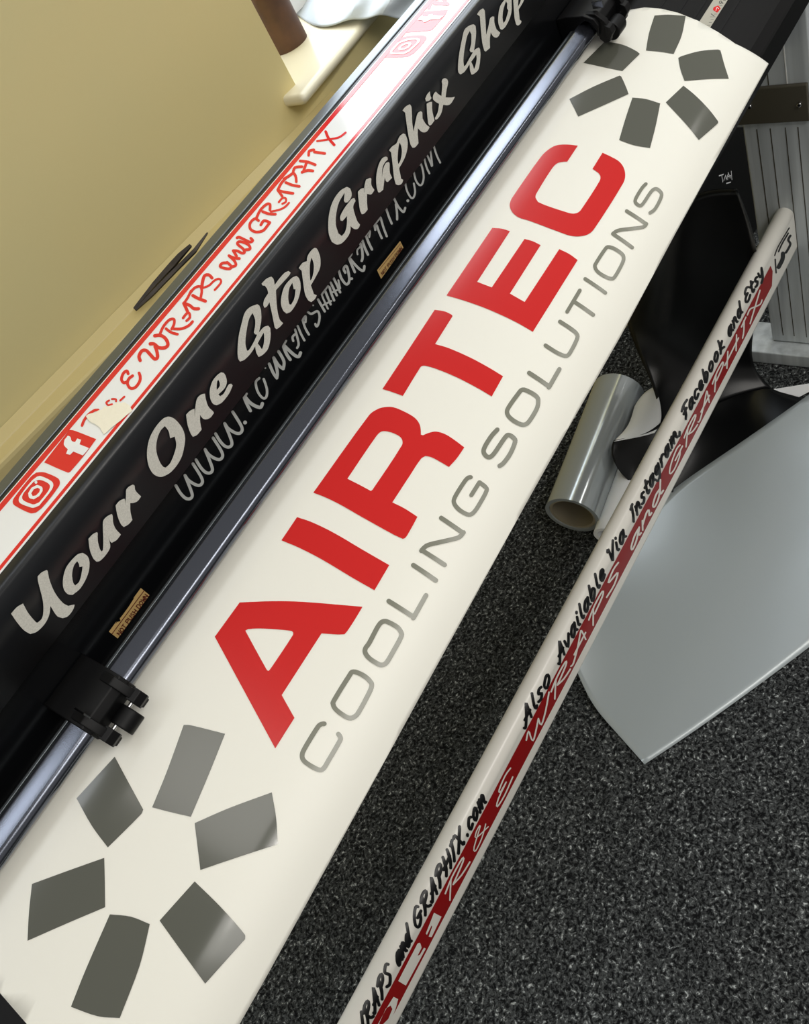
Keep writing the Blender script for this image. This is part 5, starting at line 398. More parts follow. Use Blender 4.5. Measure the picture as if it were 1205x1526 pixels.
N120|6520,3093 6504,3059 6478,3016 6447,3030 6413,3138 6378,3301 6352,3484 6338,3716 6341,4064 6381,4692 6415,4782 6439,4675 6462,4447 6484,4036 6514,3646 6539,3424 6545,3325 6543,3199 6534,3096 6521,3049 6509,3075 6481,3262 6443,3542 6414,3794 6392,3935 6372,4009 6372,4043 6391,4292 6388,4122 6392,3911 6409,3713 6438,3530 6465,3424 6485,3415 6506,3458 6522,3495 6534,3484 6540,3393 6540,3268 6532,3155
N120|6508,3085 6488,3249 6463,3502 6448,3776 6467,4287 6499,4596 6511,4687 6526,4739 6533,4640 6529,4428 6515,4186 6498,4015 6490,3961 6493,4024 6500,4194 6505,3911 6523,3603 6540,3412 6545,3307 6542,3181 6532,3085 6519,3048
N120|6696,3163 6684,3110 6662,3032 6634,3017 6601,3101 6566,3238 6541,3397 6532,3642 6550,4085 6597,4461 6627,4368 6658,4140 6684,3910 6702,3700 6715,3510 6725,3392 6729,3284 6725,3160 6715,3067 6701,3037 6690,3081 6680,3178 6665,3314 6648,3440 6619,3570 6585,3705 6565,3754 6576,3838 6579,3877 6581,3789 6597,3645 6625,3496 6649,3415 6663,3427 6677,3487 6688,3542 6702,3564 6711,3501 6713,3377 6707,3250
N120|6690,3080 6659,3387 6625,3918 6609,4517 6589,4774 6567,4866 6549,4881 6548,4882 6548,4861 6541,4756 6524,4558 6508,4482 6499,4558 6502,4756 6514,5002 6525,5163 6553,5499 6585,5677 6612,5661 6641,5540 6665,5209 6682,4529 6699,3762 6725,3393 6729,3285 6725,3161 6715,3068 6702,3037
N120|6768,3053 6705,4022 6709,4222 6723,4466 6741,4652 6757,4708 6764,4612 6803,3356 6806,3246 6802,3124 6792,3033 6779,3007
N120|6774,3805 6793,3667 6820,3499 6844,3400 6857,3397 6869,3433 6879,3466 6892,3468 6900,3388 6901,3265 6894,3147 6882,3075 6871,3042 6852,2999 6826,3008 6794,3109 6762,3251 6740,3359 6733,3448 6735,3587 6746,3731 6761,3821
N120|7055,3058 7039,3025 7012,2984 6980,2998 6945,3103 6909,3262 6882,3441 6869,3668 6871,4002 6915,4624 6949,4711 6974,4604 6997,4378 7019,3978 7049,3607 7075,3390 7081,3293 7079,3167 7070,3063 7057,3016 7044,3041 7015,3223 6977,3498 6947,3736 6924,3872 6904,3935 6903,3966 6923,4212 6920,4058 6923,3863 6942,3673 6971,3496 6998,3392 7019,3383 7041,3425 7057,3462 7070,3449 7077,3359 7076,3233 7068,3120
N120|7043,3051 7023,3211 6997,3459 6982,3723 7002,4226 7036,4529 7049,4618 7064,4666 7071,4562 7065,4345 7050,4100 7033,3938 7025,3891 7027,3944 7035,4123 7040,3862 7059,3564 7076,3379 7081,3275 7078,3149 7068,3051 7055,3015
N120|7118,3031 7055,3974 7058,4170 7073,4417 7092,4605 7108,4662 7115,4565 7154,3336 7157,3224 7153,3102 7143,3012 7130,2986
N120|7121,3870 7142,3695 7173,3491 7197,3376 7202,3365 7184,3192 7183,3175 7167,3370 7146,3680 7134,3958 7138,4150 7152,4397 7171,4589 7188,4651 7195,4560 7198,4174 7209,3730 7223,3456 7227,3217 7199,2970 7176,2990 7145,3103 7109,3274 7084,3406 7078,3501 7081,3649 7093,3800 7109,3890
N120|7201,3864 7222,3690 7255,3487 7280,3372 7286,3365 7272,3258 7271,3177 7259,3314 7239,3544 7228,3814 7268,4429 7297,4583 7309,4626 7321,4601 7322,4435 7311,4192 7294,3978 7277,3876 7267,3852 7265,3867 7285,4190 7287,3972 7300,3671 7313,3441 7312,3162 7284,2970 7259,2984 7227,3097 7190,3268 7164,3398 7158,3493 7161,3640 7173,3791 7189,3883
N120|7342,3795 7310,4259 7311,4435 7322,4682 7341,4907 7360,5023 7371,4985 7397,4449 7397,4273 7385,4035 7370,3851 7354,3767
N121|7632,4276 7753,2758 7760,2668 7760,2561 7753,2476 7741,2445 7728,2481 7577,3744 7577,3888 7589,4094 7608,4285 7624,4355
N121|7650,2908 7678,2852 7718,2779 7756,2734 7793,2740 7832,2772 7859,2798 7872,2776 7880,2695 7882,2588 7876,2494 7864,2450 7837,2425 7797,2392 7755,2387 7711,2436 7668,2511 7640,2565 7628,2620 7623,2719 7627,2825 7637,2898
N121|7629,3371 7749,3306 7760,3260 7764,3158 7761,3041 7751,2953 7738,2924 7617,2983 7605,3024 7600,3122 7604,3241 7615,3338
N121|7947,2934 7931,2901 7905,2858 7873,2869 7837,2968 7800,3117 7772,3281 7757,3484 7755,3755 7796,4296 7831,4391 7855,4291 7878,4076 7903,3749 7937,3439 7964,3244 7971,3153 7969,3035 7961,2938 7948,2893 7936,2918 7905,3090 7866,3342 7834,3553 7810,3666 7789,3715 7788,3740 7805,3925 7804,3803 7810,3647 7830,3487 7861,3331 7888,3239 7909,3232 7929,3272 7945,3308 7958,3299 7966,3217 7966,3102 7959,2994
N121|7934,2927 7913,3079 7885,3308 7868,3544 7882,3938 7915,4224 7929,4315 7945,4369 7952,4274 7946,4070 7933,3867 7918,3735 7910,3696 7912,3740 7917,3870 7926,3660 7947,3401 7966,3233 7971,3136 7968,3018 7959,2927 7946,2892
N121|8128,3027 8118,2971 8097,2886 8068,2873 8032,2967 7993,3118 7963,3287 7950,3512 7958,3859 8011,4361 8046,4353 8078,4215 8101,4109 8106,4002 8101,3826 8090,3663 8076,3559 8062,3543 8036,3607 8002,3691 7984,3709 7999,3833 7999,3780 8002,3652 8022,3493 8055,3334 8083,3247 8094,3254 8103,3302 8112,3353 8126,3389 8138,3347 8142,3242 8138,3121
N121|8175,3705 8202,3694 8240,3673 8272,3617 8292,3491 8303,3325 8303,3082 8280,2903 8257,2857 8231,2880 8199,2978 8164,3127 8138,3297 8127,3518 8134,3858 8188,4369 8224,4362 8256,4225 8279,4119 8284,4011 8279,3832 8268,3667 8253,3562 8239,3546 8213,3610 8179,3694 8160,3712 8177,3845 8176,3783 8179,3652 8196,3498 8224,3342 8249,3250 8263,3236 8271,3253 8262,3170 8261,3091 8256,3143 8246,3195 8219,3227 8182,3244 8155,3253 8144,3297 8140,3404 8146,3543 8160,3663
N121|8443,2445 8386,2793 8320,3311 8291,3814 8360,4595 8397,4509 8424,4324 8447,4080 8471,3801 8489,3556 8486,3226 8463,2981 8430,2905 8395,2997 8358,3156 8334,3277 8327,3364 8330,3499 8342,3633 8357,3708 8370,3689 8390,3541 8421,3367 8443,3291 8446,3302 8445,3290 8445,3257 8430,3372 8400,3546 8373,3685 8344,3798 8321,3859 8351,4236 8362,3665 8417,3087 8468,2727 8476,2636 8476,2527 8469,2440 8456,2408
N121|8624,2891 8594,2966 8551,3078 8517,3225 8501,3462 8505,3816 8565,4391 8601,4343 8635,4124 8662,3884 8678,3639 8689,3399 8694,3150 8666,2904 8644,2887 8630,2884 8617,2917 8611,3009 8613,3128 8623,3229 8638,3272 8650,3274 8662,3277 8649,3125 8646,3144 8635,3289 8619,3423 8589,3555 8552,3682 8533,3717 8553,3874 8550,3746 8555,3598 8579,3469 8616,3346 8644,3264 8653,3193 8655,3080 8649,2967 8637,2896
N121|8821,2896 8790,2970 8748,3083 8714,3230 8698,3467 8702,3824 8763,4401 8800,4354 8834,4134 8860,3892 8876,3646 8887,3406 8892,3154 8863,2909 8841,2892 8827,2889 8814,2922 8807,3014 8810,3135 8821,3236 8835,3279 8848,3282 8860,3285 8846,3133 8843,3149 8833,3293 8817,3427 8787,3559 8750,3685 8730,3720 8750,3878 8748,3753 8753,3606 8776,3477 8813,3354 8841,3272 8851,3201 8853,3087 8847,2973 8835,2901
N121|9032,2466 8882,3776 8884,3931 8899,4158 8922,4352 8940,4419 8947,4332 9059,2748 9067,2654 9067,2543 9059,2456 9046,2427
N121|9073,2902 9026,3010 8963,3168 8920,3322 8946,3843 8981,3946 9006,4022 9024,4123 9046,4263 9062,4365 9080,4426 9087,4332 9079,4120 9064,3901 9046,3760 9033,3692 9014,3595 8992,3495 8964,3431 8945,3401 8961,3738 8992,3588 9049,3404 9093,3282 9103,3211 9105,3097 9099,2981 9087,2908
N122|9429,2970 9413,2940 9387,2901 9355,2916 9319,3015 9283,3165 9256,3330 9242,3532 9243,3807 9291,4366 9327,4455 9350,4350 9370,4131 9392,3797 9423,3480 9449,3285 9455,3191 9453,3073 9444,2974 9431,2930 9418,2956 9388,3127 9349,3377 9318,3591 9295,3706 9275,3758 9276,3790 9297,4000 9294,3868 9299,3707 9317,3542 9346,3382 9373,3290 9394,3281 9414,3317 9430,3349 9443,3339 9451,3256 9450,3138 9442,3029
N122|9416,2965 9395,3116 9368,3342 9352,3575 9370,3974 9407,4265 9422,4352 9439,4405 9445,4309 9437,4102 9421,3893 9404,3759 9396,3722 9400,3779 9406,3912 9413,3701 9433,3443 9450,3275 9455,3175 9452,3056 9442,2964 9429,2930
N122|9490,2944 9423,3782 9426,3938 9442,4158 9464,4341 9482,4396 9488,4302 9526,3230 9530,3127 9526,3010 9516,2925 9502,2900
N122|9492,3705 9515,3554 9549,3372 9577,3269 9586,3261 9577,3206 9575,3090 9563,3207 9542,3416 9530,3642 9564,4135 9597,4316 9609,4358 9622,4342 9621,4187 9609,3968 9593,3794 9576,3704 9568,3685 9570,3720 9587,3975 9591,3789 9605,3531 9619,3317 9612,3020 9584,2885 9557,2899 9522,3006 9482,3167 9455,3290 9448,3374 9451,3508 9463,3642 9479,3721
N122|9799,3013 9787,2963 9764,2888 9734,2880 9698,2975 9660,3125 9632,3291 9619,3500 9623,3791 9675,4309 9709,4368 9733,4257 9752,4059 9770,3783 9792,3518 9811,3353 9816,3253 9813,3131 9802,3031 9789,2990 9776,3020 9754,3163 9725,3369 9701,3540 9679,3641 9658,3697 9655,3715 9674,3883 9671,3794 9675,3658 9694,3499 9724,3342 9751,3256 9764,3262 9776,3311 9788,3360 9802,3385 9813,3331 9816,3219 9811,3100
N122|9881,2442 9844,2633 9797,2905 9761,3151 9742,3324 9730,3474 9726,3684 9764,4117 9793,4262 9806,4311 9820,4308 9820,4161 9809,3947 9793,3772 9776,3679 9767,3653 9763,3654 9780,3857 9782,3836 9787,3684 9801,3488 9830,3214 9872,2927 9905,2732 9914,2644 9915,2535 9908,2445 9895,2410
N123|10237,2662 10230,2595 10215,2482 10189,2416 10153,2438 10111,2500 10076,2584 10052,2713 10039,2885 10047,3158 10078,3279 10103,3304 10120,3316 10133,3287 10139,3192 10136,3074 10127,2975 10113,2932 10097,2921 10078,2906 10078,2929 10083,3019 10086,2968 10096,2906 10122,2841 10158,2786 10184,2766 10192,2787 10197,2835 10204,2891 10217,2951 10231,2943 10240,2871 10243,2764
N123|10110,2932 10081,2948 10039,2975 10000,3037 9971,3162 9948,3330 9941,3584 9981,4004 10024,4222 10062,4309 10098,4237 10133,4085 10158,3982 10163,3884 10158,3724 10146,3572 10131,3478 10117,3463 10088,3529 10049,3619 10017,3660 9995,3625 9982,3575 9992,3704 9994,3677 10007,3529 10027,3419 10057,3362 10095,3334 10124,3316 10135,3269 10139,3165 10135,3047 10124,2959
N123|10329,2543 10285,2786 10230,3140 10196,3462 10188,3696 10216,4114 10261,4398 10284,4414 10303,4349 10316,4298 10319,4184 10310,3980 10294,3793 10277,3679 10262,3658 10247,3689 10229,3726 10221,3726 10236,3821 10249,4016 10248,3847 10270,3474 10316,3086 10356,2832 10364,2743 10364,2634 10356,2545 10343,2510
N123|10237,3253 10358,3232 10370,3191 10375,3093 10372,2977 10362,2886 10348,2853 10227,2873 10214,2910 10208,3003 10211,3121 10222,3216
N123|10491,3075 10479,3032 10460,2970 10435,2948 10408,3000 10383,3093 10364,3303 10397,3642 10421,3754 10411,3567 10405,3585 10385,3703 10368,3772 10355,3757 10339,3696 10325,3642 10310,3625 10302,3701 10306,3858 10324,4057 10346,4216 10366,4309 10397,4445 10427,4482 10447,4342 10462,4113 10466,3794 10431,3389 10408,3287 10413,3421 10418,3456 10435,3377 10450,3337 10460,3349 10472,3396 10484,3442 10499,3462 10509,3397 10510,3281 10504,3159
N123|10534,3030 10522,3176 10507,3404 10510,3737 10567,4177 10606,4270 10633,4188 10651,3909 10673,3620 10693,3443 10697,3341 10693,3213 10683,3110 10668,3063 10655,3091 10631,3238 10601,3452 10577,3600 10559,3628 10544,3606 10557,3742 10559,3695 10567,3465 10577,3306 10579,3192 10573,3074 10561,2993 10546,2976
N123|10666,3042 10634,3311 10598,3743 10582,4217 10562,4464 10534,4576 10513,4644 10509,4753 10520,4972 10541,5217 10566,5394 10583,5436 10605,5366 10637,5235 10661,4927 10668,4310 10681,3680 10705,3363 10709,3257 10705,3134 10694,3038 10679,3004'''),
    'tube_band': ('tube', '''E0|-1677,5071 10946,5071 10994,6594 10898,8809 -1921,8809'''),
    'tube_white': ('tube', '''N124|383,8203 570,5971 573,5887 573,5765 570,5654 565,5595 560,5610 374,7832 370,7918 370,8042 373,8157 378,8218
N124|410,6337 460,6195 532,6002 607,5874 690,5853 779,5896 838,5990 851,6051 845,5979 811,6170 729,6352 619,6521 540,6638 535,6683 533,6788 534,6913 538,7010 544,7041 623,6925 734,6756 817,6572 855,6358 865,5856 837,5591 776,5496 687,5453 603,5476 527,5606 455,5800 406,5941 401,5993 399,6100 401,6222 405,6313
N124|541,7034 577,7264 629,7589 686,7865 751,8034 819,8149 867,8225 872,8193 874,8095 874,7966 870,7858 864,7810 816,7736 749,7623 686,7459 630,7192 578,6873 542,6645 537,6649 534,6726 533,6846 536,6964
N125|1327,7869 1265,7438 1180,6845 1129,6372 1132,6289 1161,6071 1193,5940 1229,5915 1267,5986 1266,5879 1202,6207 1101,6644 1025,7044 994,7400 989,7868 1011,8169 1054,8229 1115,8181 1176,8052 1235,7797 1293,7463 1333,7223 1336,7173 1337,7085 1334,6992 1331,6931 1326,6923 1286,7163 1229,7494 1171,7745 1111,7872 1050,7920 1011,7866 1001,7779 1004,7653 1032,7338 1107,6942 1208,6505 1274,6166 1267,5696 1226,5614 1188,5641 1155,5778 1122,6034 1123,6605 1179,7131 1264,7732 1327,8166 1331,8166 1334,8109 1334,8017 1331,7926
N126|2043,5834 2014,5718 1972,5562 1922,5485 1859,5541 1789,5675 1740,5837 1719,6072 1725,6555 1748,6793 1789,6875 1844,6901 1884,6915 1888,6879 1890,6784 1888,6665 1883,6568 1877,6529 1838,6517 1784,6491 1746,6418 1734,6318 1735,6361 1749,6208 1797,6053 1867,5921 1929,5865 1976,5941 2018,6094 2046,6211 2051,6196 2054,6116 2053,5999 2049,5892
N126|1877,6529 1814,6573 1726,6643 1654,6766 1607,6984 1576,7267 1578,7825 1617,8025 1680,8159 1752,8213 1837,8134 1929,7976 1995,7858 1999,7811 2000,7708 1998,7587 1993,7495 1987,7467 1921,7586 1829,7744 1745,7822 1675,7770 1613,7641 1582,7501 1589,7605 1617,7356 1662,7147 1733,7027 1821,6958 1884,6915 1888,6874 1890,6776 1888,6657 1883,6563
N127|2456,6470 2487,6238 2528,5944 2546,5833 2535,5938 2518,6589 2506,7166 2503,7601 2516,8173 2549,8244 2619,7837 2709,7186 2774,6706 2778,6628 2777,6496 2772,6362 2765,6277 2758,6272 2693,6749 2604,7395 2536,7791 2519,7791 2525,7794 2528,7453 2539,6908 2557,6236 2553,5516 2515,5510 2472,5810 2441,6042 2437,6120 2438,6249 2443,6381 2449,6466
N127|2755,6327 2744,6805 2730,7489 2749,8228 2794,8212 2855,7923 2919,7531 2992,6990 3069,6348 3123,5890 3127,5808 3125,5675 3120,5542 3112,5460 3106,5460 3052,5915 2975,6553 2903,7088 2840,7473 2781,7754 2748,7807 2753,7739 2766,7125 2777,6651 2778,6527 2773,6389 2767,6289 2760,6265
N127|3142,8230 3310,5998 3312,5902 3310,5764 3303,5636 3296,5568 3290,5584 3122,7805 3120,7902 3122,8043 3128,8175 3136,8246
N127|3152,6365 3201,6224 3272,6031 3346,5902 3431,5881 3522,5925 3582,6017 3585,5941 3577,5950 3542,6143 3461,6324 3353,6493 3275,6609 3271,6662 3270,6783 3275,6925 3282,7035 3289,7070 3368,6954 3476,6785 3558,6601 3597,6388 3608,5966 3572,5564 3509,5467 3419,5425 3333,5447 3257,5578 3187,5772 3138,5913 3133,5973 3133,6096 3138,6236 3145,6339
N127|3284,7056 3319,7286 3369,7614 3424,7892 3484,8063 3546,8178 3590,8254 3595,8220 3597,8109 3593,7963 3586,7838 3578,7782 3534,7708 3473,7595 3415,7433 3364,7169 3315,6852 3280,6624 3274,6617 3270,6695 3271,6828 3277,6966
N127|3616,7982 3629,8101 3651,8261 3687,8253 3743,8000 3812,7605 3878,7184 3939,6713 3996,6220 4038,5899 4056,5804 4040,5580 4041,5780 4041,6404 4038,7248 4034,7869 4037,8008 4043,8151 4052,8243 4059,8249 4062,8166 4065,7542 4068,6683 4068,6033 4066,5692 4039,5340 4018,5450 3975,5775 3918,6265 3858,6729 3793,7145 3724,7536 3670,7782 3640,7791 3626,7679 3616,7580 3608,7545 3603,7601 3604,7725 3608,7870
N127|3762,7309 4108,7264 4113,7218 4113,7099 4108,6952 4100,6834 4092,6790 3748,6839 3743,6885 3742,7003 3747,7148 3754,7265
N127|4287,8234 4421,6001 4423,5898 4419,5754 4411,5624 4402,5558 4396,5580 4262,7802 4260,7906 4264,8054 4272,8187 4280,8256
N127|4259,6373 4310,6231 4382,6039 4458,5910 4546,5885 4638,5924 4697,6022 4691,5839 4677,6031 4638,6251 4558,6406 4455,6523 4380,6601 4375,6653 4376,6776 4381,6924 4390,7039 4398,7078 4473,7000 4577,6884 4658,6726 4701,6488 4721,6146 4685,5559 4621,5451 4529,5413 4441,5439 4363,5570 4291,5764 4241,5905 4236,5967 4237,6094 4243,6238 4251,6345
N127|5173,5785 5136,5664 5083,5504 5024,5435 4953,5527 4877,5709 4834,5924 4870,6552 4924,6759 4978,6959 5030,7151 5082,7336 5082,7124 5056,7334 4997,7607 4929,7771 4851,7740 4765,7599 4704,7490 4698,7524 4698,7637 4703,7787 4711,7917 4720,7977 4781,8087 4869,8231 4949,8264 5019,8095 5081,7813 5113,7493 5071,6871 5016,6674 4964,6484 4911,6286 4860,6096 4861,6354 4899,6183 4974,6004 5044,5915 5099,5982 5151,6139 5188,6260 5194,6241 5195,6139 5191,5992 5182,5857
N128|5816,6454 5778,6394 5723,6320 5668,6339 5611,6516 5555,6783 5515,7056 5500,7371 5510,7898 5549,8284 5588,8315 5641,8232 5694,8048 5750,7691 5806,7237 5846,6911 5848,6816 5844,6658 5834,6499 5823,6398 5814,6395 5775,6719 5719,7167 5665,7514 5614,7691 5564,7770 5531,7751 5532,7803 5535,7789 5546,7564 5583,7307 5639,7045 5693,6874 5746,6857 5800,6931 5838,6992 5844,6954 5844,6828 5837,6662 5826,6519
N128|5814,6403 5791,6688 5760,7091 5743,7477 5782,8091 5815,8219 5838,8288 5845,8264 5846,8146 5840,7979 5829,7827 5818,7748 5796,7681 5771,7595 5780,7849 5794,7583 5824,7189 5846,6903 5848,6796 5843,6634 5833,6480 5821,6392
N128|5925,6370 5862,7777 5862,7901 5868,8069 5879,8218 5890,8290 5897,8258 5960,6842 5960,6720 5953,6554 5943,6408 5932,6338
N128|5926,7577 5969,7359 6029,7064 6080,6876 6115,6859 6141,6930 6132,6721 6126,6890 6106,7253 6098,7664 6143,8189 6176,8258 6198,8294 6205,8255 6204,8125 6197,7955 6186,7808 6174,7742 6153,7707 6125,7654 6134,7898 6142,7732 6162,7363 6168,6958 6126,6419 6091,6317 6052,6336 5999,6530 5939,6826 5896,7043 5893,7126 5896,7279 5905,7444 5917,7558
N128|6519,6567 6484,6472 6434,6349 6382,6332 6329,6501 6277,6774 6244,7059 6241,7480 6278,8058 6317,8293 6361,8314 6414,8224 6461,8053 6498,7746 6528,7366 6549,7095 6550,6985 6544,6819 6533,6661 6521,6572 6513,6584 6492,6852 6463,7221 6428,7509 6383,7671 6332,7757 6294,7743 6276,7643 6277,7678 6279,7560 6310,7306 6361,7041 6411,6879 6459,6896 6507,7016 6542,7111 6549,7086 6550,6965 6543,6797 6531,6645
N128|6586,5429 6563,5815 6532,6358 6507,6828 6493,7139 6486,7403 6509,7961 6545,8177 6580,8252 6606,8297 6612,8260 6612,8130 6604,7957 6592,7808 6580,7739 6555,7695 6523,7630 6512,7600 6526,7809 6531,7618 6545,7320 6569,6853 6601,6309 6623,5921 6624,5806 6617,5640 6605,5488 6593,5408
N129|7275,5812 7250,5685 7210,5513 7159,5451 7090,5561 7011,5773 6943,6037 6891,6369 6850,6758 6834,7166 6874,7792 6927,8093 6986,8246 7056,8221 7134,8075 7196,7889 7232,7645 7251,7362 7263,7165 7263,7069 7256,6931 7246,6803 7236,6735 7230,6751 7218,6944 7200,7210 7167,7438 7106,7619 7030,7763 6963,7789 6910,7651 6869,7428 6867,7454 6880,7176 6920,6801 6971,6476 7038,6215 7117,6005 7184,5898 7231,5956 7266,6111 7291,6235 7298,6240 7300,6162 7295,6031 7286,5897
N129|7080,7184 7349,7115 7354,7070 7352,6955 7344,6814 7333,6701 7324,6659 7055,6731 7051,6776 7053,6890 7060,7030 7071,7143
N129|7430,8233 7596,6001 7596,5911 7590,5775 7580,5646 7569,5571 7562,5581 7397,7802 7396,7893 7402,8032 7412,8165 7423,8242
N129|7443,6364 7491,6222 7559,6029 7632,5901 7714,5880 7801,5923 7858,6013 7848,5825 7839,5951 7805,6146 7726,6326 7622,6495 7546,6612 7543,6665 7546,6786 7554,6927 7565,7035 7575,7069 7650,6953 7756,6784 7836,6600 7873,6388 7884,6083 7836,5568 7775,5469 7687,5426 7604,5449 7531,5579 7462,5774 7414,5915 7411,5976 7415,6099 7423,6237 7434,6339
N129|7565,7035 7599,7267 7648,7600 7701,7887 7759,8060 7819,8176 7861,8251 7867,8221 7866,8113 7858,7968 7847,7843 7836,7784 7794,7710 7736,7599 7682,7439 7634,7184 7588,6873 7556,6645 7546,6612 7543,6665 7546,6786 7554,6927
N129|7879,7920 7893,8060 7920,8258 7956,8251 8010,7998 8078,7603 8142,7183 8202,6712 8258,6219 8299,5898 8317,5801 8288,5487 8288,5730 8286,6362 8280,7209 8275,7828 8278,7949 8288,8095 8300,8212 8310,8255 8314,8207 8319,7583 8325,6728 8327,6084 8326,5786 8286,5342 8265,5452 8223,5776 8167,6267 8108,6732 8044,7148 7977,7539 7924,7785 7897,7794 7889,7720 7882,7642 7871,7558 7863,7559 7862,7645 7868,7783
N129|8030,7308 8362,7263 8367,7217 8364,7098 8355,6953 8343,6837 8332,6793 8001,6842 7997,6887 8000,7004 8008,7148 8020,7264
N129|8530,8237 8667,6005 8666,5909 8659,5769 8647,5637 8635,5563 8628,5577 8492,7798 8492,7895 8500,8039 8511,8174 8523,8250
N129|8511,6371 8559,6229 8629,6036 8703,5908 8786,5882 8874,5921 8928,6014 8910,5803 8895,6034 8856,6255 8780,6409 8680,6526 8609,6604 8605,6657 8608,6779 8618,6925 8631,7038 8641,7076 8713,6998 8813,6881 8891,6723 8933,6486 8952,6183 8906,5568 8844,5454 8755,5415 8671,5442 8596,5573 8526,5767 8477,5908 8474,5971 8479,6097 8489,6240 8501,6345
N129|9016,8238 9142,5890 9142,5791 9133,5649 9121,5516 9109,5444 9102,5460 8976,7797 8976,7897 8985,8043 8997,8180 9009,8254
N129|9393,8237 9493,5889 9492,5786 9483,5641 9470,5509 9457,5440 9451,5461 9350,7798 9352,7902 9361,8051 9374,8187 9386,8258
N129|8970,7196 9533,6964 9537,6915 9533,6792 9522,6643 9508,6524 9497,6481 8937,6719 8933,6767 8937,6888 8947,7036 8960,7153
N129|9685,6146 9877,5915 9881,5860 9876,5734 9865,5586 9851,5472 9840,5435 9649,5667 9645,5722 9650,5847 9661,5995 9675,6109
N129|9762,5460 9744,5915 9719,6551 9693,7083 9666,7408 9638,7632 9619,7780 9618,7863 9625,8005 9638,8152 9651,8247 9660,8255 9680,8105 9708,7874 9736,7535 9763,6990 9788,6347 9806,5889 9804,5785 9794,5638 9781,5506 9768,5438
N129|9937,6030 9964,5953 10004,5865 10046,5909 10093,6165 10151,6584 10214,7028 10279,7472 10347,7927 10407,8258 10451,8322 10479,8226 10496,8146 10498,8071 10491,7930 10477,7778 10462,7672 10452,7653 10435,7731 10411,7820 10378,7778 10330,7511 10267,7084 10203,6651 10142,6219 10079,5767 10018,5441 9966,5383 9925,5474 9897,5552 9894,5616 9900,5746 9912,5894 9926,6002
N129|9978,8261 10044,7955 10137,7517 10229,7081 10321,6648 10412,6216 10475,5914 10477,5840 10470,5703 10456,5555 10442,5453 10432,5435 10369,5736 10278,6167 10187,6598 10095,7033 10002,7469 9937,7774 9935,7848 9942,7987 9954,8137 9968,8242
P130|-640,5855 -648,8096 -209,8259 -208,7715 -294,7616 -317,7223 -221,7182 -187,6234 -205,5780
P131|165,5832 176,8039 -70,8204 -81,7460 30,7075 37,6802 -75,6850 -71,6447 62,6120
Q132|-805,6646 -807,7960 -917,8536 -1071,8861 -1251,8273 -1217,6321 -928,6443|-897,7013 -923,7810 -1032,8052 -1108,7430 -1110,6527 -943,6321'''),
    'tube_scribble': ('tube', '''N133|11775,4470 11683,4385 11550,4259 11412,4147 11304,4099 11234,4151 11183,4267 11147,4395 11121,4480 11119,4536 11125,4647 11137,4770 11149,4859 11158,4880 11185,4794 11220,4668 11270,4553 11339,4503 11446,4552 11584,4666 11717,4793 11810,4880 11814,4848 11810,4750 11800,4623 11786,4516
N134|11710,4976 11657,4927 11580,4855 11498,4790 11430,4762 11378,4791 11333,4857 11297,4929 11271,4977 11268,5044 11275,5189 11291,5356 11308,5483 11321,5519 11346,5471 11382,5399 11427,5335 11477,5307 11545,5336 11626,5403 11703,5476 11757,5526 11763,5483 11758,5351 11743,5181 11725,5038
N135|11769,5912 11748,5891 11715,5853 11682,5860 11661,6014 11674,6428 11702,6872 11722,7189 11726,7336 11711,7420 11680,7451 11642,7440 11610,7426 11585,7409 11563,7370 11543,7326 11528,7295 11517,7338 11522,7523 11542,7782 11569,8015 11593,8134 11607,8165 11628,8212 11655,8257 11682,8277 11715,8292 11755,8304 11792,8266 11815,8098 11805,7681 11777,7205 11755,6869 11750,6744 11760,6691 11787,6690 11818,6727 11840,6749 11849,6685 11841,6484 11819,6225 11792,6007
N136|11373,6293 11368,6459 11362,6686 11352,6897 11335,7035 11301,7093 11251,7102 11201,7087 11166,7079 11152,7213 11167,7575 11205,8030 11251,8404 11288,8553 11323,8562 11375,8579 11430,8570 11474,8492 11499,8289 11513,8014 11519,7760 11523,7597 11514,7274 11480,6825 11433,6424 11392,6221
N137|11115,5258 11088,7798 11092,7913 11104,8064 11119,8194 11132,8252 11137,8216 11164,5663 11160,5550 11148,5403 11133,5278 11120,5223'''),
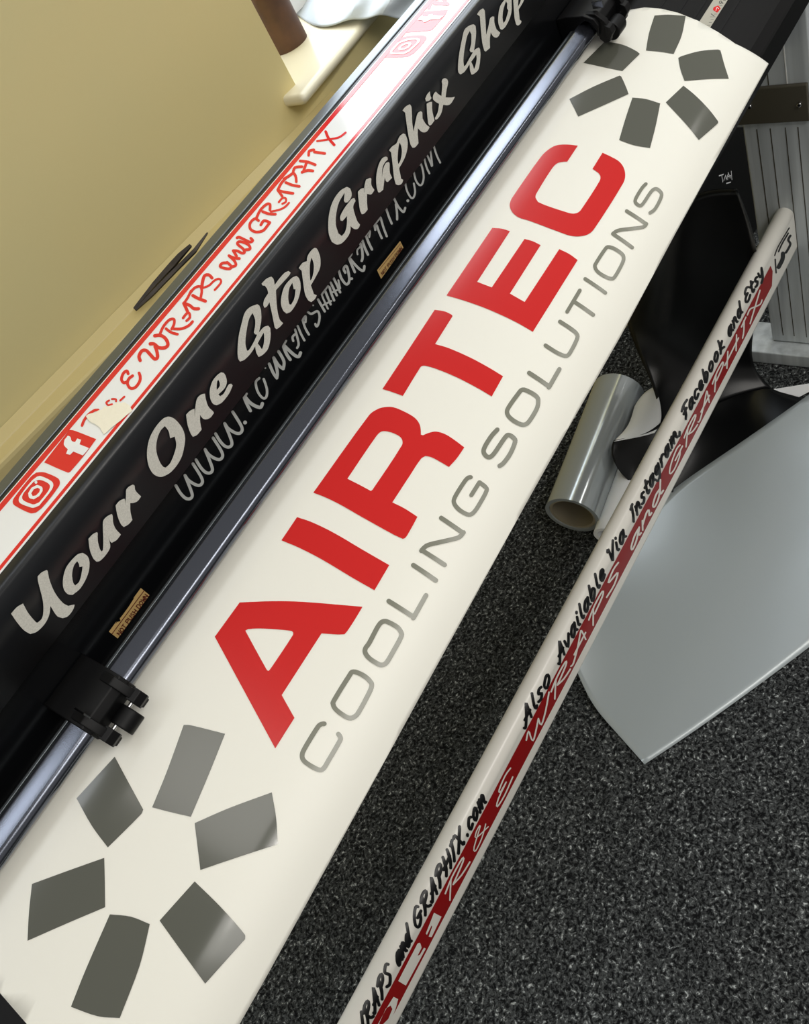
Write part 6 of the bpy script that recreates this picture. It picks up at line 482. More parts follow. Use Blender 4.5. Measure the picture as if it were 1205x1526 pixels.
    'ruler_black': ('sheet', '''N138|10547,14162 10530,14625 10531,14650 10533,14667 10537,14669 10540,14656 10542,14632 10558,14169 10558,14144 10556,14127 10552,14125 10549,14138
N138|10810,14696 10818,14634 10829,14543 10840,14444 10846,14352 10843,14273 10834,14218 10824,14184 10813,14176 10803,14212 10793,14275 10785,14347 10783,14428 10791,14476 10804,14501 10817,14519 10826,14532 10829,14529 10832,14513 10833,14490 10833,14469 10830,14457 10821,14445 10808,14427 10797,14405 10793,14391 10794,14374 10800,14321 10808,14271 10814,14251 10819,14257 10827,14283 10833,14321 10835,14353 10831,14412 10821,14502 10810,14591 10802,14653 10801,14676 10801,14698 10804,14711 10807,14710
N138|10250,14789 10212,14234 10211,14226 10209,14226 10207,14232 10206,14244 10207,14257 10244,14811 10246,14819 10247,14820 10249,14813 10250,14801
N138|10307,14789 10286,14490 10285,14481 10283,14481 10282,14488 10281,14499 10281,14512 10301,14811 10302,14819 10304,14820 10306,14813 10307,14801
N138|10364,14789 10343,14490 10342,14481 10340,14481 10339,14488 10338,14499 10338,14512 10358,14811 10360,14819 10361,14820 10363,14813 10364,14801
N138|10421,14789 10401,14490 10399,14481 10398,14481 10396,14488 10395,14499 10395,14512 10416,14811 10417,14819 10419,14820 10420,14813 10421,14801
N138|10479,14789 10458,14490 10457,14481 10455,14481 10453,14488 10452,14499 10453,14512 10473,14811 10474,14819 10476,14820 10478,14813 10479,14801
N138|10536,14789 10498,14234 10497,14226 10495,14225 10494,14232 10493,14244 10493,14257 10531,14811 10532,14819 10534,14820 10536,14813 10536,14801
N138|10594,14789 10574,14489 10573,14481 10571,14481 10569,14487 10568,14499 10568,14512 10589,14811 10590,14819 10592,14820 10594,14813 10594,14801
N138|10652,14789 10632,14489 10631,14481 10629,14480 10627,14487 10626,14499 10626,14512 10647,14811 10648,14819 10650,14820 10652,14813 10653,14801
N138|10711,14789 10690,14489 10689,14481 10687,14480 10686,14487 10685,14499 10685,14512 10705,14811 10707,14820 10708,14820 10710,14813 10711,14801
N138|10770,14789 10749,14489 10748,14481 10746,14480 10744,14487 10743,14499 10743,14512 10764,14811 10765,14820 10767,14820 10769,14813 10770,14801
N138|10828,14789 10790,14234 10789,14226 10787,14225 10786,14232 10785,14244 10785,14257 10823,14811 10824,14820 10826,14820 10828,14813 10829,14801
N138|10888,14789 10867,14489 10866,14481 10864,14480 10862,14487 10861,14499 10861,14512 10882,14811 10883,14820 10885,14820 10887,14813 10888,14801
N138|10947,14789 10926,14489 10925,14481 10923,14480 10921,14487 10920,14499 10921,14512 10941,14811 10943,14820 10944,14820 10946,14813 10947,14801
N138|11007,14789 10986,14489 10985,14481 10983,14480 10981,14487 10980,14499 10980,14512 11001,14811 11002,14820 11004,14821 11006,14813 11007,14801'''),
    'ruler_red': ('sheet', '''P139|10677,13998 10744,14340 10709,14819 10614,14711 10630,14096'''),
    'ruler_white': ('sheet', '''N140|10645,14465 10656,14438 10673,14396 10689,14364 10697,14360 10697,14388 10694,14465 10689,14552 10686,14612 10686,14630 10687,14644 10690,14648 10692,14640 10694,14625 10697,14565 10702,14475 10706,14382 10702,14308 10689,14307 10672,14341 10655,14383 10643,14410 10641,14422 10640,14439 10640,14456 10642,14466'''),
    'logo_flat': ('sheet', ''''''),
}
# cross sections (y, z) of those surfaces
TUBE_TILT = -0.012
PROFILE = {
    'sheet': [(0.612, 0.8075), (0.61142, 0.80738), (0.61027, 0.80715), (0.60853, 0.8068), (0.60622, 0.80633), (0.60333, 0.80574), (0.59986, 0.80504), (0.59581, 0.80422), (0.59119, 0.80328), (0.58581, 0.80163), (0.57969, 0.79927), (0.57281, 0.7962), (0.56519, 0.79242), (0.55681, 0.78793), (0.54769, 0.78273), (0.53781, 0.77681), (0.52719, 0.77019), (0.51689, 0.76379), (0.50692, 0.75762), (0.49728, 0.75167), (0.48797, 0.74595), (0.47898, 0.74046), (0.47033, 0.7352), (0.462, 0.73016), (0.454, 0.72534), (0.44641, 0.72037), (0.43922, 0.71525), (0.43244, 0.70997), (0.42606, 0.70453), (0.42009, 0.69894), (0.41453, 0.69319), (0.40937, 0.68728), (0.40463, 0.68122), (0.40016, 0.67498), (0.39597, 0.66855), (0.39206, 0.66195), (0.38844, 0.65517), (0.38509, 0.64821), (0.38203, 0.64107), (0.37925, 0.63375), (0.37675, 0.62625), (0.37456, 0.61969), (0.37269, 0.61406), (0.37113, 0.60938), (0.36988, 0.60563), (0.36894, 0.60281), (0.36831, 0.60094), (0.368, 0.6)],
    'face': [(0.588, 0.8765), (0.6005, 0.9285)],
    'top': [(0.6, 0.934), (0.69, 0.934)],
    'panel': [(0.603, 0.875), (0.603, 0.8)],
    'tube': [(0.51381, 0.32933), (0.5131, 0.33096), (0.5122, 0.3325), (0.51112, 0.33392), (0.50987, 0.33519), (0.50848, 0.33631), (0.50696, 0.33725), (0.50534, 0.338), (0.50364, 0.33854), (0.50189, 0.33888), (0.50011, 0.339), (0.49833, 0.3389), (0.49657, 0.3386), (0.49487, 0.33807), (0.49324, 0.33735), (0.49171, 0.33644), (0.4903, 0.33534), (0.48903, 0.33409), (0.48793, 0.33269), (0.487, 0.33116), (0.48626, 0.32954), (0.48573, 0.32783), (0.48541, 0.32608), (0.4853, 0.3243), (0.4853, 0.2617), (0.48539, 0.26008), (0.48566, 0.25849), (0.4861, 0.25693), (0.48671, 0.25543), (0.48748, 0.254), (0.4884, 0.25267), (0.48946, 0.25145), (0.49065, 0.25035), (0.49196, 0.24939), (0.49336, 0.24858), (0.49485, 0.24793), (0.49639, 0.24745), (0.49798, 0.24714), (0.49959, 0.24701), (0.50121, 0.24705), (0.50282, 0.24727), (0.50439, 0.24767), (0.5059, 0.24824), (0.50735, 0.24897)],
}


# ------------------------------------------------------------------ helpers
def srgb(r, g, b):
    f = lambda c: (c/255/12.92) if c/255 <= .04045 else ((c/255+.055)/1.055)**2.4
    return (f(r), f(g), f(b), 1)

def mat(name, col, rough=.5, metal=0., spec=.5, noise=None, bump=None, coat=0., coat_rough=.05,
        rough_noise=None, streak=None, alpha=None, trans=0., emit=None):
    m = bpy.data.materials.new(name); m.use_nodes = True
    nt = m.node_tree; b = nt.nodes['Principled BSDF']; L = nt.links
    b.inputs['Base Color'].default_value = col
    b.inputs['Roughness'].default_value = rough
    b.inputs['Metallic'].default_value = metal
    b.inputs['Specular IOR Level'].default_value = spec
    b.inputs['Coat Weight'].default_value = coat
    b.inputs['Coat Roughness'].default_value = coat_rough
    b.inputs['Transmission Weight'].default_value = trans
    if alpha is not None: b.inputs['Alpha'].default_value = alpha
    if emit: b.inputs['Emission Color'].default_value = emit[0]; b.inputs['Emission Strength'].default_value = emit[1]
    tc = nt.nodes.new('ShaderNodeTexCoord')
    if noise:                       # (scale, second colour, low, high)
        n = nt.nodes.new('ShaderNodeTexNoise'); n.inputs['Scale'].default_value = noise[0]; n.inputs['Detail'].default_value = 6
        if streak:
            mp = nt.nodes.new('ShaderNodeMapping'); mp.inputs['Scale'].default_value = streak
            L.new(tc.outputs['Object'], mp.inputs[0]); L.new(mp.outputs[0], n.inputs[0])
        else: L.new(tc.outputs['Object'], n.inputs[0])
        r = nt.nodes.new('ShaderNodeValToRGB'); r.color_ramp.elements[0].position = noise[2]; r.color_ramp.elements[1].position = noise[3]
        r.color_ramp.elements[0].color = col; r.color_ramp.elements[1].color = noise[1]
        L.new(n.outputs[0], r.inputs[0]); L.new(r.outputs[0], b.inputs['Base Color'])
    if bump:                        # (scale, strength, distance)
        n = nt.nodes.new('ShaderNodeTexNoise'); n.inputs['Scale'].default_value = bump[0]; n.inputs['Detail'].default_value = 3
        L.new(tc.outputs['Object'], n.inputs[0])
        bp = nt.nodes.new('ShaderNodeBump'); bp.inputs['Strength'].default_value = bump[1]; bp.inputs['Distance'].default_value = bump[2]
        L.new(n.outputs[0], bp.inputs['Height']); L.new(bp.outputs[0], b.inputs['Normal'])
    return m

def link(name, me, material, parent=None, smooth=False):
    o = bpy.data.objects.new(name, me); COL.objects.link(o)
    if material: me.materials.append(material)
    if parent: o.parent = parent
    if smooth:
        for p in me.polygons: p.use_smooth = True
    return o

def from_bm(name, bm, material, parent=None, smooth=False):
    bmesh.ops.recalc_face_normals(bm, faces=bm.faces[:])
    for e in bm.edges:                  # crisp ends: no shading bleed from the caps
        if len(e.link_faces) == 2 and e.calc_face_angle(0) > 1.2: e.smooth = False
    me = bpy.data.meshes.new(name); bm.to_mesh(me); bm.free()
    return link(name, me, material, parent, smooth)

def thing(name, label, cat, group=None):
    o = bpy.data.objects.new(name, None); COL.objects.link(o); o.empty_display_size = .05
    o['label'] = label; o['category'] = cat
    if group: o['group'] = group
    return o

def tag(o, label, cat, group=None):
    o['label'] = label; o['category'] = cat
    if group: o['group'] = group
    return o

def structure(o): o['kind'] = 'structure'; return o

def bevel(o, w, seg=2, smooth=True):
    m = o.modifiers.new('bevel', 'BEVEL'); m.width = w; m.segments = seg; m.limit_method = 'ANGLE'; m.angle_limit = math.radians(35)
    if smooth:
        for p in o.data.polygons: p.use_smooth = True
        n = o.modifiers.new('wn', 'WEIGHTED_NORMAL')
    return o

def extrude_x(name, yz, x0, x1, material, parent=None, bev=0, smooth=False):
    bm = bmesh.new()
    a = [bm.verts.new((x0, y, z)) for y, z in yz]; b = [bm.verts.new((x1, y, z)) for y, z in yz]
    n = len(yz)
    bm.faces.new(a); bm.faces.new(b[::-1])
    for i in range(n): bm.faces.new((a[i], b[i], b[(i+1) % n], a[(i+1) % n]))
    o = from_bm(name, bm, material, parent)
    if smooth:
        for p in o.data.polygons:
            if len(p.vertices) == 4: p.use_smooth = True
        o.modifiers.new('wn', 'WEIGHTED_NORMAL')
    if bev: bevel(o, bev)
    return o

def box(name, lo, hi, material, parent=None, bev=0):
    return extrude_x(name, [(lo[1], lo[2]), (hi[1], lo[2]), (hi[1], hi[2]), (lo[1], hi[2])], lo[0], hi[0], material, parent, bev)

def prism(name, pts, up, material, parent=None, bev=0):
    """polygon of 3D points pushed along the vector up"""
    bm = bmesh.new(); up = Vector(up)
    a = [bm.verts.new(p) for p in pts]; b = [bm.verts.new(Vector(p)+up) for p in pts]; n = len(pts)
    bm.faces.new(a); bm.faces.new(b[::-1])
    for i in range(n): bm.faces.new((a[i], b[i], b[(i+1) % n], a[(i+1) % n]))
    o = from_bm(name, bm, material, parent)
    if bev: bevel(o, bev)
    return o

def cyl(name, p, q, r, material, parent=None, seg=32, inner=0, bev=0, r2=None):
    p, q = Vector(p), Vector(q); d = (q-p).normalized(); u = d.orthogonal().normalized(); v = d.cross(u)
    bm = bmesh.new(); r2 = r if r2 is None else r2
    ring = lambda c, rr: [bm.verts.new(c+u*rr*math.cos(2*math.pi*i/seg)+v*rr*math.sin(2*math.pi*i/seg)) for i in range(seg)]
    A, B = ring(p, r), ring(q, r2); side = []
    for i in range(seg): side.append(bm.faces.new((A[i], A[(i+1) % seg], B[(i+1) % seg], B[i])))
    if inner:
        a, b = ring(p, inner), ring(q, inner)
        for i in range(seg):
            j = (i+1) % seg
            side.append(bm.faces.new((a[i], b[i], b[j], a[j]))); bm.faces.new((A[i], a[i], a[j], A[j])); bm.faces.new((B[i], B[j], b[j], b[i]))
    else: bm.faces.new(A[::-1]); bm.faces.new(B)
    for f in side: f.smooth = True
    o = from_bm(name, bm, material, parent)
    if bev: bevel(o, bev, 2, False)
    return o

# ---- surfaces extruded along x: (x, s) -> point
SIGN = {'sheet': 1, 'face': -1, 'top': -1, 'panel': 1, 'tube': 1}
def on_surface(kind, x, s, off):
    pr = PROFILE[kind]; acc = 0
    for i in range(len(pr)-1):
        (y0, z0), (y1, z1) = pr[i], pr[i+1]; L = math.hypot(y1-y0, z1-z0)
        if s <= acc+L or i == len(pr)-2:
            t = (s-acc)/L; ty, tz = (y1-y0)/L, (z1-z0)/L; k = SIGN[kind]
            return Vector((x, y0+(y1-y0)*t+tz*k*off+(TUBE_TILT*x if kind == 'tube' else 0), z0+(z1-z0)*t-ty*k*off))
        acc += L

def rounded(loop, lim=42, n=4):
    """smooth the gentle bends of an outline, keep its corners"""
    P = [Vector(p) for p in loop]; N = len(P); T = []
    for i in range(N):
        a, b = P[i]-P[i-1], P[(i+1) % N]-P[i]
        ang = math.degrees(a.angle(b, 0)) if a.length and b.length else 0
        T.append((P[(i+1) % N]-P[i-1])*.5 if ang < lim else None)
    out = []
    for i in range(N):
        j = (i+1) % N; d = P[j]-P[i]; a = T[i]; b = T[j]
        if a is None and b is None: out.append(P[i]); continue
        a = a.normalized()*d.length if a is not None and a.length else d
        b = b.normalized()*d.length if b is not None and b.length else d
        for k in range(n):
            t = k/n; h = (2*t**3-3*t*t+1, t**3-2*t*t+t, -2*t**3+3*t*t, t**3-t*t)
            out.append(P[i]*h[0]+a*h[1]+P[j]*h[2]+b*h[3])
    return out

def winding(loop, x, y):
    w = 0; N = len(loop)
    for i in range(N):
        (x0, y0), (x1, y1) = loop[i], loop[(i+1) % N]
        if y0 <= y < y1 and (x1-x0)*(y-y0)-(x-x0)*(y1-y0) > 0: w += 1
        elif y1 <= y < y0 and (x1-x0)*(y-y0)-(x-x0)*(y1-y0) < 0: w -= 1
    return w

def cut_mesh(bm, surf, items, off, step, xstep=None):
    """one vinyl piece: overlapping outlines in (x, s) merged and laid on the surface"""
    K = 1000.
    items = [(m, [[(p[0]*K, p[1]*K) for p in lp] for lp in lps]) for m, lps in items]
    loops = [lp for m, lps in items for lp in lps]
    vs, es, gr = [], [], []
    for lp in loops:
        i0 = len(vs); vs += [Vector(p) for p in lp]; es += [(i0+i, i0+(i+1) % len(lp)) for i in range(len(lp))]
    ov, oe, of, *_ = delaunay_2d_cdt(vs, es, [], 0, 1e-4)
    t = bmesh.new(); tv = [t.verts.new((v.x, v.y, 0)) for v in ov]
    for f in of:
        cx = sum(ov[i].x for i in f)/len(f); cy = sum(ov[i].y for i in f)/len(f)
        ok = any((any(winding(lp, cx, cy) != 0 for lp in lps) if m == 'N' else sum(winding(lp, cx, cy) != 0 for lp in lps) % 2 == 1) for m, lps in items)
        if ok:
            try: t.faces.new([tv[i] for i in f])
            except ValueError: pass
    ys = [v.co.y for v in t.verts]; xs = [v.co.x for v in t.verts]
    if step and ys:
        k = math.ceil(min(ys)/step)*step
        while k < max(ys):
            bmesh.ops.bisect_plane(t, geom=t.verts[:]+t.edges[:]+t.faces[:], plane_co=(0, k, 0), plane_no=(0, 1, 0)); k += step
    if xstep and xs:
        k = math.ceil(min(xs)/xstep)*xstep
        while k < max(xs):
            bmesh.ops.bisect_plane(t, geom=t.verts[:]+t.edges[:]+t.faces[:], plane_co=(k, 0, 0), plane_no=(1, 0, 0)); k += xstep
    base = {}
    for f in t.faces:
        ids = []
        for v in f.verts:
            if v not in base: base[v] = bm.verts.new(on_surface(surf, v.co.x/K, v.co.y/K, off)); base[v][bm.verts.layers.float['s']] = v.co.y/K
            ids.append(base[v])
        try: bm.faces.new(ids)
        except ValueError: pass
    t.free()

def surf_normal(kind, s):
    a = on_surface(kind, 0, s, 0); b = on_surface(kind, 0, s, 1); return (b-a).normalized()

def fair_normals(surf):
    """smooth normals at the profile's corners"""
    pr = PROFILE[surf]; acc = 0; mids = []
    for i in range(len(pr)-1):
        L = math.hypot(pr[i+1][0]-pr[i][0], pr[i+1][1]-pr[i][1]); mids.append((acc+L/2, surf_normal(surf, acc+L/2))); acc += L
    return mids
FAIR = {k: fair_normals(k) for k in PROFILE}
def fair(surf, s):
    m = FAIR[surf]
    if s <= m[0][0]: return m[0][1]
    for (a, na), (b, nb) in zip(m, m[1:]):
        if s <= b: return na.lerp(nb, (s-a)/(b-a)).normalized()
    return m[-1][1]

def lay(name, bm, surf, material, parent):
    """mesh built from vertices carrying their s in a layer; lit with the surface's own normals"""
    lay_s = bm.verts.layers.float['s']
    bm.normal_update()
    for f in bm.faces:
        n = surf_normal(surf, sum(v[lay_s] for v in f.verts)/len(f.verts))
        if f.normal.dot(n) < 0: f.normal_flip()
    bm.verts.ensure_lookup_table()
    nor = [fair(surf, v[lay_s]) for v in bm.verts]
    me = bpy.data.meshes.new(name); bm.to_mesh(me); bm.free()
    for p in me.polygons: p.use_smooth = True
    me.normals_split_custom_set_from_vertices([tuple(n) for n in nor])
    if 's' in me.attributes: me.attributes.remove(me.attributes['s'])
    return link(name, me, material, parent)

def decal(key, name, material, parent, off=.0004, step=4., xstep=None, whole=False, every=False):
    """cut vinyl shapes; one object per letter, word or mark. Returns the first"""
    surf, text = CUT[key]; groups = {}
    for line in text.split('\n'):
        head, *loops = line.split('|')
        groups.setdefault('all' if whole else head[1:], []).append((head[0], loops))
    first = None; objs = []
    for items in groups.values():
        bm = bmesh.new(); bm.verts.layers.float.new('s')
        todo = []
        for mode, loops in items:
            loops = [[(int(a)*1e-4, int(b)*1e-5) for a, b in (q.split(',') for q in lp.split())] for lp in loops]
            if mode in 'PQ': loops = [[tuple(v) for v in rounded(lp)] for lp in loops]
            todo.append(('N' if mode == 'N' else 'E', loops))
        cut_mesh(bm, surf, todo, off+.00002*(len(objs) % 4), step, xstep)
        o = lay(name, bm, surf, material, parent)
        first = first or o; objs.append(o)
    return first if not every else objs

def strip(name, surf, x0, x1, s0, s1, material, parent, off, thick=.0002, n=1):
    bm = bmesh.new(); A = []
    for i in range(n+1):
        s = s0+(s1-s0)*i/n; A.append((bm.verts.new(on_surface(surf, x0, s, off)), bm.verts.new(on_surface(surf, x1, s, off))))
    for (a, b), (c, d) in zip(A, A[1:]): bm.faces.new((a, b, d, c))
    o = from_bm(name, bm, material, parent); m = o.modifiers.new('thickness', 'SOLIDIFY'); m.thickness = thick; m.offset = 0
    return o

def patch(name, rows, material, parent=None, sub=2, thick=.0006, smooth=True):
    """a bent sheet through rows of points"""
    bm = bmesh.new(); V = [[bm.verts.new(p) for p in r] for r in rows]
    for i in range(len(V)-1):
        for j in range(len(V[0])-1): bm.faces.new((V[i][j], V[i][j+1], V[i+1][j+1], V[i+1][j]))
    o = from_bm(name, bm, material, parent, smooth)
    m = o.modifiers.new('smooth', 'SUBSURF'); m.levels = m.render_levels = sub; m.boundary_smooth = 'PRESERVE_CORNERS'
    m = o.modifiers.new('thickness', 'SOLIDIFY'); m.thickness = thick; m.offset = 0
    return o

# ------------------------------------------------------------------ materials
M = {}
M['wall'] = mat('cream_wall_paint', srgb(226, 208, 148), .6, noise=(2.2, srgb(218, 206, 152), .3, .7), bump=(320, .10, .001))
M['sill'] = mat('cream_gloss_paint', srgb(232, 224, 196), .25, bump=(60, .08, .001))
M['ledge'] = mat('cream_trunking', srgb(206, 189, 134), .45, bump=(300, .15, .001))
M['carpet'] = None
M['paper'] = mat('white_sign_vinyl', srgb(240, 238, 227), .38, spec=.4, bump=(700, .03, .0003))
M['red'] = mat('red_sign_vinyl', srgb(206, 28, 26), .22, spec=.45)
M['grey'] = mat('grey_sign_vinyl', srgb(126, 126, 112), .22, spec=.5)
M['blade'] = mat('grey_fan_vinyl', srgb(88, 89, 80), .14, spec=.5, coat=.4, coat_rough=.08)
M['black'] = mat('black_gloss_plastic', srgb(12, 13, 15), .22, spec=.4, bump=(900, .05, .0002))
M['black_satin'] = mat('black_satin_cover', srgb(22, 24, 28), .36, spec=.5, bump=(1400, .12, .0002))
M['platen'] = mat('black_platen', srgb(7, 7, 8), .45, spec=.2, bump=(1000, .1, .0002))
M['dark'] = mat('black_recess', srgb(7, 7, 8), .35, spec=.3)
M['slogan'] = mat('silver_grey_lettering', srgb(208, 206, 196), .45, noise=(900, srgb(192, 190, 180), .35, .65))
M['url'] = mat('silver_web_lettering', srgb(200, 202, 198), .35, metal=.1)
M['bar'] = mat('brushed_dark_metal_rail', srgb(102, 106, 116), .15, metal=.9, bump=(1600, .12, .0003))
M['rail'] = mat('grey_metal_edge', srgb(120, 126, 130), .3, metal=.8, bump=(1500, .2, .0002))
M['strip_white'] = mat('white_sticker', srgb(240, 242, 243), .16, spec=.6)
M['strip_red'] = mat('red_sticker', srgb(222, 30, 32), .16, spec=.6)
M['peel'] = mat('torn_masking_paper', srgb(240, 234, 214), .8, bump=(200, .5, .001))
M['label'] = mat('gold_caution_label', srgb(206, 172, 112), .45)
M['label_red'] = mat('dark_red_print', srgb(92, 22, 20), .5)
M['tube'] = mat('white_powder_coat', srgb(242, 239, 230), .25, spec=.5, bump=(700, .05, .0002))
M['tube_red'] = mat('dark_red_stripe', srgb(150, 14, 16), .35, spec=.3)
M['ink'] = mat('black_print', srgb(8, 8, 10), .4)
M['alu'] = mat('brushed_aluminium', srgb(205, 211, 213), .38, metal=.1, noise=(9, srgb(170, 176, 178), .35, .7), streak=(6, 6, .25), bump=(400, .08, .0003))
M['bracket'] = mat('grey_brown_bracket', srgb(72, 68, 56), .5, bump=(800, .1, .0002))
M['chrome'] = mat('bright_screw', srgb(200, 200, 200), .15, metal=1)
M['roll_vinyl'] = mat('glossy_silver_vinyl', srgb(186, 193, 195), .14, metal=.42, spec=.6)
M['silver_vinyl'] = mat('silver_vinyl', srgb(168, 176, 178), .3, metal=.15, spec=.5, coat=.3, coat_rough=.1, bump=(5, .12, .01))
M['core'] = mat('cardboard_core', srgb(150, 140, 118), .8)
M['core_edge'] = mat('roll_end', srgb(120, 120, 108), .5)
M['film'] = mat('black_vinyl_film', srgb(6, 7, 8), .3, spec=.35, bump=(6, .1, .01))
M['backing'] = mat('white_backing_paper', srgb(250, 251, 252), .45)
M['brown'] = mat('brown_cardboard', srgb(92, 62, 42), .6, noise=(40, srgb(70, 46, 32), .3, .7))
M['plastic'] = mat('thin_white_plastic', srgb(190, 198, 202), .3, trans=.0, bump=(30, .4, .004))
M['wood'] = mat('dark_brown_wood', srgb(66, 54, 40), .5, noise=(60, srgb(40, 32, 24), .3, .7))
M['ruler'] = mat('pale_ruler', srgb(176, 172, 158), .5, bump=(500, .2, .0003))
M['rubber'] = mat('black_rubber', srgb(8, 8, 9), .5, spec=.25)

def carpet():
    m = bpy.data.materials.new('dark_speckled_carpet'); m.use_nodes = True; nt = m.node_tree; L = nt.links
    b = nt.nodes['Principled BSDF']; b.inputs['Roughness'].default_value = .95; b.inputs['Specular IOR Level'].default_value = .1
    tc = nt.nodes.new('ShaderNodeTexCoord')
    wob = nt.nodes.new('ShaderNodeTexNoise'); wob.inputs['Scale'].default_value = 90
    L.new(tc.outputs['Object'], wob.inputs[0])
    mix = nt.nodes.new('ShaderNodeMix'); mix.data_type = 'VECTOR'; mix.inputs['Factor'].default_value = .012
    L.new(tc.outputs['Object'], mix.inputs['A']); L.new(wob.outputs['Color'], mix.inputs['B'])
    v = nt.nodes.new('ShaderNodeTexNoise'); v.inputs['Scale'].default_value = 190; v.inputs['Detail'].default_value = 5; v.inputs['Roughness'].default_value = .68
    L.new(mix.outputs['Result'], v.inputs[0])
    r = nt.nodes.new('ShaderNodeValToRGB'); e = r.color_ramp.elements
    e[0].position = .43; e[0].color = srgb(20, 21, 22); e[1].position = .59; e[1].color = srgb(88, 91, 91)
    e.new(.70).color = srgb(215, 220, 218)
    L.new(v.outputs[0], r.inputs[0])
    big = nt.nodes.new('ShaderNodeTexNoise'); big.inputs['Scale'].default_value = 14
    L.new(tc.outputs['Object'], big.inputs[0])
    L.new(r.outputs[0], b.inputs['Base Color'])
    bp = nt.nodes.new('ShaderNodeBump'); bp.inputs['Strength'].default_value = .9; bp.inputs['Distance'].default_value = .004
    L.new(v.outputs[0], bp.inputs['Height']); L.new(bp.outputs[0], b.inputs['Normal'])
    return m
M['carpet'] = carpet()

# ------------------------------------------------------------------ room
bm = bmesh.new()
bmesh.ops.create_grid(bm, x_segments=2, y_segments=2, size=3)
fl = structure(from_bm('floor', bm, M['carpet']))

WM, W0 = -.115, 1.0                                     # wall face: y = W0 + WM*x
wy = lambda x: W0+WM*x
SX0, SX1 = 0.7759, 2.3                                  # window opening
SZ = 0.8744                                              # sill height
def wall_piece(x0, x1, z0, z1, bm, d=.24):
    ps = [(x0, wy(x0)), (x1, wy(x1)), (x1, wy(x1)+d), (x0, wy(x0)+d)]
    a = [bm.verts.new((x, y, z0)) for x, y in ps]; b = [bm.verts.new((x, y, z1)) for x, y in ps]
    bm.faces.new(a[::-1]); bm.faces.new(b)
    for i in range(4): bm.faces.new((a[i], a[(i+1) % 4], b[(i+1) % 4], b[i]))
bm = bmesh.new()
LX0, LX1 = -1.75, -.55                                  # opening further left for the added glowing pane
for q in ((-2.6, LX0, 0, 2.6), (LX0, LX1, 2.1, 2.6), (LX1, SX0, 0, 2.6), (SX0, SX1, 0, SZ-.012), (SX0, SX1, 2.45, 2.6), (SX1, 2.9, 0, 2.6)): wall_piece(*q, bm)
structure(from_bm('wall_back', bm, M['wall']))

sky = bpy.data.materials.new('bright_daylight'); sky.use_nodes = True
nt = sky.node_tree; nt.nodes.clear(); em = nt.nodes.new('ShaderNodeEmission'); om = nt.nodes.new('ShaderNodeOutputMaterial')
em.inputs[0].default_value = (.86, .93, 1, 1); em.inputs[1].default_value = 4.6
nt.links.new(em.outputs[0], om.inputs[0])
M['frame'] = mat('white_window_frame', srgb(230, 230, 226), .4)
def window(name, x0, x1, z0, z1):
    root = bpy.data.objects.new(name, None); COL.objects.link(root); structure(root)
    d = .19
    prism('daylit_pane', [(x0, wy(x0)+d, z0), (x1, wy(x1)+d, z0), (x1, wy(x1)+d, z1), (x0, wy(x0)+d, z1)], (0, .008, 0), sky, root)
    bm = bmesh.new(); t = .03
    for a, b, c, e in ((x0, x1, z0, z0+t), (x0, x1, z1-t, z1), (x0, x0+t, z0, z1), (x1-t, x1, z0, z1)):
        ps = [(a, wy(a)+d-.03), (b, wy(b)+d-.03), (b, wy(b)+d-.002), (a, wy(a)+d-.002)]
        A = [bm.verts.new((x, y, c)) for x, y in ps]; B = [bm.verts.new((x, y, e)) for x, y in ps]
        bm.faces.new(A[::-1]); bm.faces.new(B)
        for i in range(4): bm.faces.new((A[i], A[(i+1) % 4], B[(i+1) % 4], B[i]))
    from_bm('window_frame', bm, M['frame'], root)
window('window_1', SX0, SX1, SZ+.005, 2.45)
window('added_lit_opening', LX0, LX1, .01, 2.1)  # unseen glowing pane, added to light the back of the crossbar

# sill board with a rounded nose
sd = 0.0426                                         # direction of its front edge
tip = Vector((0.7494, 0.878, 0.8744))
dv = Vector((1, sd, 0)).normalized(); nv = Vector((-dv.y, dv.x, 0))
bm = bmesh.new(); prof = []
for k in range(9):
    a = math.radians(90+180*k/8); prof.append((.010+.010*math.cos(a), -.010+.010*math.sin(a)))
prof = [(.215, 0)]+prof+[(.215, -.02)]
rings = []
for t in (0, 1.5):
    rings.append([bm.verts.new(tip+dv*t+nv*p[0]+Vector((0, 0, p[1]*.75))) for p in prof])
n = len(prof)
for i in range(n): bm.faces.new((rings[0][i], rings[0][(i+1) % n], rings[1][(i+1) % n], rings[1][i]))
bm.faces.new(rings[0]); bm.faces.new(rings[1][::-1])
s = structure(from_bm('window_sill', bm, M['sill'])); s.name = 'trim_2'; bevel(s, .006, 3)

# cream trunking along the wall behind the machine
L0, L1 = Vector((0.1692, 0.9459, 0.822)), Vector((0.7368, 0.8669, 0.822))
dl = (L1-L0); A = L0-dl*1.2; B = L0+dl*1.15
bm = bmesh.new(); r0, r1 = [], []
for P0, R_ in ((A, r0), (B, r1)):
    yb = wy(P0.x)
    for dy, dz in ((0, -.05), (-.0, -.006), (.001, -.002), (.004, 0), (yb-P0.y-.012, .004), (yb-P0.y-.001, .012), (yb-P0.y-.001, -.05)):
        R_.append(bm.verts.new((P0.x, P0.y+dy, P0.z+dz)))
for i in range(7): bm.faces.new((r0[i], r0[(i+1) % 7], r1[(i+1) % 7], r1[i]))
bm.faces.new(r0[::-1]); bm.faces.new(r1)
structure(from_bm('trim_1', bm, M['ledge']))

